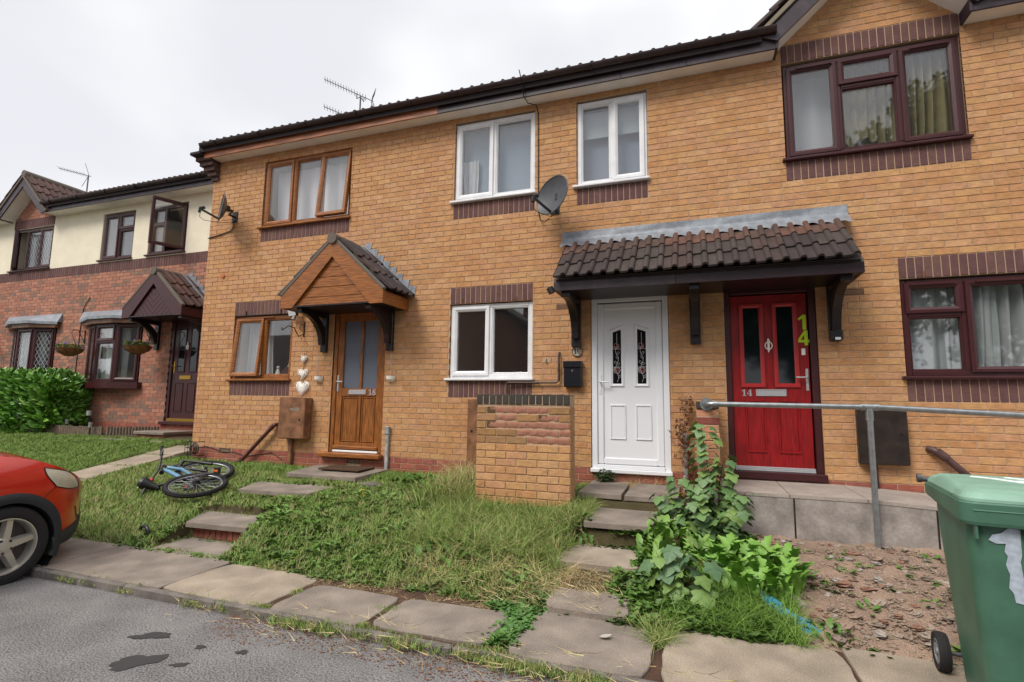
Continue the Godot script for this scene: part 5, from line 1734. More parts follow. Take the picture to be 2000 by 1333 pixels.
func plants():
	R.seed = 900
	var green := [lin(104, 138, 80), lin(114, 148, 86), lin(94, 128, 76), lin(128, 160, 84)]
	sapling("sycamore_sapling", Vector3(3.28, -0.43, 1.08), [
		[Vector3(0, 0, 0), Vector3(-0.05, 1.02, 0.02)], [Vector3(0.02, 0, 0.02), Vector3(0.13, 0.72, 0.06)], [Vector3(-0.02, 0, 0.03), Vector3(-0.3, 0.52, 0.1)],
		[Vector3(0, 0, 0.05), Vector3(0.27, 0.42, 0.12)], [Vector3(-0.05, 0, 0.05), Vector3(-0.2, 0.32, 0.26)], [Vector3(0.03, 0, 0.08), Vector3(0.2, 0.28, 0.3)], [Vector3(-0.05, 0, 0.05), Vector3(-0.46, 0.36, 0.16)], [Vector3(-0.05, 0, 0.1), Vector3(-0.36, 0.2, 0.32)], [Vector3(0.0, 0, 0.1), Vector3(-0.12, 0.45, 0.2)]], 42, 0.08, 0.125, "tall sycamore sapling with big lobed leaves in front of the stub pier", green)
	sapling("sycamore_sapling", Vector3(3.03, -0.6, 2.3), [[Vector3(0, 0, 0), Vector3(0.0, 0.42, 0)], [Vector3(0.02, 0, 0), Vector3(0.16, 0.3, 0.06)], [Vector3(0, 0, 0), Vector3(-0.15, 0.28, 0.05)]], 26, 0.1, 0.135, "low bluish sycamore seedling among the weeds beside the pavement", [lin(92, 126, 86), lin(100, 134, 90), lin(126, 158, 84)])
	rosette("dock_weed", Vector3(3.52, -0.52, 1.95), 210, 0.3, 0.36, "bright green leafy clump of weeds at the edge of the soil bed", [lin(126, 174, 70), lin(138, 182, 80), lin(116, 162, 68)], 0.22)
	rosette("dock_weed", Vector3(3.0, -0.5, 1.75), 110, 0.24, 0.3, "darker strappy weed clump behind the low sycamore seedling", [lin(116, 156, 66), lin(128, 168, 72)], 0.12)
	rosette("dock_weed", Vector3(3.92, -0.62, 2.52), 26, 0.16, 0.13, "small flat weed by the blue strip at the pavement edge", [lin(98, 140, 56)], 0.3, 0.5)
	rosette("dandelion", Vector3(1.15, -0.49, 2.2), 26, 0.24, 0.26, "broad dandelion leaves spread on the slope below the brick pier", [lin(98, 144, 54), lin(86, 128, 50)], 0.35, 0.6)
	rosette("dandelion", Vector3(2.2, -0.4, 1.6), 9, 0.2, 0.08, "single dandelion on the step edge by the white door's path", [lin(92, 134, 52)], 0.4, 1.0)
	# fern-like weed under the white door
	var fe := thing("crevice_weed", Vector3(2.14, -0.13, 0.1), "small dark bushy weed growing under the white door's sill", "weed")
	var w := []
	var c := []
	for i in 260:
		var d := Vector3(R.randfn(0, 1), absf(R.randfn(0, 1)), absf(R.randfn(0, 1))).normalized() * R.randf_range(0.4, 1.0)
		w.append(Transform3D(Basis.from_euler(Vector3(R.randf_range(-0.8, 0.8), R.randf() * TAU, R.randf_range(-0.8, 0.8))).scaled(Vector3.ONE * R.randf_range(0.3, 0.55)), Vector3(d.x * 0.14, d.y * 0.13, d.z * 0.1)))
		c.append(jit(lin(74, 100, 56), 0.25))
	var o = scatter(fe, "foliage", herb(31, 6, 0.05, 0.03, 0.5), M.leaf, w, c)
	o.position = Vector3.ZERO
	# brown dead creeper by the grey conduit
	var cr := thing("dead_creeper", Vector3(3.06, -0.1, 0.1), "withered brown creeper clinging beside the grey conduit", "creeper")
	w = []
	c = []
	for i in 330:
		var y := R.randf_range(0.05, 0.95)
		w.append(Transform3D(Basis.from_euler(Vector3(R.randf() * 3, R.randf() * TAU, R.randf() * 3)).scaled(Vector3.ONE * R.randf_range(0.25, 0.5)), Vector3(R.randfn(-0.01, 0.035) + 0.04 * sin(y * 9.0) - 0.09 * float(i % 5 == 0) * R.randf(), y, R.randf_range(-0.06, 0.08))))
		c.append(jit(lin(126, 84, 58), 0.3))
	o = scatter(cr, "foliage", herb(32, 4, 0.06, 0.035, 0.6), M.leaf, w, c)
	o.position = Vector3.ZERO
	# laurel hedge
	var hp := Vector3(-11.4, 0.02, -0.9)
	var hd := thing("laurel_hedge", hp, "glossy clipped laurel hedge in front of the leaded bay window", "hedge")
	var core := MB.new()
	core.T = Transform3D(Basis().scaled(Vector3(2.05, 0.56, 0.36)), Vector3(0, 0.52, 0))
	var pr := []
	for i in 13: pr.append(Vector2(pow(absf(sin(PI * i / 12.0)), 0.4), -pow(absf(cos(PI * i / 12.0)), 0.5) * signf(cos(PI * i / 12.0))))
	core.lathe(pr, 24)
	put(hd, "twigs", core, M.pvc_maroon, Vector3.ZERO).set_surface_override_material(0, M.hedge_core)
	var lb := MB.new()
	for s in [-1.0, 1.0]:
		for i in 3:
			var a0 := i / 3.0
			var a1 := (i + 1) / 3.0
			var f := func(t: float) -> Vector3: return Vector3(s * 0.2 * sin(PI * pow(t, 0.85)), 0.06 * sin(PI * t) + 0.16 * absf(s * 0.2 * sin(PI * t)), t)
			var g := func(t: float) -> Vector3: return Vector3(0, 0.06 * sin(PI * t) * 0.4, t)
			lb.quad_from(g.call(a0), f.call(a0 + 0.001), f.call(a1 - 0.001), g.call(a1), Vector3(0, -9, 0))
	w = []
	c = []
	for i in 11000:
		var th := R.randf() * TAU
		var ph := R.randf_range(-0.3, 1.0)
		var n := Vector3(R.randf_range(-1, 1), R.randf_range(-0.55, 1), R.randf_range(-0.6, 1))
		var k := pow(pow(absf(n.x), 6.0) + pow(absf(n.y), 6.0) + pow(absf(n.z), 6.0), 1.0 / 6.0)
		var q := n / k
		var nr := Vector3(pow(absf(q.x), 5.0) * signf(q.x) / 2.1, pow(absf(q.y), 5.0) * signf(q.y) / 0.6, pow(absf(q.z), 5.0) * signf(q.z) / 0.4).normalized()
		var p := Vector3(q.x * 2.2, 0.56 + q.y * 0.6, q.z * 0.42) + nr * R.randf_range(-0.1, 0.07) + nr * 0.05 * sin(q.x * 11.0) * cos(q.y * 7.0)
		var dir := (nr * R.randf_range(0.2, 1.0) + Vector3(R.randf_range(-1, 1), R.randf_range(-0.1, 0.9), R.randf_range(-1, 1)) * 0.75).normalized()
		var x := (nr + Vector3.UP * 0.4).cross(dir).normalized()
		if x.length() < 0.5: continue
		w.append(Transform3D(Basis(x, dir.cross(x), dir).scaled(Vector3.ONE * R.randf_range(0.12, 0.2)), p))
		c.append(jit([lin(86, 132, 48), lin(102, 150, 58), lin(72, 114, 42), lin(124, 166, 72)][R.randi() % 4], 0.15))
	o = scatter(hd, "foliage", lb.mesh(), M.laurel, w, c)
	o.position = Vector3.ZERO
# ---------------------------------------------------------------- things on the walls
func dish(at: Vector3, turn: float, tilt: float, mount: Vector3, label: String, wide := 0.29, tall := 0.24):   # at: the middle of the bowl
	var t := thing("satellite_dish", mount, label, "satellite dish")
	var bas := Basis(Vector3.UP, turn) * Basis(Vector3.RIGHT, -tilt)
	var o := at - mount
	var b := MB.new()
	b.T = Transform3D(bas, o)
	var f := func(s: float, q: float, back: float) -> Vector3:
		var a := TAU * s
		return Vector3(wide * q * cos(a), tall * q * sin(a), 0.075 * q * q - back)
	b.grid(32, 6, func(s: float, q: float): return f.call(s, q, 0.0))
	b.grid(32, 6, func(s: float, q: float): return f.call(1.0 - s, q, 0.006))
	var rim := []
	for i in 33: rim.append(f.call(i / 32.0, 1.0, 0.003))
	b.tube(rim, 0.007, 6, false)
	put(t, "reflector", b, M.dish, Vector3.ZERO)
	var k := MB.new()
	k.T = Transform3D(bas, o)
	var foot := Vector3(0, -tall * 0.93, 0.06)
	var head := Vector3(0, -tall * 0.55, 0.34)
	k.bar(foot, head, 0.024, 0.03, Vector3.UP, 0.004)
	put(t, "feed_arm", k, M.black_plastic, Vector3.ZERO)
	var l := MB.new()
	l.T = Transform3D(bas, o)
	l.tube([head + Vector3(0, 0.01, 0.02), head + Vector3(0, 0.045, -0.05)], [0.022, 0.026], 12)
	l.box(head + Vector3(-0.022, -0.06, -0.01), head + Vector3(0.022, 0.015, 0.03), 0.006)
	put(t, "receiver", l, M.black_plastic, Vector3.ZERO)
	var m := MB.new()
	var bk := o + bas * Vector3(0, 0, -0.02)
	m.tube([bk, bk + bas * Vector3(0, -0.01, -0.07), Vector3(0, -0.02, 0.12), Vector3(0, -0.02, 0.0)], 0.018, 8)
	m.box(Vector3(-0.06, -0.11, 0), Vector3(0.06, 0.07, 0.012), 0.004)
	m.bar(bk + Vector3(0, -0.04, 0), bk + Vector3(0, 0.05, 0), 0.07, 0.05, Vector3.RIGHT, 0.006)
	put(t, "wall_bracket", m, M.black_plastic, Vector3.ZERO)
	var c := MB.new()
	var h := o + bas * (head + Vector3(0, -0.06, 0.0))
	c.tube([h, h + Vector3(0, -0.07, 0.0), h + Vector3(0.04, -0.11, -0.05), o + bas * foot + Vector3(0, -0.05, -0.02), Vector3(0, -0.12, 0.05), Vector3(0, -0.11, 0.02)], 0.004, 6)
	put(t, "lead_wire", c, M.cable, Vector3.ZERO)

func cable(pts: Array, r: float, label: String, at: Vector3, mat: Material = null, group := ""):
	var b := MB.new()
	b.tube(pts, r, 6)
	solo("wall_cable", b, mat if mat else M.cable, at, label, "cable", group)

func pipe(pts: Array, r: float, label: String, at: Vector3, mat: Material, extra := []):
	var t := thing("pipe", at, label, "pipe")
	var b := MB.new()
	b.tube(pts, r, 12)
	put(t, "run", b, mat)
	for e in extra:
		var k := MB.new()
		k.tube([e[0], e[1]], e[2], 12)
		put(t, "collar", k, mat)

func cupboard(x0: float, y0: float, x1: float, y1: float, deep: float, label: String, mat: Material, foot: Array, knob: Vector2):
	var t := thing("meter_cupboard", Vector3((x0 + x1) / 2, y0, 0), label, "meter box")
	var b := MB.new()
	b.box(Vector3(x0, y0, 0.002), Vector3(x1, y1, deep - 0.02), 0.006)
	put(t, "case", b, mat)
	var d := MB.new()
	d.box(Vector3(x0 - 0.006, y0 + 0.006, deep - 0.018), Vector3(x1 + 0.006, y1 + 0.01, deep), 0.009)
	var dm := put(t, "door", d, mat)
	var k := MB.new()
	k.tube([Vector3(knob.x, knob.y, deep), Vector3(knob.x, knob.y, deep + 0.006)], 0.014, 12)
	put(dm, "lock", k, M.black_plastic)
	if foot.size():
		var c := MB.new()
		c.box(Vector3(foot[0], foot[1], 0.004), Vector3(foot[0] + 0.06, y0, 0.06), 0.008)
		put(t, "duct", c, mat)
	return t

func wall_things():
	dish(Vector3(1.6, 3.31, 0.33), -0.6, 0.1, Vector3(1.5, 3.32, 0.0), "dark grey satellite dish between the white upstairs windows")
	dish(Vector3(-3.9, 3.82, 0.27), -0.62, 0.1, Vector3(-4.0, 3.8, 0.0), "grey satellite dish seen side-on by the brown upstairs window", 0.27, 0.22)
	cable([Vector3(1.1, 5.1, 0.35), Vector3(1.12, 5.02, 0.36), Vector3(1.13, 4.95, 0.3), Vector3(1.13, 4.79, 0.25), Vector3(1.15, 4.76, 0.12), Vector3(1.24, 4.77, 0.02), Vector3(1.265, 4.65, 0.008), Vector3(1.27, 4.0, 0.008), Vector3(1.275, 3.3, 0.01), Vector3(1.3, 3.16, 0.02), Vector3(1.37, 3.1, 0.06), Vector3(1.45, 3.13, 0.1)], 0.007, "black cable dropping from the gutter past the wider white upstairs window", Vector3(1.2, 3.1, 0))
	cable([Vector3(-4.0, 3.72, 0.02), Vector3(-4.0, 3.6, 0.015), Vector3(-4.06, 3.55, 0.012), Vector3(-4.3, 3.5, 0.012), Vector3(-4.56, 3.47, 0.01)], 0.009, "black cable looping from the side-on dish round the wall corner", Vector3(-4.2, 3.5, 0))
	cable([Vector3(-9.55, 3.0, -1.29), Vector3(-9.6, 2.9, -1.285), Vector3(-9.72, 2.75, -1.288), Vector3(-9.76, 2.2, -1.288), Vector3(-9.77, 0.3, -1.288)], 0.008, "thin dark cable running down the red bricks between the bay windows", Vector3(-9.7, 0.3, -1.3))
	cable([Vector3(-4.3, 0.02, 0.01), Vector3(-4.1, 0.0, 0.012), Vector3(-3.9, -0.06, 0.01), Vector3(-3.65, -0.05, 0.01), Vector3(-3.4, -0.1, 0.01), Vector3(-3.1, -0.06, 0.01), Vector3(-2.9, -0.02, 0.012), Vector3(-2.7, -0.12, 0.01)], 0.005, "thin wire sagging along the plinth beside the waste pipe", Vector3(-3.5, -0.1, 0))
	cupboard(-2.66, 0.2, -2.2, 0.8, 0.17, "brown meter cupboard with a scratched label, below the wicker hearts", M.meter_brown, [-2.56, -0.2], Vector2(-2.28, 0.48))
	var sc := MB.new()
	var lbl := PackedVector2Array([Vector2(-2.47, 0.62), Vector2(-2.3, 0.6), Vector2(-2.28, 0.635), Vector2(-2.33, 0.665), Vector2(-2.36, 0.64), Vector2(-2.46, 0.65)])
	sc.prism(lbl, 0.1701, 0.1715)
	solo("torn_label", sc, M.wood_pale, Vector3(-2.4, 0.63, 0.17), "torn pale label on the brown meter cupboard's door", "label")
	cupboard(4.73, 0.19, 5.15, 0.745, 0.1, "dark brown meter cupboard behind the handrail post", M.meter_dark, [4.83, -0.08], Vector2(5.1, 0.5))
	cupboard(0.38, -0.12, 0.78, 0.8, 0.14, "brown meter cupboard mostly hidden behind the brick pier", M.meter_brown, [], Vector2(0.44, 0.4))
	pipe([Vector3(-2.83, 0.4, -0.02), Vector3(-2.84, 0.39, 0.05), Vector3(-2.88, 0.34, 0.075), Vector3(-3.42, -0.17, 0.085), Vector3(-3.5, -0.2, 0.1), Vector3(-3.62, -0.2, 0.11)], 0.03, "red-brown waste pipe slanting down to the lawn by the oak door's meter cupboard", Vector3(-3.1, 0.0, 0), M.pipe_red, [[Vector3(-3.4, -0.15, 0.085), Vector3(-3.48, -0.195, 0.1), 0.042], [Vector3(-2.845, 0.385, 0.06), Vector3(-2.9, 0.325, 0.077), 0.036]])
	pipe([Vector3(5.34, 0.36, 0.0), Vector3(5.37, 0.35, 0.05), Vector3(5.42, 0.32, 0.075), Vector3(5.8, -0.08, 0.085)], 0.034, "brown waste pipe slanting down behind the wheelie bin", Vector3(5.5, 0.1, 0), M.pipe_brown, [[Vector3(5.385, 0.345, 0.06), Vector3(5.46, 0.275, 0.077), 0.042]])
	pipe([Vector3(0.877, 0.86, 0.05), Vector3(0.877, 1.0, 0.05), Vector3(0.89, 1.022, 0.05), Vector3(1.53, 1.022, 0.04), Vector3(1.562, 1.04, 0.04), Vector3(1.563, 1.36, 0.04), Vector3(1.563, 1.39, 0.03), Vector3(1.563, 1.4, -0.02)], 0.013, "dark copper pipe bent across the wall from the pier to the black letterbox", Vector3(1.2, 1.0, 0), M.pipe_copper, [[Vector3(1.27, 1.022, 0.04), Vector3(1.3, 1.022, 0.04), 0.02], [Vector3(1.562, 1.17, 0.04), Vector3(1.562, 1.19, 0.04), 0.02]])
	for q in [[-0.88, -0.28, 0.42, "grey electric conduit with a pale cap beside the oak door"], [3.04, -0.12, 0.44, "grey electric conduit between the white door and the stub pier"]]:
		var t := thing("conduit", Vector3(q[0], q[1], 0.03), q[3], "conduit")
		var b := MB.new()
		b.box(Vector3(q[0] - 0.025, q[1] + 0.1, 0.004), Vector3(q[0] + 0.025, q[2] - 0.1, 0.045), 0.006)
		put(t, "casing", b, M.pipe_grey)
		var c := MB.new()
		c.box(Vector3(q[0] - 0.034, q[2] - 0.11, 0.002), Vector3(q[0] + 0.034, q[2], 0.058), 0.01)
		put(t, "cap", c, M.pipe_grey)
		var f := MB.new()
		f.tube([Vector3(q[0], q[1] - 0.08, 0.03), Vector3(q[0], q[1] + 0.1, 0.03)], 0.03, 10)
		put(t, "foot", f, M.pipe_grey)
	# black letterbox
	var t := thing("letterbox", Vector3(1.75, 0.965, 0), "small black wall letterbox beside the white door", "letterbox")
	var b := MB.new()
	b.box(Vector3(1.637, 0.965, 0.003), Vector3(1.857, 1.27, 0.09), 0.008)
	put(t, "case", b, M.navy_plastic)
	var l := MB.new()
	l.box(Vector3(1.63, 1.2, 0.004), Vector3(1.864, 1.285, 0.105), 0.01)
	put(t, "lid", l, M.navy_plastic)
	l = MB.new()
	l.tube([Vector3(1.747, 1.165, 0.09), Vector3(1.747, 1.165, 0.096)], 0.012, 12)
	put(t, "lock", l, M.chrome)
	# number plaque
	t = thing("number_plaque", Vector3(1.788, 1.41, 0.0), "small octagonal enamel plaque reading 16 above the black letterbox", "house number")
	b = MB.new()
	var o := []
	for i in 8: o.append(Vector2(1.79 + 0.068 * cos(TAU * (i + 0.5) / 8.0), 1.412 + 0.068 * sin(TAU * (i + 0.5) / 8.0)))
	b.prism(PackedVector2Array(o), 0.002, 0.014)
	put(t, "plate", b, M.enamel)
	b = MB.new()
	var rr := []
	for i in 9: rr.append(Vector3(1.79 + 0.066 * cos(TAU * (i + 0.5) / 8.0), 1.412 + 0.066 * sin(TAU * (i + 0.5) / 8.0), 0.015))
	b.tube(rr, 0.005, 6, false)
	put(t, "rim", b, M.pipe_copper)
	numerals(t, "16", 1.79, 1.412, 0.0155, 0.062, M.ink, "Droid Serif", true, 0.003)
	b = MB.new()
	b.box(Vector3(1.34, 1.275, 0.0015), Vector3(1.45, 1.335, 0.004), 0.0)
	b.tube([Vector3(1.392, 1.33, 0.004), Vector3(1.385, 1.31, 0.02), Vector3(1.39, 1.285, 0.022), Vector3(1.4, 1.28, 0.01)], 0.008, 6)
	solo("wall_hook", b, M.mortar, Vector3(1.39, 1.3, 0), "small hook on a patch of mortar left of the black letterbox", "hook")
	# wicker hearts
	t = thing("heart_hanging", Vector3(-2.4, 0.83, 0.0), "string of three white wicker hearts hanging beside the oak door", "wall hanging")
	for q in [[1.385, 0.06], [1.165, 0.095], [0.955, 0.13]]:
		var hb := MB.new()
		var pt := []
		for i in 24:
			var a := TAU * i / 24.0
			pt.append(Vector2(pow(sin(a), 3.0) * 16.0, 13.0 * cos(a) - 5.0 * cos(2 * a) - 2.0 * cos(3 * a) - cos(4 * a)) * q[1] / 17.0)
		for ring_i in 4:
			var a0 := ring_i / 4.0
			var a1 := (ring_i + 1) / 4.0
			for i in 24:
				var j := (i + 1) % 24
				var H := func(p: Vector2, k: float) -> Vector3: return Vector3(-2.4 + p.x * k, q[0] + p.y * k, 0.006 + 0.035 * sqrt(1.0 - k * k))
				hb.quad(H.call(pt[i], a0 + 0.0001), H.call(pt[j], a0 + 0.0001), H.call(pt[j], a1), H.call(pt[i], a1))
		var tw := MB.new()
		R.seed = int(q[0] * 1000)
		for i in 60:
			var p = Vector2(R.randf_range(-1, 1), R.randf_range(-1, 1)) * q[1] * 0.8
			if not Geometry2D.is_point_in_polygon(p, PackedVector2Array(pt)): continue
			var d = Vector2.RIGHT.rotated(R.randf() * TAU) * q[1] * 0.3
			tw.tube([Vector3(-2.4 + p.x - d.x, q[0] + p.y - d.y, 0.026), Vector3(-2.4 + p.x, q[0] + p.y, 0.042), Vector3(-2.4 + p.x + d.x, q[0] + p.y + d.y, 0.026)], 0.0028, 4)
		var hm := put(t, "heart", hb, M.wicker_white)
		put(hm, "wicker", tw, M.wicker_white)
	b = MB.new()
	b.tube([Vector3(-2.4, 1.48, 0.008), Vector3(-2.4, 0.95, 0.012)], 0.004, 5)
	put(t, "string", b, M.wood_pale)
	# half-bowl wall pots on wires
	for q in [[-2.105, "white half-bowl pot hanging on a wire left of the oak door"], [-0.872, "white half-bowl pot hanging on a wire right of the oak door"]]:
		t = thing("wall_pot", Vector3(q[0], 1.03, 0.0), q[1], "pot", "white pots flanking the oak door")
		b = MB.new()
		b.T = Transform3D(Basis(), Vector3(q[0], 1.035, 0.004))
		b.lathe([Vector2(0.0, 0.0), Vector2(0.04, 0.006), Vector2(0.066, 0.035), Vector2(0.074, 0.085), Vector2(0.068, 0.085), Vector2(0.058, 0.04)], 20, PI, TAU)
		put(t, "bowl", b, M.white_china)
		b = MB.new()
		b.tube([Vector3(q[0], 1.12, 0.03), Vector3(q[0] + 0.006, 1.49, 0.05)], 0.0025, 5)
		put(t, "wire", b, M.silver)
	# floodlight with a sensor
	t = thing("floodlight", Vector3(-2.46, 2.12, 0.0), "black floodlight with a pale lens under the oak porch's left end", "floodlight")
	b = MB.new()
	b.T = Transform3D(Basis(Vector3.UP, -0.25) * Basis(Vector3.RIGHT, 0.35), Vector3(-2.57, 2.1, 0.12))
	b.box(Vector3(-0.1, -0.075, -0.025), Vector3(0.1, 0.075, 0.02), 0.01)
	put(t, "case", b, M.black_plastic)
	b = MB.new()
	b.T = Transform3D(Basis(Vector3.UP, -0.25) * Basis(Vector3.RIGHT, 0.35), Vector3(-2.57, 2.1, 0.12))
	b.box(Vector3(-0.088, -0.063, 0.02), Vector3(0.088, 0.063, 0.024), 0.002)
	put(t, "lens", b, M.light_lens)
	b = MB.new()
	b.tube([Vector3(-2.54, 2.1, 0.09), Vector3(-2.42, 2.13, 0.0)], 0.014, 8)
	b.tube([Vector3(-2.54, 2.04, 0.1), Vector3(-2.54, 1.97, 0.13)], [0.02, 0.032], 10)
	put(t, "sensor", b, M.pipe_grey)
	# scrolled basket hook
	t = thing("basket_hook", Vector3(-2.44, 1.84, 0.0), "rusty scrolled basket hook by the oak door", "hook")
	b = MB.new()
	b.box(Vector3(-2.45, 1.72, 0.002), Vector3(-2.425, 1.95, 0.01), 0.002)
	b.tube([Vector3(-2.437, 1.76, 0.01), Vector3(-2.45, 1.72, 0.1), Vector3(-2.47, 1.84, 0.18), Vector3(-2.5, 1.86, 0.26), Vector3(-2.52, 1.8, 0.33), Vector3(-2.52, 1.78, 0.36), Vector3(-2.52, 1.82, 0.37)], 0.008, 6)
	b.tube([Vector3(-2.437, 1.9, 0.01), Vector3(-2.45, 1.9, 0.06), Vector3(-2.45, 1.83, 0.09), Vector3(-2.45, 1.82, 0.05)], 0.006, 6)
	put(t, "scroll", b, M.rust)
	# lamp on the right bracket
	t = thing("porch_lamp", Vector3(4.59, 1.44, 0.06), "small black sensor lamp at the foot of the porch's third bracket", "lamp")
	b = MB.new()
	b.box(Vector3(4.535, 1.45, 0.05), Vector3(4.645, 1.58, 0.13), 0.02)
	put(t, "case", b, M.black_plastic)
	b = MB.new()
	b.box(Vector3(4.565, 1.462, 0.13), Vector3(4.617, 1.49, 0.134), 0.002)
	put(t, "lens", b, M.light_lens)
	b = MB.new()
	b.T = Transform3D(Basis(Vector3.RIGHT, PI / 2), Vector3(-4.16, 2.79, 0.0))
	b.lathe([Vector2(0.038, 0.0), Vector2(0.036, 0.014), Vector2(0.0, 0.02)], 16)
	solo("vent_cap", b, M.tile_orange, Vector3(-4.16, 2.79, 0), "small round terracotta cap on the wall below the side-on dish", "cap")
	# wire basket with a hose by the corner
	t = thing("hose_basket", Vector3(-4.36, -0.1, 0.1), "dark wire basket with a coiled hose at the foot of the wall corner", "hose")
	b = MB.new()
	for y in [-0.12, 0.0, 0.09]:
		b.tube([Vector3(-4.5, y, 0.03), Vector3(-4.48, y, 0.16), Vector3(-4.36, y, 0.2), Vector3(-4.25, y, 0.16), Vector3(-4.23, y, 0.03)], 0.006, 6)
	for x in [-4.48, -4.42, -4.36, -4.3, -4.25]: b.tube([Vector3(x, -0.12, 0.17), Vector3(x, 0.09, 0.18)], 0.004, 5)
	put(t, "basket", b, M.cable)
	b = MB.new()
	for k in 3:
		var c := []
		for i in 17: c.append(Vector3(-4.36 + (0.08 - 0.016 * k) * cos(TAU * i / 16.0), -0.02 + (0.085 - 0.015 * k) * sin(TAU * i / 16.0), 0.1 + 0.022 * k))
		b.tube(c, 0.011, 6, false)
	put(t, "hose", b, M.bike_grey)
	# aerials on the roofs
	aerial(Vector3(-4.34, 8.12, -3.6), 6.6, Vector3(-5.45, 8.8, -3.6), Vector3(-3.98, 7.93, -3.6), 16, true, "long rooftop television aerial with a grid reflector on a short mast")
	aerial(Vector3(-4.9, 7.5, -3.55), 6.6, Vector3(-5.38, 8.03, -3.55), Vector3(-4.4, 7.5, -3.55), 10, false, "lower television aerial poking up over the orange terrace's gutter")
	aerial(Vector3(-15.62, 8.07, -4.5), 6.5, Vector3(-17.2, 8.55, -4.5), Vector3(-15.5, 8.02, -4.5), 9, false, "thin television aerial on a mast above the red brick roof")

func aerial(top: Vector3, foot: float, a: Vector3, b: Vector3, n: int, grid: bool, label: String):
	var t := thing("television_aerial", Vector3(top.x, foot, top.z), label, "aerial", "rooftop television aerials")
	var m := MB.new()
	m.tube([Vector3(top.x, foot, top.z), top], 0.02, 8)
	put(t, "mast", m, M.aerial)
	var k := MB.new()
	k.tube([a, b], 0.012, 6)
	if grid: k.tube([a.lerp(b, 0.66), a.lerp(b, 0.68) + Vector3(0, -0.12, 0), top, a.lerp(b, 0.82) + Vector3(0, -0.12, 0), a.lerp(b, 0.83)], 0.012, 6)
	put(t, "boom", k, M.aerial)
	for i in n:
		var e := MB.new()
		var p := a.lerp(b, (i + 0.2) / n * 0.9)
		var d := Vector3(0.03, 0.045, 0.05) if n != 9 else Vector3(0.04, 0.03, 0.1)
		e.tube([p - d, p + d], 0.006, 4)
		put(t, "element", e, M.aerial)
	if n == 9:
		var e := MB.new()
		e.tube([b + Vector3(-0.35, 0.5, 0), b + Vector3(-0.1, 0.05, 0), b + Vector3(-0.4, -0.3, 0)], 0.008, 4)
		put(t, "reflector", e, M.aerial)
	if grid:
		var e := MB.new()
		for s in [-1.0, 1.0]:
			for i in 5:
				var o: Vector3 = b + Vector3(-0.03 + 0.02 * i, (0.05 + 0.045 * i) * s, 0)
				e.tube([o - Vector3(0.06, 0.045, 0.06), o + Vector3(0.06, 0.045, 0.06)], 0.006, 4)
		put(t, "reflector", e, M.aerial)

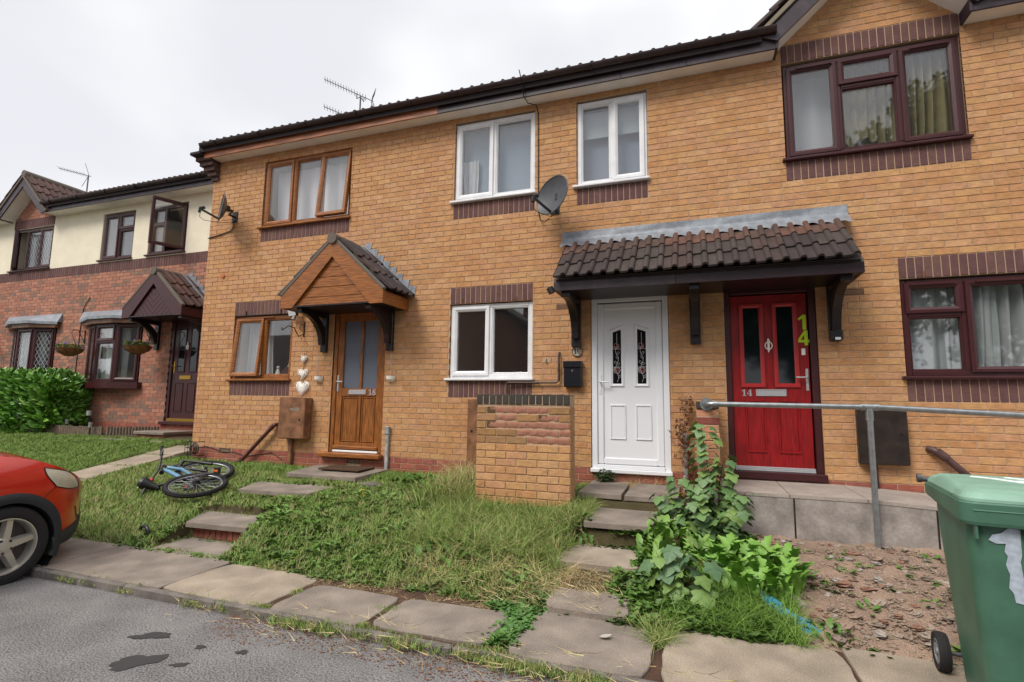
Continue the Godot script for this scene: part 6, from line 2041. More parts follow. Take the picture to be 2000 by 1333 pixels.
# ---------------------------------------------------------------- garden walls, rail, steps
func masonry():
	# the low brick wall that screens the white window
	var x0 := 0.975
	var x1 := 1.985
	var z1 := 1.22
	var t := thing("brick_pier", Vector3(1.48, -0.32, 1.12), "low freestanding orange brick screen wall with spalled faces and a dark brick-on-edge top", "garden wall")
	var core := MB.new()
	core.box(Vector3(x0 + 0.006, -0.5, z1 - 0.2), Vector3(x1 - 0.006, 0.745, z1 - 0.006))
	put(t, "mortar", core, M.mortar)
	var spall := lin(214, 150, 124)
	R.seed = 61
	var broken := {"10_2": 1, "10_3": 1, "9_1": 1, "9_3": 2, "8_2": 1, "8_3": 1, "8_4": 1, "8_1": 2, "7_2": 1, "7_3": 1, "7_4": 1, "6_3": 1, "6_4": 1, "-4_3": 1, "10_1": 2}
	for n in range(-4, 10):
		var y := n * 0.0765 + 0.0
		var x := x0 - (0.1125 if n % 2 != 0 else 0.0)
		var i := 0
		while x < x1 - 0.02:
			var a := maxf(x, x0)
			var e := minf(x + 0.225, x1 + 0.01)
			if e - a > 0.03:
				var key := "%d_%d" % [n + 1, i]
				var w := e - a - 0.01
				var mid := Vector3((a + e) / 2 - 0.005, y + 0.0, z1)
				if broken.has(key):
					put(t, "spalled_brick", rough_brick(spall, w, n * 7 + i, broken[key] == 2), M.stone, Transform3D(Basis(), mid - base[t]))
				else:
					var k: Color = ORANGE[R.randi() % 7]
					if n > 4: k = k.lerp(lin(122, 98, 58), R.randf_range(0.35, 0.75))
					put(t, "brick", brick_mesh(k, snappedf(w, 0.005), 0.066, 0.1), M.brick, Transform3D(Basis(), mid + Vector3(0, 0, 0.004 + R.randf_range(-0.002, 0.002)) - base[t]))
				i += 1
			x += 0.225
		for zz in ([[0.1, 0.1], [0.205, 0.1]] if n % 2 else [[0.21, 0.205]]):   # the end face
			var k: Color = ORANGE[R.randi() % 7].lerp(lin(140, 104, 62), 0.3)
			var m := MB.new()
			m.col = k
			m.box(Vector3(x1 - 0.03, y - 0.033, z1 - zz[0] + 0.004), Vector3(x1 + 0.001, y + 0.033, z1 - zz[0] + zz[1] - 0.006), 0.003)
			put(t, "end_brick", m, M.brick)
	for i in 14:
		var k := jit(lin(92, 86, 80), 0.15)
		var m := MB.new()
		m.col = k
		var xa := x0 - 0.004 + i * 0.0726
		m.box(Vector3(xa, 0.748 + R.randf_range(-0.002, 0.002), z1 - 0.21), Vector3(xa + 0.066, 0.852 + R.randf_range(-0.004, 0.003), z1 + 0.008 + R.randf_range(-0.003, 0.003)), 0.007)
		put(t, "coping_brick", m, M.stone)
	var cm := MB.new()
	cm.box(Vector3(x0 + 0.002, 0.746, z1 - 0.2), Vector3(x1 - 0.002, 0.838, z1 + 0.0))
	put(t, "coping_mortar", cm, M.mortar)
	# the stub pier beside the ramp
	t = thing("stub_pier", Vector3(3.25, -0.3, 0.8), "narrow broken brick pier between the doors, carrying the handrail's end", "pier")
	var b := MB.new()
	b.box(Vector3(3.175, -0.5, 0.05), Vector3(3.375, 0.7, 0.885))
	put(t, "mortar", b, M.mortar)
	R.seed = 62
	for n in range(-5, 10):
		var k: Color = ORANGE[R.randi() % 7].lerp(spall, R.randf_range(0.1, 0.9))
		if n == 8: k = lin(152, 84, 72)
		b = MB.new()
		b.col = k
		var wob := R.randf_range(-0.012, 0.006)
		b.box(Vector3(3.172, n * 0.0765 - 0.033, 0.05), Vector3(3.378 + wob, n * 0.0765 + 0.034, 0.893 + wob * 0.6), 0.005)
		put(t, "brick", b, M.brick)
	for i in 3:
		b = MB.new()
		b.col = jit(lin(104, 84, 78), 0.1)
		b.box(Vector3(3.17, 0.728, 0.06 + i * 0.29), Vector3(3.382, 0.8, 0.34 + i * 0.28), 0.006)
		put(t, "coping_brick", b, M.stone)
	# ramp
	var ra := thing("access_ramp", Vector3(5.5, -0.45, 0.5), "grey rendered access ramp with paved top running along to the red door", "ramp")
	var top := func(x: float) -> float: return -0.035 - 0.05 * maxf(0.0, x - 4.55)
	b = MB.new()
	var xs := [3.3, 3.95, 4.56, 5.5, 6.6, 7.8, 9.0]
	for i in 6:
		var a: float = xs[i]
		var c: float = xs[i + 1]
		b.quad(Vector3(a, -0.8, 0.92), Vector3(c, -0.8, 0.92), Vector3(c, top.call(c) - 0.03, 0.92), Vector3(a, top.call(a) - 0.03, 0.92))
		b.quad(Vector3(a, top.call(a) - 0.03, 0.92), Vector3(c, top.call(c) - 0.03, 0.92), Vector3(c, top.call(c) - 0.03, 0.01), Vector3(a, top.call(a) - 0.03, 0.01))
	b.quad(Vector3(3.3, -0.8, 0.01), Vector3(3.3, -0.8, 0.92), Vector3(3.3, top.call(3.3) - 0.03, 0.92), Vector3(3.3, top.call(3.3) - 0.03, 0.01))
	b.quad(Vector3(9.0, -0.8, 0.92), Vector3(9.0, -0.8, 0.01), Vector3(9.0, top.call(9.0) - 0.03, 0.01), Vector3(9.0, top.call(9.0) - 0.03, 0.92))
	put(ra, "rendered_face", b, M.ramp)
	for q in [3.98, 5.05, 6.2]:
		var j := MB.new()
		j.box(Vector3(q, -0.75, 0.9), Vector3(q + 0.014, top.call(q) - 0.034, 0.9225))
		put(ra, "expansion_joint", j, M.meter_dark)
	var px := [3.3, 3.955, 4.565, 5.17, 5.8, 6.4, 7.0, 7.6, 8.2, 8.8]
	for i in 9:
		b = MB.new()
		var a: float = px[i] + 0.004
		var c: float = px[i + 1] - 0.004
		var P := func(x: float, z: float, d: float) -> Vector3: return Vector3(x, top.call(x) - d, z)
		b.quad(P.call(a, 0.925, 0), P.call(c, 0.925, 0), P.call(c, 0.012, 0), P.call(a, 0.012, 0))
		b.quad(P.call(a, 0.925, 0.029), P.call(c, 0.925, 0.029), P.call(c, 0.925, 0), P.call(a, 0.925, 0))
		b.quad(P.call(c, 0.925, 0.029), P.call(c, 0.012, 0.029), P.call(c, 0.012, 0), P.call(c, 0.925, 0))
		b.quad(P.call(a, 0.012, 0.029), P.call(a, 0.925, 0.029), P.call(a, 0.925, 0), P.call(a, 0.012, 0))
		put(ra, "paving_slab", b, M.ramp_top)
	# handrail
	t = thing("handrail", Vector3(4.6, -0.45, 0.99), "galvanised tube handrail along the ramp, fixed to the stub pier", "handrail")
	b = MB.new()
	b.tube([Vector3(3.27, 0.775, 0.93), Vector3(3.272, 0.776, 0.965), Vector3(3.285, 0.777, 0.985), Vector3(3.315, 0.777, 0.995), Vector3(3.36, 0.777, 0.995), Vector3(4.55, 0.765, 0.99), Vector3(4.68, 0.764, 0.99), Vector3(9.0, 0.545, 0.98)], 0.0242, 16)
	put(t, "rail", b, M.galv)
	b = MB.new()
	b.tube([Vector3(4.6, -0.75, 0.99), Vector3(4.6, 0.75, 0.99)], 0.0242, 16)
	put(t, "post", b, M.galv)
	b = MB.new()
	b.tube([Vector3(7.4, -0.85, 0.98), Vector3(7.4, 0.62, 0.98)], 0.0242, 16)
	put(t, "post", b, M.galv)
	b = MB.new()
	b.tube([Vector3(4.53, 0.765, 0.99), Vector3(4.672, 0.764, 0.99)], 0.0305, 16)
	b.tube([Vector3(4.6, 0.65, 0.99), Vector3(4.6, 0.75, 0.99)], 0.0305, 16)
	b.tube([Vector3(3.325, 0.777, 0.995), Vector3(3.375, 0.777, 0.995)], 0.029, 16)
	for q in [[4.552, 0.77], [4.652, 0.768], [4.602, 0.69]]: b.tube([Vector3(q[0], q[1], 1.01), Vector3(q[0], q[1], 1.024)], 0.009, 8)
	put(t, "clamp", b, M.galv)
	b = MB.new()
	b.tube([Vector3(3.268, 0.775, 0.893), Vector3(3.268, 0.775, 0.903)], 0.062, 20)
	b.tube([Vector3(3.268, 0.775, 0.9), Vector3(3.27, 0.775, 0.94)], [0.038, 0.03], 16)
	put(t, "flange", b, M.galv)
	# steps and log edging by the red house
	t = thing("door_steps", Vector3(-6.5, 0.0, -0.9), "two slabbed brick steps up to the maroon front door", "steps")
	for q in [[-6.82, -6.03, -1.29, -0.62, 0.15], [-7.5, -5.72, -1.29, -0.36, 0.015]]:
		b = MB.new()
		b.box(Vector3(q[0], q[4] - 0.055, q[2]), Vector3(q[1], q[4], q[3]), 0.008)
		put(t, "step_slab", b, M.slab)
		b = MB.new()
		b.box(Vector3(q[0] + 0.05, q[4] - 0.3, q[2]), Vector3(q[1] - 0.05, q[4] - 0.056, q[3] - 0.05))
		put(t, "step_riser", b, M.mortar_red)
		for i in int((q[1] - q[0] - 0.1) / 0.225):
			for j in 2:
				b = MB.new()
				b.col = jit(REDB[(i + j) % 4], 0.1)
				b.box(Vector3(q[0] + 0.055 + i * 0.225, q[4] - 0.125 - j * 0.075, q[3] - 0.06), Vector3(q[0] + 0.27 + i * 0.225, q[4] - 0.062 - j * 0.075, q[3] - 0.046), 0.002)
				put(t, "step_brick", b, M.brick)
	for q in [[Vector3(-10.35, 0, -0.62), Vector3(-7.72, 0, -0.68), "long low edging of half-round logs in front of the laurel hedge"], [Vector3(-7.66, 0, -0.72), Vector3(-6.95, 0, -1.25), "short darker run of log edging turning back towards the steps"]]:
		t = thing("log_edging", Vector3((q[0].x + q[1].x) / 2, 0.0, (q[0].z + q[1].z) / 2), q[2], "log edging", "half-log lawn edgings")
		b = MB.new()
		var n := int(q[0].distance_to(q[1]) / 0.05)
		R.seed = 70
		for i in n:
			var p: Vector3 = q[0].lerp(q[1], i / float(n))
			b.tube([Vector3(p.x, -0.1, p.z), Vector3(p.x + R.randf_range(-0.002, 0.002), 0.2 + R.randf_range(-0.012, 0.012), p.z)], 0.026, 7)
		put(t, "log_row", b, M.log).set_meta("kind", "stuff")
	for q in [[-9.0, -0.78, 0.18, 0.34, "silver stake light behind the log edging, nearest the hedge", 0.03], [-7.95, -0.58, 0.06, 0.31, "silver stake light at the right end of the long log edging", 0.032], [-8.62, -0.95, 0.1, 0.52, "taller stake light with a pale drum head near the bay window", 0.045]]:
		t = thing("stake_light", Vector3(q[0], q[2] - 0.1, q[1]), q[4], "garden light", "solar stake lights by the log edging")
		b = MB.new()
		b.tube([Vector3(q[0], q[2] - 0.1, q[1]), Vector3(q[0], q[3] - 0.1, q[1])], 0.014, 8)
		put(t, "stake", b, M.black_plastic)
		b = MB.new()
		b.tube([Vector3(q[0], q[3] - 0.12, q[1]), Vector3(q[0], q[3] - 0.02, q[1])], q[5], 14)
		put(t, "head", b, M.pipe_grey)
		b = MB.new()
		b.tube([Vector3(q[0], q[3] - 0.02, q[1]), Vector3(q[0], q[3], q[1])], [q[5] * 1.05, q[5] * 0.9], 14)
		put(t, "cap", b, M.black_plastic)

func rough_brick(k: Color, w: float, sd: int, part: bool) -> ArrayMesh:
	var b := MB.new()
	b.col = k
	var f := FastNoiseLite.new()
	f.seed = sd
	f.frequency = 11.0
	b.grid(14, 5, func(s: float, t: float):
		var x := (s - 0.5) * w
		var y := (t - 0.5) * 0.07
		return Vector3(x, y, 0.0 + 0.008 * f.get_noise_2d(x, y) - 0.008 * pow(absf(t - 0.5) * 2.0, 6.0)))
	if part:
		b.col = lin(128, 98, 60)
		b.box(Vector3(-w / 2, -0.033, -0.03), Vector3(-w * 0.06, 0.033, 0.0), 0.004)
	return b.mesh()

func hanging_baskets():
	var t: Node3D
	for q in [[-9.28, "flower basket hanging between the two bay windows"], [-7.25, "flower basket hanging in front of the plain bay window"]]:
		var p := Vector3(q[0], 1.62, -0.85)
		if t == null:
			t = thing("hanging_basket", p, q[1], "hanging basket", "coir hanging baskets on the red house")
			var b := MB.new()
			b.lathe([Vector2(0.0, 0.0), Vector2(0.12, 0.03), Vector2(0.2, 0.09), Vector2(0.25, 0.17), Vector2(0.23, 0.17)], 20)
			put(t, "liner", b, M.coco, Vector3.ZERO)
			b = MB.new()
			for k in 9:
				var a := TAU * k / 9.0
				b.tube([Vector3(0.06 * cos(a), 0.004, 0.06 * sin(a)), Vector3(0.21 * cos(a), 0.09, 0.21 * sin(a)), Vector3(0.258 * cos(a + 0.3), 0.17, 0.258 * sin(a + 0.3))], 0.004, 4)
			for k in 3:
				var a := TAU * k / 3.0
				b.tube([Vector3(0.25 * cos(a), 0.17, 0.25 * sin(a)), Vector3(0, 0.5, 0)], 0.003, 4)
			put(t, "wire_frame", b, M.cable, Vector3.ZERO)
			R.seed = 81
			for fl in [["violet_flower", M.petal_violet, 16], ["yellow_flower", M.petal_yellow, 9]]:
				for i in fl[2]:
					b = MB.new()
					var o := Vector3(R.randf_range(-0.2, 0.2), 0.2 + R.randf() * 0.1, R.randf_range(-0.18, 0.2))
					for k in 5:
						var a := TAU * k / 5.0
						var bx := Basis(Vector3.UP, a) * Basis(Vector3.RIGHT, 0.5)
						b.quad(o, o + bx * Vector3(-0.02, 0.004, 0.02), o + bx * Vector3(0, 0, 0.038), o + bx * Vector3(0.02, 0.004, 0.02))
					put(t, fl[0], b, fl[1], Vector3.ZERO)
			var w := []
			var c := []
			for i in 90:
				w.append(Transform3D(Basis(Vector3.UP, R.randf() * TAU).scaled(Vector3.ONE * R.randf_range(0.5, 0.9)), Vector3(R.randf_range(-0.2, 0.2), 0.14 + R.randf() * 0.08, R.randf_range(-0.2, 0.2))))
				c.append(jit(lin(92, 128, 50), 0.2))
			var o2 = scatter(t, "foliage", herb(33, 5, 0.07, 0.03, 0.8), M.leaf, w, c)
			o2.position = Vector3.ZERO
		else:
			var d := t.duplicate()
			d.name = numbered(self, "hanging_basket")
			add_child(d, true)
			d.position = p
			d.rotation.y = 1.1
			d.set_meta("label", q[1])
	for q in [[-9.28, "wall bracket of the flower basket between the bays"], [-7.25, "wall bracket of the flower basket before the plain bay window"]]:
		var b := MB.new()
		var x: float = q[0] - 0.28
		b.tube([Vector3(x - 0.02, 1.95, -1.29), Vector3(x - 0.02, 2.25, -1.285)], 0.009, 6)
		b.tube([Vector3(x - 0.02, 2.22, -1.285), Vector3(q[0], 2.19, -0.87), Vector3(q[0], 2.12, -0.85)], 0.009, 6)
		b.tube([Vector3(x - 0.02, 1.98, -1.285), Vector3(x + 0.16, 2.2, -1.05)], 0.007, 6)
		solo("basket_bracket", b, M.black_plastic, Vector3(x, 2.0, -1.29), q[1], "bracket", "basket brackets on the red house")
	var b := MB.new()
	b.tube([Vector3(-12.85, 2.08, -1.29), Vector3(-12.7, 2.08, -1.16)], 0.02, 8)
	b.tube([Vector3(-12.72, 2.07, -1.2), Vector3(-12.5, 2.04, -0.95)], 0.04, 12)
	solo("wall_camera", b, M.white_china, Vector3(-12.8, 2.05, -1.3), "small white security camera beside the leaded bay window", "camera")
# ---------------------------------------------------------------- bin
func wheelie_bin():
	var P := Vector3(4.66, -0.65, 3.036)
	var t := thing("wheelie_bin", P, "green wheelie bin with white paint on its lid, standing on the pavement", "wheelie bin")
	t.rotation.y = deg_to_rad(-8)
	# a ring of points round a rounded rectangle
	var ringp := func(hx: float, z0: float, z1: float, r: float, y: float) -> Array:
		var out := []
		for c in [[1, 1], [-1, 1], [-1, -1], [1, -1]]:
			var a0: float = {"11": 0.0, "-11": PI / 2, "-1-1": PI, "1-1": PI * 1.5}["%d%d" % c]
			for i in 6:
				var a := a0 + PI / 2 * i / 5.0
				var cz: float = (z1 - r) if c[1] > 0 else (z0 + r)
				out.append(Vector3(c[0] * (hx - r) + r * cos(a), y, cz + r * sin(a)))
		return out
	var loft := func(b: MB, rings: Array, cap: bool):
		var n: int = rings[0].size()
		var nr := []
		for c in 4:
			for i in 6: nr.append(Vector3(cos(PI / 2 * (c + i / 5.0)), 0, sin(PI / 2 * (c + i / 5.0))))
		for k in rings.size() - 1:
			for i in n:
				var j := (i + 1) % n
				var a: Vector3 = rings[k][i]
				var flat: Vector3 = (rings[k + 1][i] - a).cross(rings[k][j] - a).normalized()
				if absf(flat.y) > 0.5:
					b.quad(a, rings[k + 1][i], rings[k + 1][j], rings[k][j])
				else:
					var na: Vector3 = (nr[i] + Vector3(0, flat.y, 0)).normalized()
					var nb: Vector3 = (nr[j] + Vector3(0, flat.y, 0)).normalized()
					b.tri3(a, rings[k + 1][i], rings[k + 1][j], na, na, nb)
					b.tri3(a, rings[k + 1][j], rings[k][j], na, nb, nb)
		if cap:
			var top: Array = rings[rings.size() - 1]
			var c := Vector3.ZERO
			for p in top: c += p / n
			for i in n: b.tri(c, top[(i + 1) % n], top[i])
	var b := MB.new()
	loft.call(b, [ringp.call(0.215, -0.2, 0.25, 0.06, 0.0), ringp.call(0.225, -0.22, 0.262, 0.07, 0.02), ringp.call(0.262, -0.31, 0.325, 0.075, 0.72), ringp.call(0.268, -0.325, 0.338, 0.075, 0.9), ringp.call(0.268, -0.33, 0.34, 0.075, 0.95)], false)
	put(t, "body", b, M.bin_green, Vector3.ZERO)
	b = MB.new()
	var rim := []
	for q in [[0.27, 0.93], [0.298, 0.925], [0.303, 0.94], [0.303, 0.985], [0.297, 0.992], [0.27, 0.99]]:
		var r: Array = ringp.call(q[0], -0.37 - (q[0] - 0.3), 0.375 + (q[0] - 0.3), 0.06, q[1])
		for i in r.size():   # the front edge hangs deeper than the sides
			var d := clampf((r[i].z - 0.1) / 0.2, 0, 1)
			if q[1] < 0.96: r[i].y -= 0.035 * d
		rim.append(r)
	loft.call(b, rim, false)
	for q in [-0.25, -0.08, 0.08, 0.25]: b.box(Vector3(q - 0.005, 0.83, 0.33), Vector3(q + 0.005, 0.92, 0.365))
	b.box(Vector3(-0.26, 0.952, 0.37), Vector3(0.28, 0.96, 0.381), 0.003)
	put(t, "rim", b, M.bin_green, Vector3.ZERO)
	b = MB.new()
	loft.call(b, [ringp.call(0.292, -0.37, 0.368, 0.07, 0.993), ringp.call(0.292, -0.37, 0.366, 0.07, 1.006), ringp.call(0.275, -0.36, 0.345, 0.07, 1.03), ringp.call(0.245, -0.34, 0.3, 0.07, 1.045), ringp.call(0.16, -0.26, 0.2, 0.08, 1.052)], true)
	var lid := put(t, "lid", b, M.bin_lid, Vector3.ZERO)
	b = MB.new()
	for s in [-1.0, 1.0]:
		b.grid(14, 8, func(u: float, v: float):
			var z := lerpf(-0.26, 0.22, u)
			var w := 0.065 * sin(PI * v) * pow(sin(PI * clampf(u, 0.02, 0.98)), 0.6)
			return Vector3(s * (0.262 - 0.065 * (v - 0.5) * (1.0 if s > 0 else 1.0)), 1.005 + 0.035 * v + w * 0.55, z) if s > 0 else Vector3(-(0.262 - 0.065 * (v - 0.5)), 1.005 + 0.035 * v + w * 0.55, lerpf(0.22, -0.26, u)))
	put(lid, "shoulder", b, M.bin_lid, Vector3.ZERO)
	b = MB.new()
	b.tube([Vector3(-0.31, 1.0, -0.385), Vector3(0.31, 1.0, -0.385)], 0.016, 10)
	b.tube([Vector3(-0.325, 1.005, -0.385), Vector3(-0.305, 1.005, -0.385)], 0.026, 10)
	put(t, "hinge_bar", b, M.bike_grey, Vector3.ZERO)
	b = MB.new()   # a scrawled number in white paint
	for st in [[[-0.13, -0.16], [-0.06, -0.12], [0.02, 0.0], [0.11, 0.13]], [[0.02, -0.2], [0.1, -0.14], [0.19, -0.02], [0.08, 0.02], [0.03, -0.06]], [[0.12, -0.2], [0.2, -0.1], [0.25, 0.05]]]:
		for i in st.size() - 1:
			var a := Vector3(st[i][0], 1.0535, st[i][1])
			var c := Vector3(st[i + 1][0], 1.0535, st[i + 1][1])
			if absf(a.x) > 0.16 or absf(c.x) > 0.16:
				a.y = 1.052 - maxf(0.0, absf(a.x) - 0.16) * 0.085 + 0.002
				c.y = 1.052 - maxf(0.0, absf(c.x) - 0.16) * 0.085 + 0.002
			b.bar(a, c, 0.035, 0.003)
	put(lid, "painted_number", b, M.white_paint, Vector3.ZERO)
	for q in [["1", -0.13], ["4", 0.1]]:   # torn, peeling sticker digits
		var outl := PackedVector2Array([Vector2(-0.075, 0.105), Vector2(-0.06, 0.13), Vector2(-0.03, 0.14), Vector2(-0.005, 0.165), Vector2(0.035, 0.163), Vector2(0.036, 0.05), Vector2(0.03, 0.02), Vector2(0.037, -0.05), Vector2(0.034, -0.165), Vector2(0.006, -0.16), Vector2(0.0, -0.12), Vector2(-0.014, -0.1), Vector2(-0.008, -0.04), Vector2(-0.02, 0.0), Vector2(-0.012, 0.04), Vector2(-0.022, 0.06), Vector2(-0.016, 0.095), Vector2(-0.05, 0.092)])
		if q[0] == "4": outl = PackedVector2Array([Vector2(0.03, 0.165), Vector2(-0.01, 0.16), Vector2(-0.1, -0.03), Vector2(-0.098, -0.075), Vector2(0.0, -0.072), Vector2(0.002, -0.16), Vector2(0.04, -0.163), Vector2(0.04, -0.073), Vector2(0.08, -0.07), Vector2(0.078, -0.035), Vector2(0.04, -0.03)])
		b = MB.new()
		b.T = Transform3D(Basis(Vector3.RIGHT, 0.09), Vector3(q[1], 0.72, 0.3265))
		b.prism(outl, 0.0, 0.0018)
		put(t, "number_sticker", b, M.sticker, Vector3.ZERO)
	for s in [-1.0, 1.0]:
		var w := MB.new()
		w.T = Transform3D(Basis(Vector3(0, -1, 0), Vector3(s, 0, 0), Vector3(0, 0, s)) if s > 0 else Basis(Vector3(0, 1, 0), Vector3(-1, 0, 0), Vector3(0, 0, 1)), Vector3(s * 0.29, 0.1, -0.25))
		w.lathe([Vector2(0.062, -0.012), Vector2(0.094, -0.018), Vector2(0.1, 0.0), Vector2(0.1, 0.02), Vector2(0.094, 0.036), Vector2(0.062, 0.03)], 28)
		var wm := put(t, "wheel", w, M.tyre, Vector3.ZERO)
		w = MB.new()
		w.T = Transform3D(Basis(Vector3(0, -1, 0), Vector3(s, 0, 0), Vector3(0, 0, s)) if s > 0 else Basis(Vector3(0, 1, 0), Vector3(-1, 0, 0), Vector3(0, 0, 1)), Vector3(s * 0.29, 0.1, -0.25))
		w.lathe([Vector2(0.064, 0.03), Vector2(0.056, 0.032), Vector2(0.052, 0.016), Vector2(0.022, 0.016), Vector2(0.018, 0.034), Vector2(0.0, 0.036)], 24)
		for k in 6:
			var a := TAU * k / 6.0
			w.bar(Vector3(0.015 * cos(a), 0.02, 0.015 * sin(a)), Vector3(0.056 * cos(a), 0.024, 0.056 * sin(a)), 0.01, 0.012)
		put(wm, "hub", w, M.wheel_grey, Vector3.ZERO)
	b = MB.new()
	b.tube([Vector3(-0.28, 0.1, -0.25), Vector3(0.28, 0.1, -0.25)], 0.011, 8)
	put(t, "axle", b, M.bike_grey, Vector3.ZERO)

# ---------------------------------------------------------------- car
func car_x(z: float, y: float) -> float:
	return -2.0 - (0.3 * pow((3.42 - z) / 0.45, 2.0) if z < 3.42 else 0.0) - 1.2 * pow(maxf(0.0, y + 0.05), 2.0)

func car():
	var hub := Vector3(-2.0, -0.42, 3.66)
	var mid := -2.86
	var t := thing("car", Vector3(mid, -0.725, 4.9), "red hatchback with black wheel-arch trim parked nose-in over the kerb", "car")
	var out := [[3.62, -0.6], [3.31, -0.5], [3.14, -0.49], [2.95, -0.43], [2.875, -0.36], [2.88, -0.3], [2.885, -0.2], [2.88, -0.1], [2.93, -0.06], [3.06, 0.03], [3.15, 0.085], [3.235, 0.125], [3.35, 0.18], [3.49, 0.238], [3.7, 0.285], [4.05, 0.335], [4.45, 0.37], [4.45, 0.1], [4.45, -0.2], [4.45, -0.58], [3.9, -0.6]]
	var pts := []
	for i in range(1, out.size() - 1):
		for k in 3: pts.append(Vector2(out[i][0], out[i][1]).lerp(Vector2(out[i + 1][0], out[i + 1][1]), k / 3.0))
	var S := func(z: float, y: float, side: float, off := 0.0) -> Vector3:
		return Vector3(mid + side * (car_x(z, y) - mid + off), y, z)
	var n := pts.size()
	for side in [1.0, -1.0]:
		var b := MB.new()
		var f := func(s: float, q: float) -> Vector3:
			var p: Vector2 = pts[mini(int(round(s * (n - 1))), n - 1)]
			var d := (p - Vector2(hub.z, hub.y))
			var a := Vector2(hub.z, hub.y) + d.normalized() * minf(0.395, d.length() * 0.98)
			var w := a.lerp(p, q)
			return S.call(w.x, w.y, side)
		if side > 0: b.grid(n - 1, 8, func(s: float, q: float): return f.call(s, q))
		else: b.grid(n - 1, 8, func(s: float, q: float): return f.call(1.0 - s, q))
		put(t, "wing", b, M.car_red)
		b = MB.new()   # wheel-arch trim
		var g := func(s: float, q: float) -> Vector3:
			var a := lerpf(deg_to_rad(-24), deg_to_rad(205), s)
			var r := lerpf(0.335, 0.412, q)
			var z := hub.z - cos(a) * r
			var y := hub.y + sin(a) * r
			return S.call(z, y, side, 0.012 * sin(PI * clampf(q, 0.06, 1.0)) + 0.006)
		if side > 0: b.grid(48, 6, func(s: float, q: float): return g.call(s, q))
		else: b.grid(48, 6, func(s: float, q: float): return g.call(1.0 - s, q))
		var g2 := func(s: float, q: float) -> Vector3:
			var a := lerpf(deg_to_rad(-24), deg_to_rad(205), s)
			var p: Vector3 = S.call(hub.z - cos(a) * 0.335, hub.y + sin(a) * 0.335, side, 0.006)
			return p + Vector3(-side * 0.3 * q, 0, 0)
		b.grid(48, 2, func(s: float, q: float): return g2.call(1.0 - s if side > 0 else s, q))
		put(t, "arch_trim", b, M.car_trim)
		b = MB.new()   # dark inside of the arch
		b.T = Transform3D(Basis(Vector3(0, 0, 1), Vector3(-1, 0, 0), Vector3(0, -1, 0)), Vector3(mid + side * 0.84, hub.y, hub.z))
		b.lathe([Vector2(0.39, 0.0), Vector2(0.39, side * 0.3), Vector2(0.0, side * 0.3)], 32)
		put(t, "wheel_well", b, M.arch_black)
		b = MB.new()   # lower lip
		var lo := [[3.33, -0.56], [3.31, -0.5], [3.14, -0.49], [2.95, -0.43], [2.872, -0.36]]
		var hi := [[3.34, -0.42], [3.3, -0.4], [3.2, -0.375], [3.02, -0.345], [2.876, -0.312]]
		var h := func(s: float, q: float) -> Vector3:
			var i := mini(int(s * 4.0), 3)
			var k := s * 4.0 - i
			var a := Vector2(lo[i][0], lo[i][1]).lerp(Vector2(lo[i + 1][0], lo[i + 1][1]), k)
			var c := Vector2(hi[i][0], hi[i][1]).lerp(Vector2(hi[i + 1][0], hi[i + 1][1]), k)
			var w := a.lerp(c, q)
			return S.call(w.x, w.y, side, 0.004 + 0.014 * sin(PI * clampf(q, 0.0, 0.97)))
		b.grid(20, 5, func(s: float, q: float): return h.call(s if side > 0 else 1.0 - s, q))
		put(t, "bumper_lip", b, M.car_trim)
		b = MB.new()   # fog-lamp recess
		var vq := [[3.1, -0.215], [3.04, -0.335], [2.93, -0.315], [2.93, -0.195]]
		var v := []
		for q in vq: v.append(S.call(q[0], q[1], side, 0.005))
		if side > 0: b.quad(v[0], v[1], v[2], v[3])
		else: b.quad(v[3], v[2], v[1], v[0])
		put(t, "bumper_grille", b, M.car_trim)
		b = MB.new()   # headlight
		var hl := func(s: float, q: float) -> Vector3:
			var lft := Vector2(3.43, 0.105).lerp(Vector2(3.42, 0.165), q) if q > 0.5 else Vector2(3.35, 0.004).lerp(Vector2(3.432, 0.135), q * 2.0)
			lft = Vector2(3.345, 0.004).lerp(Vector2(3.425, 0.168), pow(q, 0.8)) + Vector2(0.02, 0.0) * sin(PI * q)
			var rgt := Vector2(3.075, -0.045).lerp(Vector2(3.235, 0.118), q) - Vector2(0.035, 0.0) * sin(PI * q)
			var w := lft.lerp(rgt, s)
			w.y -= 0.022 * sin(PI * s) * (1.0 - q) * 0.6
			return S.call(w.x, w.y, side, 0.004 + 0.02 * sin(PI * s) * sin(PI * clampf(q, 0.0, 1.0)))
		b.grid(14, 10, func(s: float, q: float): return hl.call(1.0 - s if side > 0 else s, q))
		var lm := put(t, "headlight", b, M.lamp_lens)
		b = MB.new()
		var o := []
		for i in 15: o.append(hl.call(i / 14.0, 0.0))
		for i in 11: o.append(hl.call(1.0, i / 10.0))
		for i in 15: o.append(hl.call(1.0 - i / 14.0, 1.0))
		for i in 11: o.append(hl.call(0.0, 1.0 - i / 10.0))
		b.tube(o, 0.004, 5, false)
		put(lm, "seal", b, M.arch_black)
		b = MB.new()   # bumper seam
		b.tube([S.call(3.35, 0.0, side, 0.001), S.call(3.375, -0.02, side, 0.001), S.call(3.41, -0.05, side, 0.001), S.call(3.43, -0.07, side, 0.001)], 0.0022, 5)
		put(t, "panel_gap", b, M.arch_black)
		for wz in [3.66, 6.12]: car_wheel(t, Vector3(mid + side * 0.765, -0.418, wz), side)
		b = MB.new()   # door side, sill and rear wing
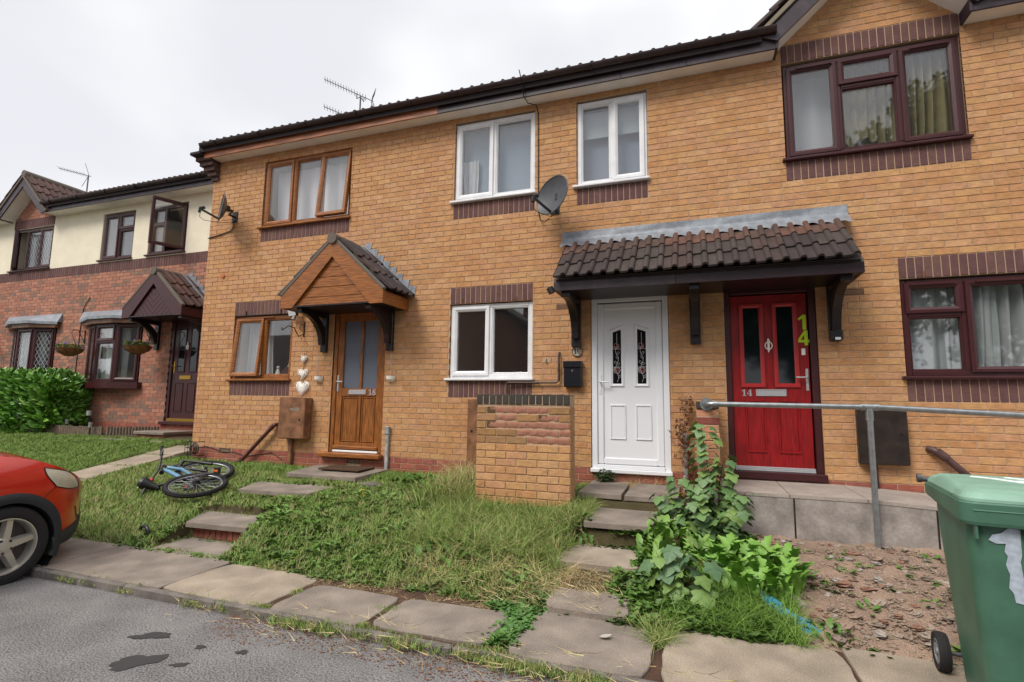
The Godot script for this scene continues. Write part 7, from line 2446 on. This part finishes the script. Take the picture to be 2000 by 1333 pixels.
		b.grid(20, 10, func(s: float, q: float):
			var z := lerpf(4.45, 6.9, s) if side > 0 else lerpf(6.9, 4.45, s)
			var y := lerpf(-0.58, 0.37, q)
			return Vector3(mid + side * (0.86 - 1.2 * pow(maxf(0.0, y + 0.05), 2.0) - 0.25 * pow(maxf(0.0, (z - 6.4) / 0.6), 2.0)) , y, z) if false else Vector3(mid - side * -1.0 * (0.86 - 1.2 * pow(maxf(0.0, y + 0.05), 2.0) - 0.15 * pow(maxf(0.0, (z - 6.4) / 0.6), 2.0)), y, z))
		put(t, "door_side", b, M.car_red)
	var b := MB.new()   # bonnet, nose
	b.grid(47, 12, func(s: float, q: float):
		var p: Vector2 = pts[int(round(s * 47.0))]
		var k := q * 2.0 - 1.0
		var e := 1.0 - k * k
		var x := mid + k * -1.0 * (car_x(p.x, p.y) - mid) * -1.0
		var y := p.y + (0.06 * e if p.y > 0.1 else 0.0)
		var z := p.x - (0.12 * e * clampf((3.4 - p.x) / 0.4, 0, 1))
		return Vector3(x, y, z))
	put(t, "bonnet", b, M.car_red)
	b = MB.new()   # cabin
	b.grid(10, 26, func(s: float, q: float):
		var pr := [[4.45, 0.37], [5.15, 0.83], [5.6, 0.88], [6.3, 0.86], [6.75, 0.75], [6.95, 0.35], [6.98, -0.5]]
		var i := mini(int(q * 6.0), 5)
		var k := q * 6.0 - i
		var z: float = lerpf(pr[i][0], pr[i + 1][0], k)
		var y: float = lerpf(pr[i][1], pr[i + 1][1], k)
		var hw := 0.72 - 0.24 * clampf((y - 0.3) / 0.55, 0, 1) + 0.1 * clampf((0.37 - y), 0, 1)
		var kk := 1.0 - s * 2.0
		return Vector3(mid + kk * hw, y + 0.03 * (1.0 - kk * kk), z))
	put(t, "roof", b, M.car_red)
	for side in [1.0, -1.0]:
		b = MB.new()
		var v := [Vector3(mid + side * 0.7, 0.37, 4.5), Vector3(mid + side * 0.71, 0.37, 6.85), Vector3(mid + side * 0.53, 0.76, 6.65), Vector3(mid + side * 0.49, 0.83, 5.2)]
		if side > 0: b.quad(v[1], v[0], v[3], v[2])
		else: b.quad(v[0], v[1], v[2], v[3])
		put(t, "side_window", b, M.glass_dark)

func car_wheel(t: Node3D, c: Vector3, side: float):
	var bas := Basis(Vector3(0, 0, -1), Vector3(side, 0, 0), Vector3(0, side * -1.0, 0)) if side > 0 else Basis(Vector3(0, 0, 1), Vector3(-1, 0, 0), Vector3(0, -1, 0))
	var b := MB.new()
	b.T = Transform3D(bas, c)
	b.lathe([Vector2(0.21, -0.09), Vector2(0.29, -0.095), Vector2(0.306, -0.07), Vector2(0.307, 0.06), Vector2(0.3, 0.082), Vector2(0.285, 0.093), Vector2(0.25, 0.098), Vector2(0.226, 0.094), Vector2(0.217, 0.084)], 48)
	for k in 60:
		var a := TAU * k / 60.0
		for yy in [-0.05, -0.01, 0.03]: b.box(Vector3(0.3 * cos(a) - 0.006, yy, 0.3 * sin(a) - 0.006), Vector3(0.309 * cos(a) + 0.004, yy + 0.025, 0.309 * sin(a) + 0.004)) if false else b.bar(Vector3(0.305 * cos(a), yy, 0.305 * sin(a)), Vector3(0.305 * cos(a), yy + 0.028, 0.305 * sin(a)), 0.02, 0.008, Vector3(cos(a), 0, sin(a)))
	var w := put(t, "wheel", b, M.tyre)
	b = MB.new()
	b.T = Transform3D(bas, c)
	b.lathe([Vector2(0.218, 0.082), Vector2(0.217, 0.09), Vector2(0.208, 0.09), Vector2(0.2, 0.07), Vector2(0.192, 0.0)], 48)
	put(w, "rim", b, M.alloy)
	b = MB.new()
	b.T = Transform3D(bas, c)
	b.lathe([Vector2(0.2, 0.0), Vector2(0.1, 0.02), Vector2(0.0, 0.02)], 32)
	put(w, "brake_disc", b, M.alloy_dark)
	b = MB.new()
	b.T = Transform3D(bas, c)
	b.lathe([Vector2(0.07, 0.03), Vector2(0.07, 0.07), Vector2(0.055, 0.082), Vector2(0.034, 0.084), Vector2(0.034, 0.09), Vector2(0.0, 0.092)], 30)
	for k in 5:
		var a := deg_to_rad(82.0 + 72.0 * k)
		var d := Vector3(cos(a), 0, sin(a) * -1.0) if side > 0 else Vector3(-cos(a), 0, -sin(a))
		var q := d.cross(Vector3.UP)
		for s in 6:
			var r0 := lerpf(0.05, 0.2, s / 6.0)
			var r1 := lerpf(0.05, 0.2, (s + 1) / 6.0)
			var w0 := lerpf(0.042, 0.032, s / 6.0)
			var w1 := lerpf(0.042, 0.032, (s + 1) / 6.0)
			var y0 := 0.08 - 0.006 * s / 6.0 * s / 6.0 * 2.0
			var y1 := 0.08 - 0.006 * (s + 1) / 6.0 * (s + 1) / 6.0 * 2.0
			var U := Vector3.UP
			var A := [d * r0 - q * w0 + U * 0.03, d * r0 - q * w0 * 0.6 + U * y0, d * r0 + q * w0 * 0.6 + U * y0, d * r0 + q * w0 + U * 0.03]
			var B := [d * r1 - q * w1 + U * 0.03, d * r1 - q * w1 * 0.6 + U * y1, d * r1 + q * w1 * 0.6 + U * y1, d * r1 + q * w1 + U * 0.03]
			for i in 3: b.quad_from(A[i], A[i + 1], B[i + 1], B[i], d * (r0 + r1) / 2)
	put(w, "spokes", b, M.alloy)
	b = MB.new()
	b.T = Transform3D(bas, c)
	for k in 5:
		var a := deg_to_rad(82.0 + 36.0 + 72.0 * k)
		b.tube([Vector3(cos(a), 0, -sin(a)) * 0.052 + Vector3.UP * 0.07, Vector3(cos(a), 0, -sin(a)) * 0.052 + Vector3.UP * 0.0835], 0.0115, 10)
	put(w, "wheel_nut", b, M.alloy_dark)

# ---------------------------------------------------------------- bicycle
func bike_wheel(t: Node3D, c: Vector3, bas: Basis, geared: bool):
	var b := MB.new()
	b.T = Transform3D(bas, c)
	var tor := func(R0: float, r: float, sx: float, m: int, k: int, bb: MB):
		bb.grid(m, k, func(s: float, q: float):
			var a: float = TAU * (1.0 - s)
			var e: float = TAU * q
			return Vector3((R0 + r * cos(e)) * cos(a), r * sx * sin(e), (R0 + r * cos(e)) * sin(a)))
	tor.call(0.305, 0.027, 1.0, 56, 10, b)
	for i in 80:
		var a := TAU * i / 80.0
		for s in [-1.0, 0.0, 1.0]:
			var o := Vector3(cos(a) * (0.334 - 0.008 * absf(s)), s * 0.017, sin(a) * (0.334 - 0.008 * absf(s)))
			b.bar(o - Vector3(-sin(a), 0, cos(a)) * 0.007, o + Vector3(-sin(a), 0, cos(a)) * 0.007, 0.012, 0.006, Vector3(cos(a), 0, sin(a)))
	var w := put(t, "wheel", b, M.tyre)
	b = MB.new()
	b.T = Transform3D(bas, c)
	tor.call(0.272, 0.012, 1.0, 48, 8, b)
	put(w, "rim", b, M.rim_alu)
	b = MB.new()
	b.T = Transform3D(bas, c)
	for i in 28:
		var a := TAU * i / 28.0
		var s := 1.0 if i % 2 else -1.0
		b.tube([Vector3(cos(a + 0.35 * (1 if i % 4 < 2 else -1)) * 0.025, 0.03 * s, sin(a + 0.35 * (1 if i % 4 < 2 else -1)) * 0.025), Vector3(cos(a) * 0.268, 0, sin(a) * 0.268)], 0.0016, 4)
	put(w, "spokes", b, M.silver)
	b = MB.new()
	b.T = Transform3D(bas, c)
	b.tube([Vector3(0, -0.06, 0), Vector3(0, 0.06, 0)], 0.018, 10)
	if geared:
		for k in 6: b.tube([Vector3(0, 0.02 + 0.006 * k, 0), Vector3(0, 0.0225 + 0.006 * k, 0)], 0.058 - 0.005 * k, 18)
	put(w, "hub", b, M.bike_grey)

func bicycle():
	var t := thing("bicycle", Vector3(-2.8, -0.36, 1.4), "blue and black mountain bike lying on its side on the lawn", "bicycle")
	var br := Basis(Vector3.BACK, -0.16) * Basis(Vector3.RIGHT, 0.2)
	var bf := Basis(Vector3.BACK, -0.2) * Basis(Vector3.RIGHT, 0.16)
	var rc := Vector3(-2.44, -0.245, 1.64)
	var fc := Vector3(-2.85, -0.165, 1.17)
	bike_wheel(t, rc, br, true)
	bike_wheel(t, fc, bf, false)
	var tb := func(p: Array, r, m: Material, called: String):
		var b := MB.new()
		b.tube(p, r, 10)
		return put(t, called, b, m)
	var head := Vector3(-3.17, -0.12, 1.52)
	var bb := Vector3(-2.52, -0.19, 1.5)
	tb.call([head + Vector3(0.0, 0, 0), Vector3(-3.03, -0.14, 1.53), Vector3(-2.8, -0.2, 1.55)], 0.026, M.bike_blue, "down_tube")
	tb.call([head + Vector3(0.03, 0.02, -0.05), Vector3(-2.96, -0.12, 1.42), Vector3(-2.68, -0.18, 1.48)], 0.021, M.bike_blue, "top_tube")
	tb.call([head + Vector3(-0.05, 0.03, -0.06), head + Vector3(0.07, -0.03, 0.06)], 0.027, M.bike_black, "head_tube")
	tb.call([Vector3(-3.1, -0.3, 1.66), Vector3(-2.95, -0.27, 1.62), bb], 0.016, M.bike_black, "seat_tube")
	tb.call([bb, rc + br * Vector3(0, 0.06, 0)], 0.012, M.bike_grey, "chain_stay")
	tb.call([Vector3(-2.78, -0.22, 1.53), rc + br * Vector3(0, 0.055, 0)], 0.011, M.bike_grey, "seat_stay")
	var s := MB.new()
	s.T = Transform3D(Basis(Vector3.UP, 0.5) * Basis(Vector3.BACK, 1.2), Vector3(-3.13, -0.29, 1.69))
	s.lathe([Vector2(0.0, -0.13), Vector2(0.03, -0.11), Vector2(0.045, -0.02), Vector2(0.075, 0.08), Vector2(0.06, 0.12), Vector2(0.0, 0.13)], 14)
	put(t, "saddle", s, M.bike_black)
	var hb = tb.call([Vector3(-3.31, 0.155, 1.44), Vector3(-3.28, 0.04, 1.46), Vector3(-3.22, -0.07, 1.52), head + Vector3(-0.01, 0.0, 0.04), Vector3(-3.17, -0.22, 1.64), Vector3(-3.15, -0.3, 1.72), Vector3(-3.13, -0.38, 1.78)], 0.013, M.bike_black, "handlebar")
	for q in [[Vector3(-3.312, 0.16, 1.44), Vector3(-3.282, 0.035, 1.462)], [Vector3(-3.152, -0.29, 1.715), Vector3(-3.128, -0.385, 1.783)]]:
		var g := MB.new()
		g.tube([q[0], q[1]], 0.019, 10)
		put(hb, "grip", g, M.bike_black)
	var lv := MB.new()
	lv.tube([Vector3(-3.27, 0.02, 1.47), Vector3(-3.24, 0.07, 1.5), Vector3(-3.2, 0.14, 1.5)], 0.007, 6)
	lv.tube([Vector3(-3.15, -0.25, 1.68), Vector3(-3.19, -0.26, 1.74), Vector3(-3.21, -0.31, 1.78)], 0.01, 6)
	put(hb, "brake_lever", lv, M.silver)
	var rs := MB.new()
	rs.tube([Vector3(-3.165, -0.22, 1.64), Vector3(-3.155, -0.26, 1.68)], 0.02, 10)
	put(hb, "shifter", rs, M.red_plastic)
	var fk = tb.call([head + Vector3(0.05, 0.02, -0.1), Vector3(-3.08, -0.07, 1.33)], 0.02, M.bike_black, "fork")
	var fl := MB.new()
	for o in [Vector3(0, 0.05, -0.02), Vector3(0.02, -0.03, 0.06)]:
		fl.tube([Vector3(-3.08, -0.08, 1.33) + o, Vector3(-2.95, -0.09, 1.28) + o], 0.014, 8)
		fl.tube([Vector3(-2.95, -0.09, 1.28) + o, Vector3(-2.72, -0.115, 1.22) + o], 0.02, 8)
	fl.tube([Vector3(-3.08, -0.03, 1.31), Vector3(-3.06, -0.11, 1.39)], 0.022, 8)
	put(fk, "fork_leg", fl, M.bike_black)
	var ck := MB.new()
	ck.tube([bb + Vector3(0, 0.03, 0), bb + Vector3(0, 0.045, 0)], 0.075, 20)
	put(t, "chainring", ck, M.bike_grey)
	var cr := MB.new()
	cr.tube([bb + Vector3(0, 0.05, 0), bb + Vector3(0.17, 0.06, -0.05)], 0.011, 8)
	cr.tube([bb + Vector3(0, -0.04, 0), bb + Vector3(-0.15, -0.06, 0.06)], 0.011, 8)
	put(t, "crank", cr, M.bike_black)
	for o in [bb + Vector3(0.18, 0.09, -0.05), bb + Vector3(-0.16, -0.1, 0.06)]:
		var p := MB.new()
		p.box(o - Vector3(0.045, 0.045, 0.016), o + Vector3(0.045, 0.045, 0.016), 0.006)
		var pm := put(t, "pedal", p, M.bike_black)
		p = MB.new()
		p.box(o + Vector3(-0.03, -0.012, 0.016), o + Vector3(0.03, 0.012, 0.022), 0.002)
		put(pm, "reflector", p, M.reflector)
	var dr := MB.new()
	var rh: Vector3 = rc + br * Vector3(0, 0.07, 0)
	dr.box(rh + Vector3(0.0, -0.02, -0.03), rh + Vector3(0.07, 0.02, 0.03), 0.008)
	dr.tube([rh + Vector3(0.05, 0, 0.02), rh + Vector3(0.11, 0.01, 0.05)], 0.014, 8)
	dr.tube([rh + Vector3(-0.02, 0.01, 0.0), rh + Vector3(-0.12, 0.05, -0.06), bb + Vector3(-0.05, 0.05, 0.0), Vector3(-3.0, -0.05, 1.5), head + Vector3(0, 0.06, 0.05)], 0.0035, 5)
	put(t, "derailleur", dr, M.bike_grey)
	var ch := MB.new()
	ch.tube([bb + Vector3(0.02, 0.037, 0.075), rh + Vector3(0, -0.03, 0.05)], 0.006, 5)
	ch.tube([bb + Vector3(0.02, 0.037, -0.075), rh + Vector3(0, -0.03, -0.05)], 0.006, 5)
	put(t, "chain", ch, M.bike_grey)

# ---------------------------------------------------------------- small things on the ground
func litter():
	var b := MB.new()
	var arc := []
	for i in 13: arc.append(Vector3(-2.07 + 0.085 * cos(PI * i / 12.0 * 1.15), -0.575 + 0.07 * sin(PI * i / 12.0 * 1.15), 2.49 + 0.02 * cos(PI * i / 12.0)))
	b.tube(arc, 0.016, 8)
	solo("bike_lock", b, M.navy_plastic, Vector3(-2.07, -0.57, 2.49), "curved black bike lock loop standing in the grass near the pavement", "bike lock")
	b = MB.new()
	b.box(Vector3(-1.62, -0.15, 0.14), Vector3(-0.98, -0.128, 0.52), 0.006)
	b.T = Transform3D()
	solo("doormat", b, M.mat_coir, Vector3(-1.3, -0.15, 0.33), "flat brown doormat on the slab below the oak door", "doormat")
	b = MB.new()
	var p := []
	for i in 20: p.append(Vector2(-0.566 + (0.16 + 0.02 * sin(i * 2.1)) * cos(TAU * i / 20.0), 0.83 + (0.11 + 0.014 * cos(i * 1.7)) * sin(TAU * i / 20.0)))
	var y := ground_y(-0.566, 0.83)
	for i in 20:
		var a: Vector2 = p[i]
		var c: Vector2 = p[(i + 1) % 20]
		var m := Vector3(-0.566, y + 0.055, 0.83)
		b.quad(Vector3(c.x, y + 0.035, c.y), Vector3(a.x, y + 0.035, a.y), Vector3(a.x, y - 0.03, a.y), Vector3(c.x, y - 0.03, c.y))
		b.tri(m, Vector3(c.x, y + 0.035, c.y), Vector3(a.x, y + 0.035, a.y))
	solo("flat_stone", b, M.kerb, Vector3(-0.566, y, 0.83), "flat grey stone set in the lawn near the oak door's conduit", "stone")
	b = MB.new()
	var bp := [Vector3(3.55, -0.5, 2.2), Vector3(3.6, -0.53, 2.35), Vector3(3.66, -0.545, 2.42), Vector3(3.74, -0.585, 2.48), Vector3(3.8, -0.6, 2.52), Vector3(3.86, -0.635, 2.55)]
	for i in 5:
		var sd := Vector3(0.012, 0.016 + 0.012 * (i % 2), -0.026)
		var e: Vector3 = bp[i]
		var f: Vector3 = bp[i + 1]
		b.quad(e - sd, f - sd * 1.1, f + sd * 1.1, e + sd)
		b.quad(e + sd - Vector3(0, 0.003, 0), f + sd * 1.1 - Vector3(0, 0.003, 0), f - sd * 1.1 - Vector3(0, 0.003, 0), e - sd - Vector3(0, 0.003, 0))
	solo("plastic_strip", b, M.blue_tape, Vector3(3.7, -0.57, 2.45), "crumpled strip of bright blue plastic in the grass by the soil bed", "litter")
	var t: Node3D
	for q in [[-2.16, 2.33, 0.9, lin(196, 182, 60), "yellow fallen leaf on the lawn beside the path slab"], [2.62, 3.02, 2.0, lin(196, 190, 178), "pale curled leaf on the pavement slab below the white door"], [0.66, 4.55, 1.2, lin(130, 156, 80), "long green leaf lying on the road"], [0.9, 2.05, 0.5, lin(196, 196, 150), "pale fallen leaf on the slope below the brick pier"], [1.1, 2.5, 0.4, lin(190, 166, 120), "tan fallen leaf near the back of the pavement"]]:
		b = MB.new()
		b.col = q[3]
		var yy := ground_y(q[0], q[1]) + 0.045
		if q[1] > 2.66: yy = -0.64
		if q[1] > 3.4: yy = -0.69
		b.T = Transform3D(Basis(Vector3.UP, q[2]), Vector3(q[0], yy, q[1]))
		var long: float = 0.1 if q[1] > 4 else 0.05
		b.grid(2, 6, func(s, v): return Vector3((s - 0.5) * -0.045 * sin(PI * clampf(v, 0.03, 0.97)), 0.012 * absf(s - 0.5) + 0.01 * v * v, (v - 0.5) * long * 1.6))
		solo("fallen_leaf", b, M.leaf, Vector3(q[0], yy, q[1]), q[4], "leaf")
	for q in [[0.55, 1.15], [-0.35, 1.3]]:
		b = MB.new()
		var o := Vector3(q[0], ground_y(q[0], q[1]) + 0.1, q[1])
		b.tube([o - Vector3(0, 0.12, 0), o], 0.003, 5)
		for k in 7:
			var a := TAU * k / 7.0
			b.quad(o, o + Vector3(cos(a - 0.3) * 0.016, 0.01, sin(a - 0.3) * 0.016), o + Vector3(cos(a) * 0.026, 0.012, sin(a) * 0.026), o + Vector3(cos(a + 0.3) * 0.016, 0.01, sin(a + 0.3) * 0.016))
		solo("orange_flower", b, M.reflector if q[0] > 0 else M.petal_yellow, o - Vector3(0, 0.1, 0), "small orange flower in the grass left of the brick pier" if q[0] > 0 else "small yellow flower in the lawn near the flat stone", "flower")
	# stuff on the windowsill of the brown downstairs window
	t = thing("table_lamp", Vector3(-2.78, 1.1, -0.3), "lamp with a pale conical shade on a white base inside the brown downstairs window", "lamp")
	b = MB.new()
	b.T = Transform3D(Basis(), Vector3(-2.78, 1.1, -0.3))
	b.lathe([Vector2(0.0, 0.0), Vector2(0.075, 0.0), Vector2(0.07, 0.2), Vector2(0.0, 0.2)], 16)
	put(t, "lamp_base", b, M.white_china)
	b = MB.new()
	b.col = lin(196, 186, 150)
	b.T = Transform3D(Basis(), Vector3(-2.78, 1.28, -0.3))
	b.lathe([Vector2(0.16, 0.0), Vector2(0.06, 0.3)], 18)
	put(t, "lamp_shade", b, M.cloth)
	t = thing("ornament", Vector3(-3.12, 1.1, -0.24), "small white angel ornament on the brown downstairs window's inner sill", "ornament")
	b = MB.new()
	b.T = Transform3D(Basis(), Vector3(-3.12, 1.1, -0.24))
	b.lathe([Vector2(0.0, 0.0), Vector2(0.06, 0.0), Vector2(0.045, 0.08), Vector2(0.02, 0.15), Vector2(0.022, 0.16)], 12)
	put(t, "robe", b, M.white_china)
	b = MB.new()
	b.T = Transform3D(Basis(), Vector3(-3.12, 1.28, -0.24))
	b.lathe([Vector2(0.0, -0.026), Vector2(0.02, -0.018), Vector2(0.027, 0.0), Vector2(0.02, 0.018), Vector2(0.0, 0.026)], 12)
	put(t, "head", b, M.white_china)
	t = thing("trinket_box", Vector3(-2.98, 1.1, -0.3), "small brown house-shaped box on the brown downstairs window's inner sill", "ornament")
	b = MB.new()
	b.prism(PackedVector2Array([Vector2(-3.06, 1.1), Vector2(-2.9, 1.1), Vector2(-2.9, 1.22), Vector2(-2.98, 1.29), Vector2(-3.06, 1.22)]), -0.36, -0.25)
	put(t, "box", b, M.rust)

# ---------------------------------------------------------------- across the road, seen in the windows
func across():
	var t := thing("brick_house", Vector3(-8.6, -0.7, 15.5), "brown brick house across the road with its gable end towards the terrace", "house")
	var b := MB.new()
	b.prism(PackedVector2Array([Vector2(-13.0, -0.8), Vector2(-4.2, -0.8), Vector2(-4.2, 4.35), Vector2(-8.6, 7.0), Vector2(-13.0, 4.35)]), 15.0, 24.0)
	put(t, "wall", b, M.brick_far)
	for s in [-1.0, 1.0]:
		b = MB.new()
		b.prism(PackedVector2Array([Vector2(-8.6 + s * 4.65, 4.2), Vector2(-8.6 + s * 4.65, 4.4), Vector2(-8.6, 7.25), Vector2(-8.6, 7.03)]), 14.7, 24.3)
		put(t, "roof", b, M.tile_under)
	b = MB.new()
	b.box(Vector3(-4.6, 4.9, 17.0), Vector3(-4.2, 6.0, 17.4))
	put(t, "chimney", b, M.brick_far)
	t = thing("brick_house", Vector3(0.0, -0.7, 21.0), "dark brick house farther back across the road beside the trees", "house")
	b = MB.new()
	b.box(Vector3(-4.0, -0.8, 19.0), Vector3(4.0, 4.4, 26.0))
	put(t, "wall", b, M.brick_far)
	b = MB.new()
	side_prism(b, [Vector2(18.6, 4.3), Vector2(22.5, 7.0), Vector2(26.4, 4.3)], -4.2, 4.2)
	put(t, "roof", b, M.tile_under)
	for x in [-3.3, -1.2]:
		b = MB.new()
		b.box(Vector3(x, 1.0, 18.95), Vector3(x + 0.4, 3.2, 19.02))
		put(t, "window", b, M.white_paint)
	t = thing("brick_house", Vector3(-19.5, -0.7, 18.5), "low-roofed brick house across the road, reflected in the brown downstairs window", "house")
	b = MB.new()
	b.box(Vector3(-26.0, -0.8, 17.0), Vector3(-14.2, 2.3, 24.0))
	put(t, "wall", b, M.render_cream)
	b = MB.new()
	side_prism(b, [Vector2(16.5, 2.25), Vector2(20.5, 5.0), Vector2(24.5, 2.25)], -26.4, -13.8)
	put(t, "roof", b, M.tile_under)
	for x in [-24.0, -20.0, -17.0]:
		b = MB.new()
		b.box(Vector3(x, 0.3, 16.95), Vector3(x + 1.6, 1.6, 17.02))
		put(t, "window", b, M.glass_dark)
	tree(Vector3(11.5, -0.8, 16.5), 15.0, 3.4, 8000, "tall drooping birch across the road, reflected in the maroon windows", "birch_tree", true, lin(104, 122, 66), 201)
	tree(Vector3(6.3, -0.8, 13.6), 7.0, 2.6, 6500, "dense dark tree across the road, reflected in the red door's panes", "broad_tree", false, lin(62, 88, 40), 202)
	tree(Vector3(-17.5, -0.8, 26.0), 10.0, 3.2, 4200, "bushy tree behind the low-roofed house across the road", "broad_tree", false, lin(70, 92, 44), 203)
	tree(Vector3(-13.0, -0.8, 19.0), 9.5, 2.6, 4000, "loose tree beside the brown brick gable across the road", "birch_tree", true, lin(110, 128, 72), 204)

func tree(at: Vector3, h: float, r: float, n: int, label: String, called: String, droop: bool, k: Color, sd: int):
	R.seed = sd
	var t := thing(called, at, label, "tree", "trees across the road")
	var b := MB.new()
	b.tube([Vector3.ZERO, Vector3(0.1, h * 0.35, 0.05), Vector3(-0.1, h * 0.65, 0.1), Vector3(0.05, h * 0.95, 0)], [0.22, 0.16, 0.1, 0.03], 10)
	var tips := []
	for i in 26:
		var y := h * R.randf_range(0.22, 0.9)
		var a := R.randf() * TAU
		var l := r * (1.15 - 0.75 * y / h) * R.randf_range(0.6, 1.1)
		var e := Vector3(cos(a) * l, y + l * 0.45, sin(a) * l)
		b.tube([Vector3(0, y, 0), e * Vector3(0.5, 0, 0.5) + Vector3(0, y + l * 0.3, 0), e], [0.06, 0.04, 0.012], 6)
		tips.append(e)
		tips.append(e * Vector3(0.6, 0, 0.6) + Vector3(0, lerpf(y, e.y, 0.7), 0))
	put(t, "trunk", b, M.bark, Vector3.ZERO)
	var w := []
	var c := []
	for i in n:
		var p: Vector3 = tips[R.randi() % tips.size()]
		var q := p + Vector3(R.randfn(0, 0.38), R.randfn(0, 0.35) - (absf(R.randfn(0, 1.0)) if droop else 0.0), R.randfn(0, 0.38)) * r * 0.36
		w.append(Transform3D(Basis.from_euler(Vector3(R.randf() * TAU, R.randf() * TAU, R.randf() * TAU)).scaled(Vector3.ONE * R.randf_range(1.2, 2.2)), q))
		c.append(jit(k, 0.25))
	var o = scatter(t, "crown", herb(40, 7, 0.12, 0.07, 1.0), M.leaf, w, c)
	o.position = Vector3.ZERO

# ---------------------------------------------------------------- the scene
func sky_image() -> Image:
	var im := Image.create(512, 256, false, Image.FORMAT_RGBF)
	var f := FastNoiseLite.new()
	f.seed = 4
	f.frequency = 1.1
	f.fractal_octaves = 5
	f.noise_type = FastNoiseLite.TYPE_SIMPLEX_SMOOTH
	for y in 256:
		var el := PI * (0.5 - (y + 0.5) / 256.0)
		for x in 512:
			var az := TAU * x / 512.0
			var d := Vector3(cos(el) * cos(az), sin(el), cos(el) * sin(az))
			var p := d / (0.35 + absf(d.y))   # clouds as a flat layer overhead
			var n := f.get_noise_3d(p.x * 1.0, p.y * 0.6, p.z * 1.0) * 0.5 + 0.5
			n = clampf((n - 0.3) / 0.45, 0.0, 1.0)
			var l := lerpf(0.45, 0.6, n * n * (3.0 - 2.0 * n))
			l *= lerpf(1.06, 1.0, clampf(sin(el) * 2.0, 0, 1)) * (1.0 + 0.7 * clampf((sin(el) - 0.62) / 0.38, 0, 1)) if el > 0 else 0.35
			var warm := n
			im.set_pixel(x, y, Color(l * lerpf(0.965, 1.0, warm), l * lerpf(0.985, 1.0, warm), l * lerpf(1.045, 1.01, warm)))
	return im

func _ready():
	var cam := Camera3D.new()
	cam.name = "camera"
	cam.keep_aspect = Camera3D.KEEP_HEIGHT
	cam.fov = 66.324
	cam.near = 0.05
	cam.far = 700.0
	cam.rotation_order = EULER_ORDER_YXZ
	cam.rotation_degrees = Vector3(6.7678, 19.5268, 0.719)
	cam.position = CAM
	add_child(cam)
	cam.current = true
	var we := WorldEnvironment.new()
	we.name = "world_environment"
	var env := Environment.new()
	env.background_mode = Environment.BG_SKY
	var pano := PanoramaSkyMaterial.new()
	pano.panorama = ImageTexture.create_from_image(sky_image())
	env.sky = Sky.new()
	env.sky.sky_material = pano
	env.tonemap_mode = Environment.TONE_MAPPER_LINEAR
	env.tonemap_exposure = 1.9
	env.sdfgi_enabled = true
	env.ssao_enabled = true
	env.ssil_enabled = true
	we.environment = env
	add_child(we)
	var sun := DirectionalLight3D.new()
	sun.name = "sun"
	sun.light_energy = 0.5
	sun.light_angular_distance = 25.0
	sun.light_color = Color(1.0, 0.97, 0.93)
	sun.shadow_enabled = true
	sun.sky_mode = DirectionalLight3D.SKY_MODE_LIGHT_ONLY
	add_child(sun)
	sun.look_at_from_position(Vector3.ZERO, -Vector3(-0.35, 0.85, 0.62))
	R.seed = 20
	materials()
	setting()
	house_18()
	house_16()
	house_14()
	red_house(-10.05, -4.55, "red brick house with cream upper storey, plain bay window and maroon front door", false)
	red_house(-20.0, -10.05, "red brick house with a gabled leaded upstairs window, behind the laurel hedge", true)
	shared_canopy()
	masonry()
	wall_things()
	hanging_baskets()
	car()
	bicycle()
	wheelie_bin()
	litter()
	plants()
	greenery()
	across()
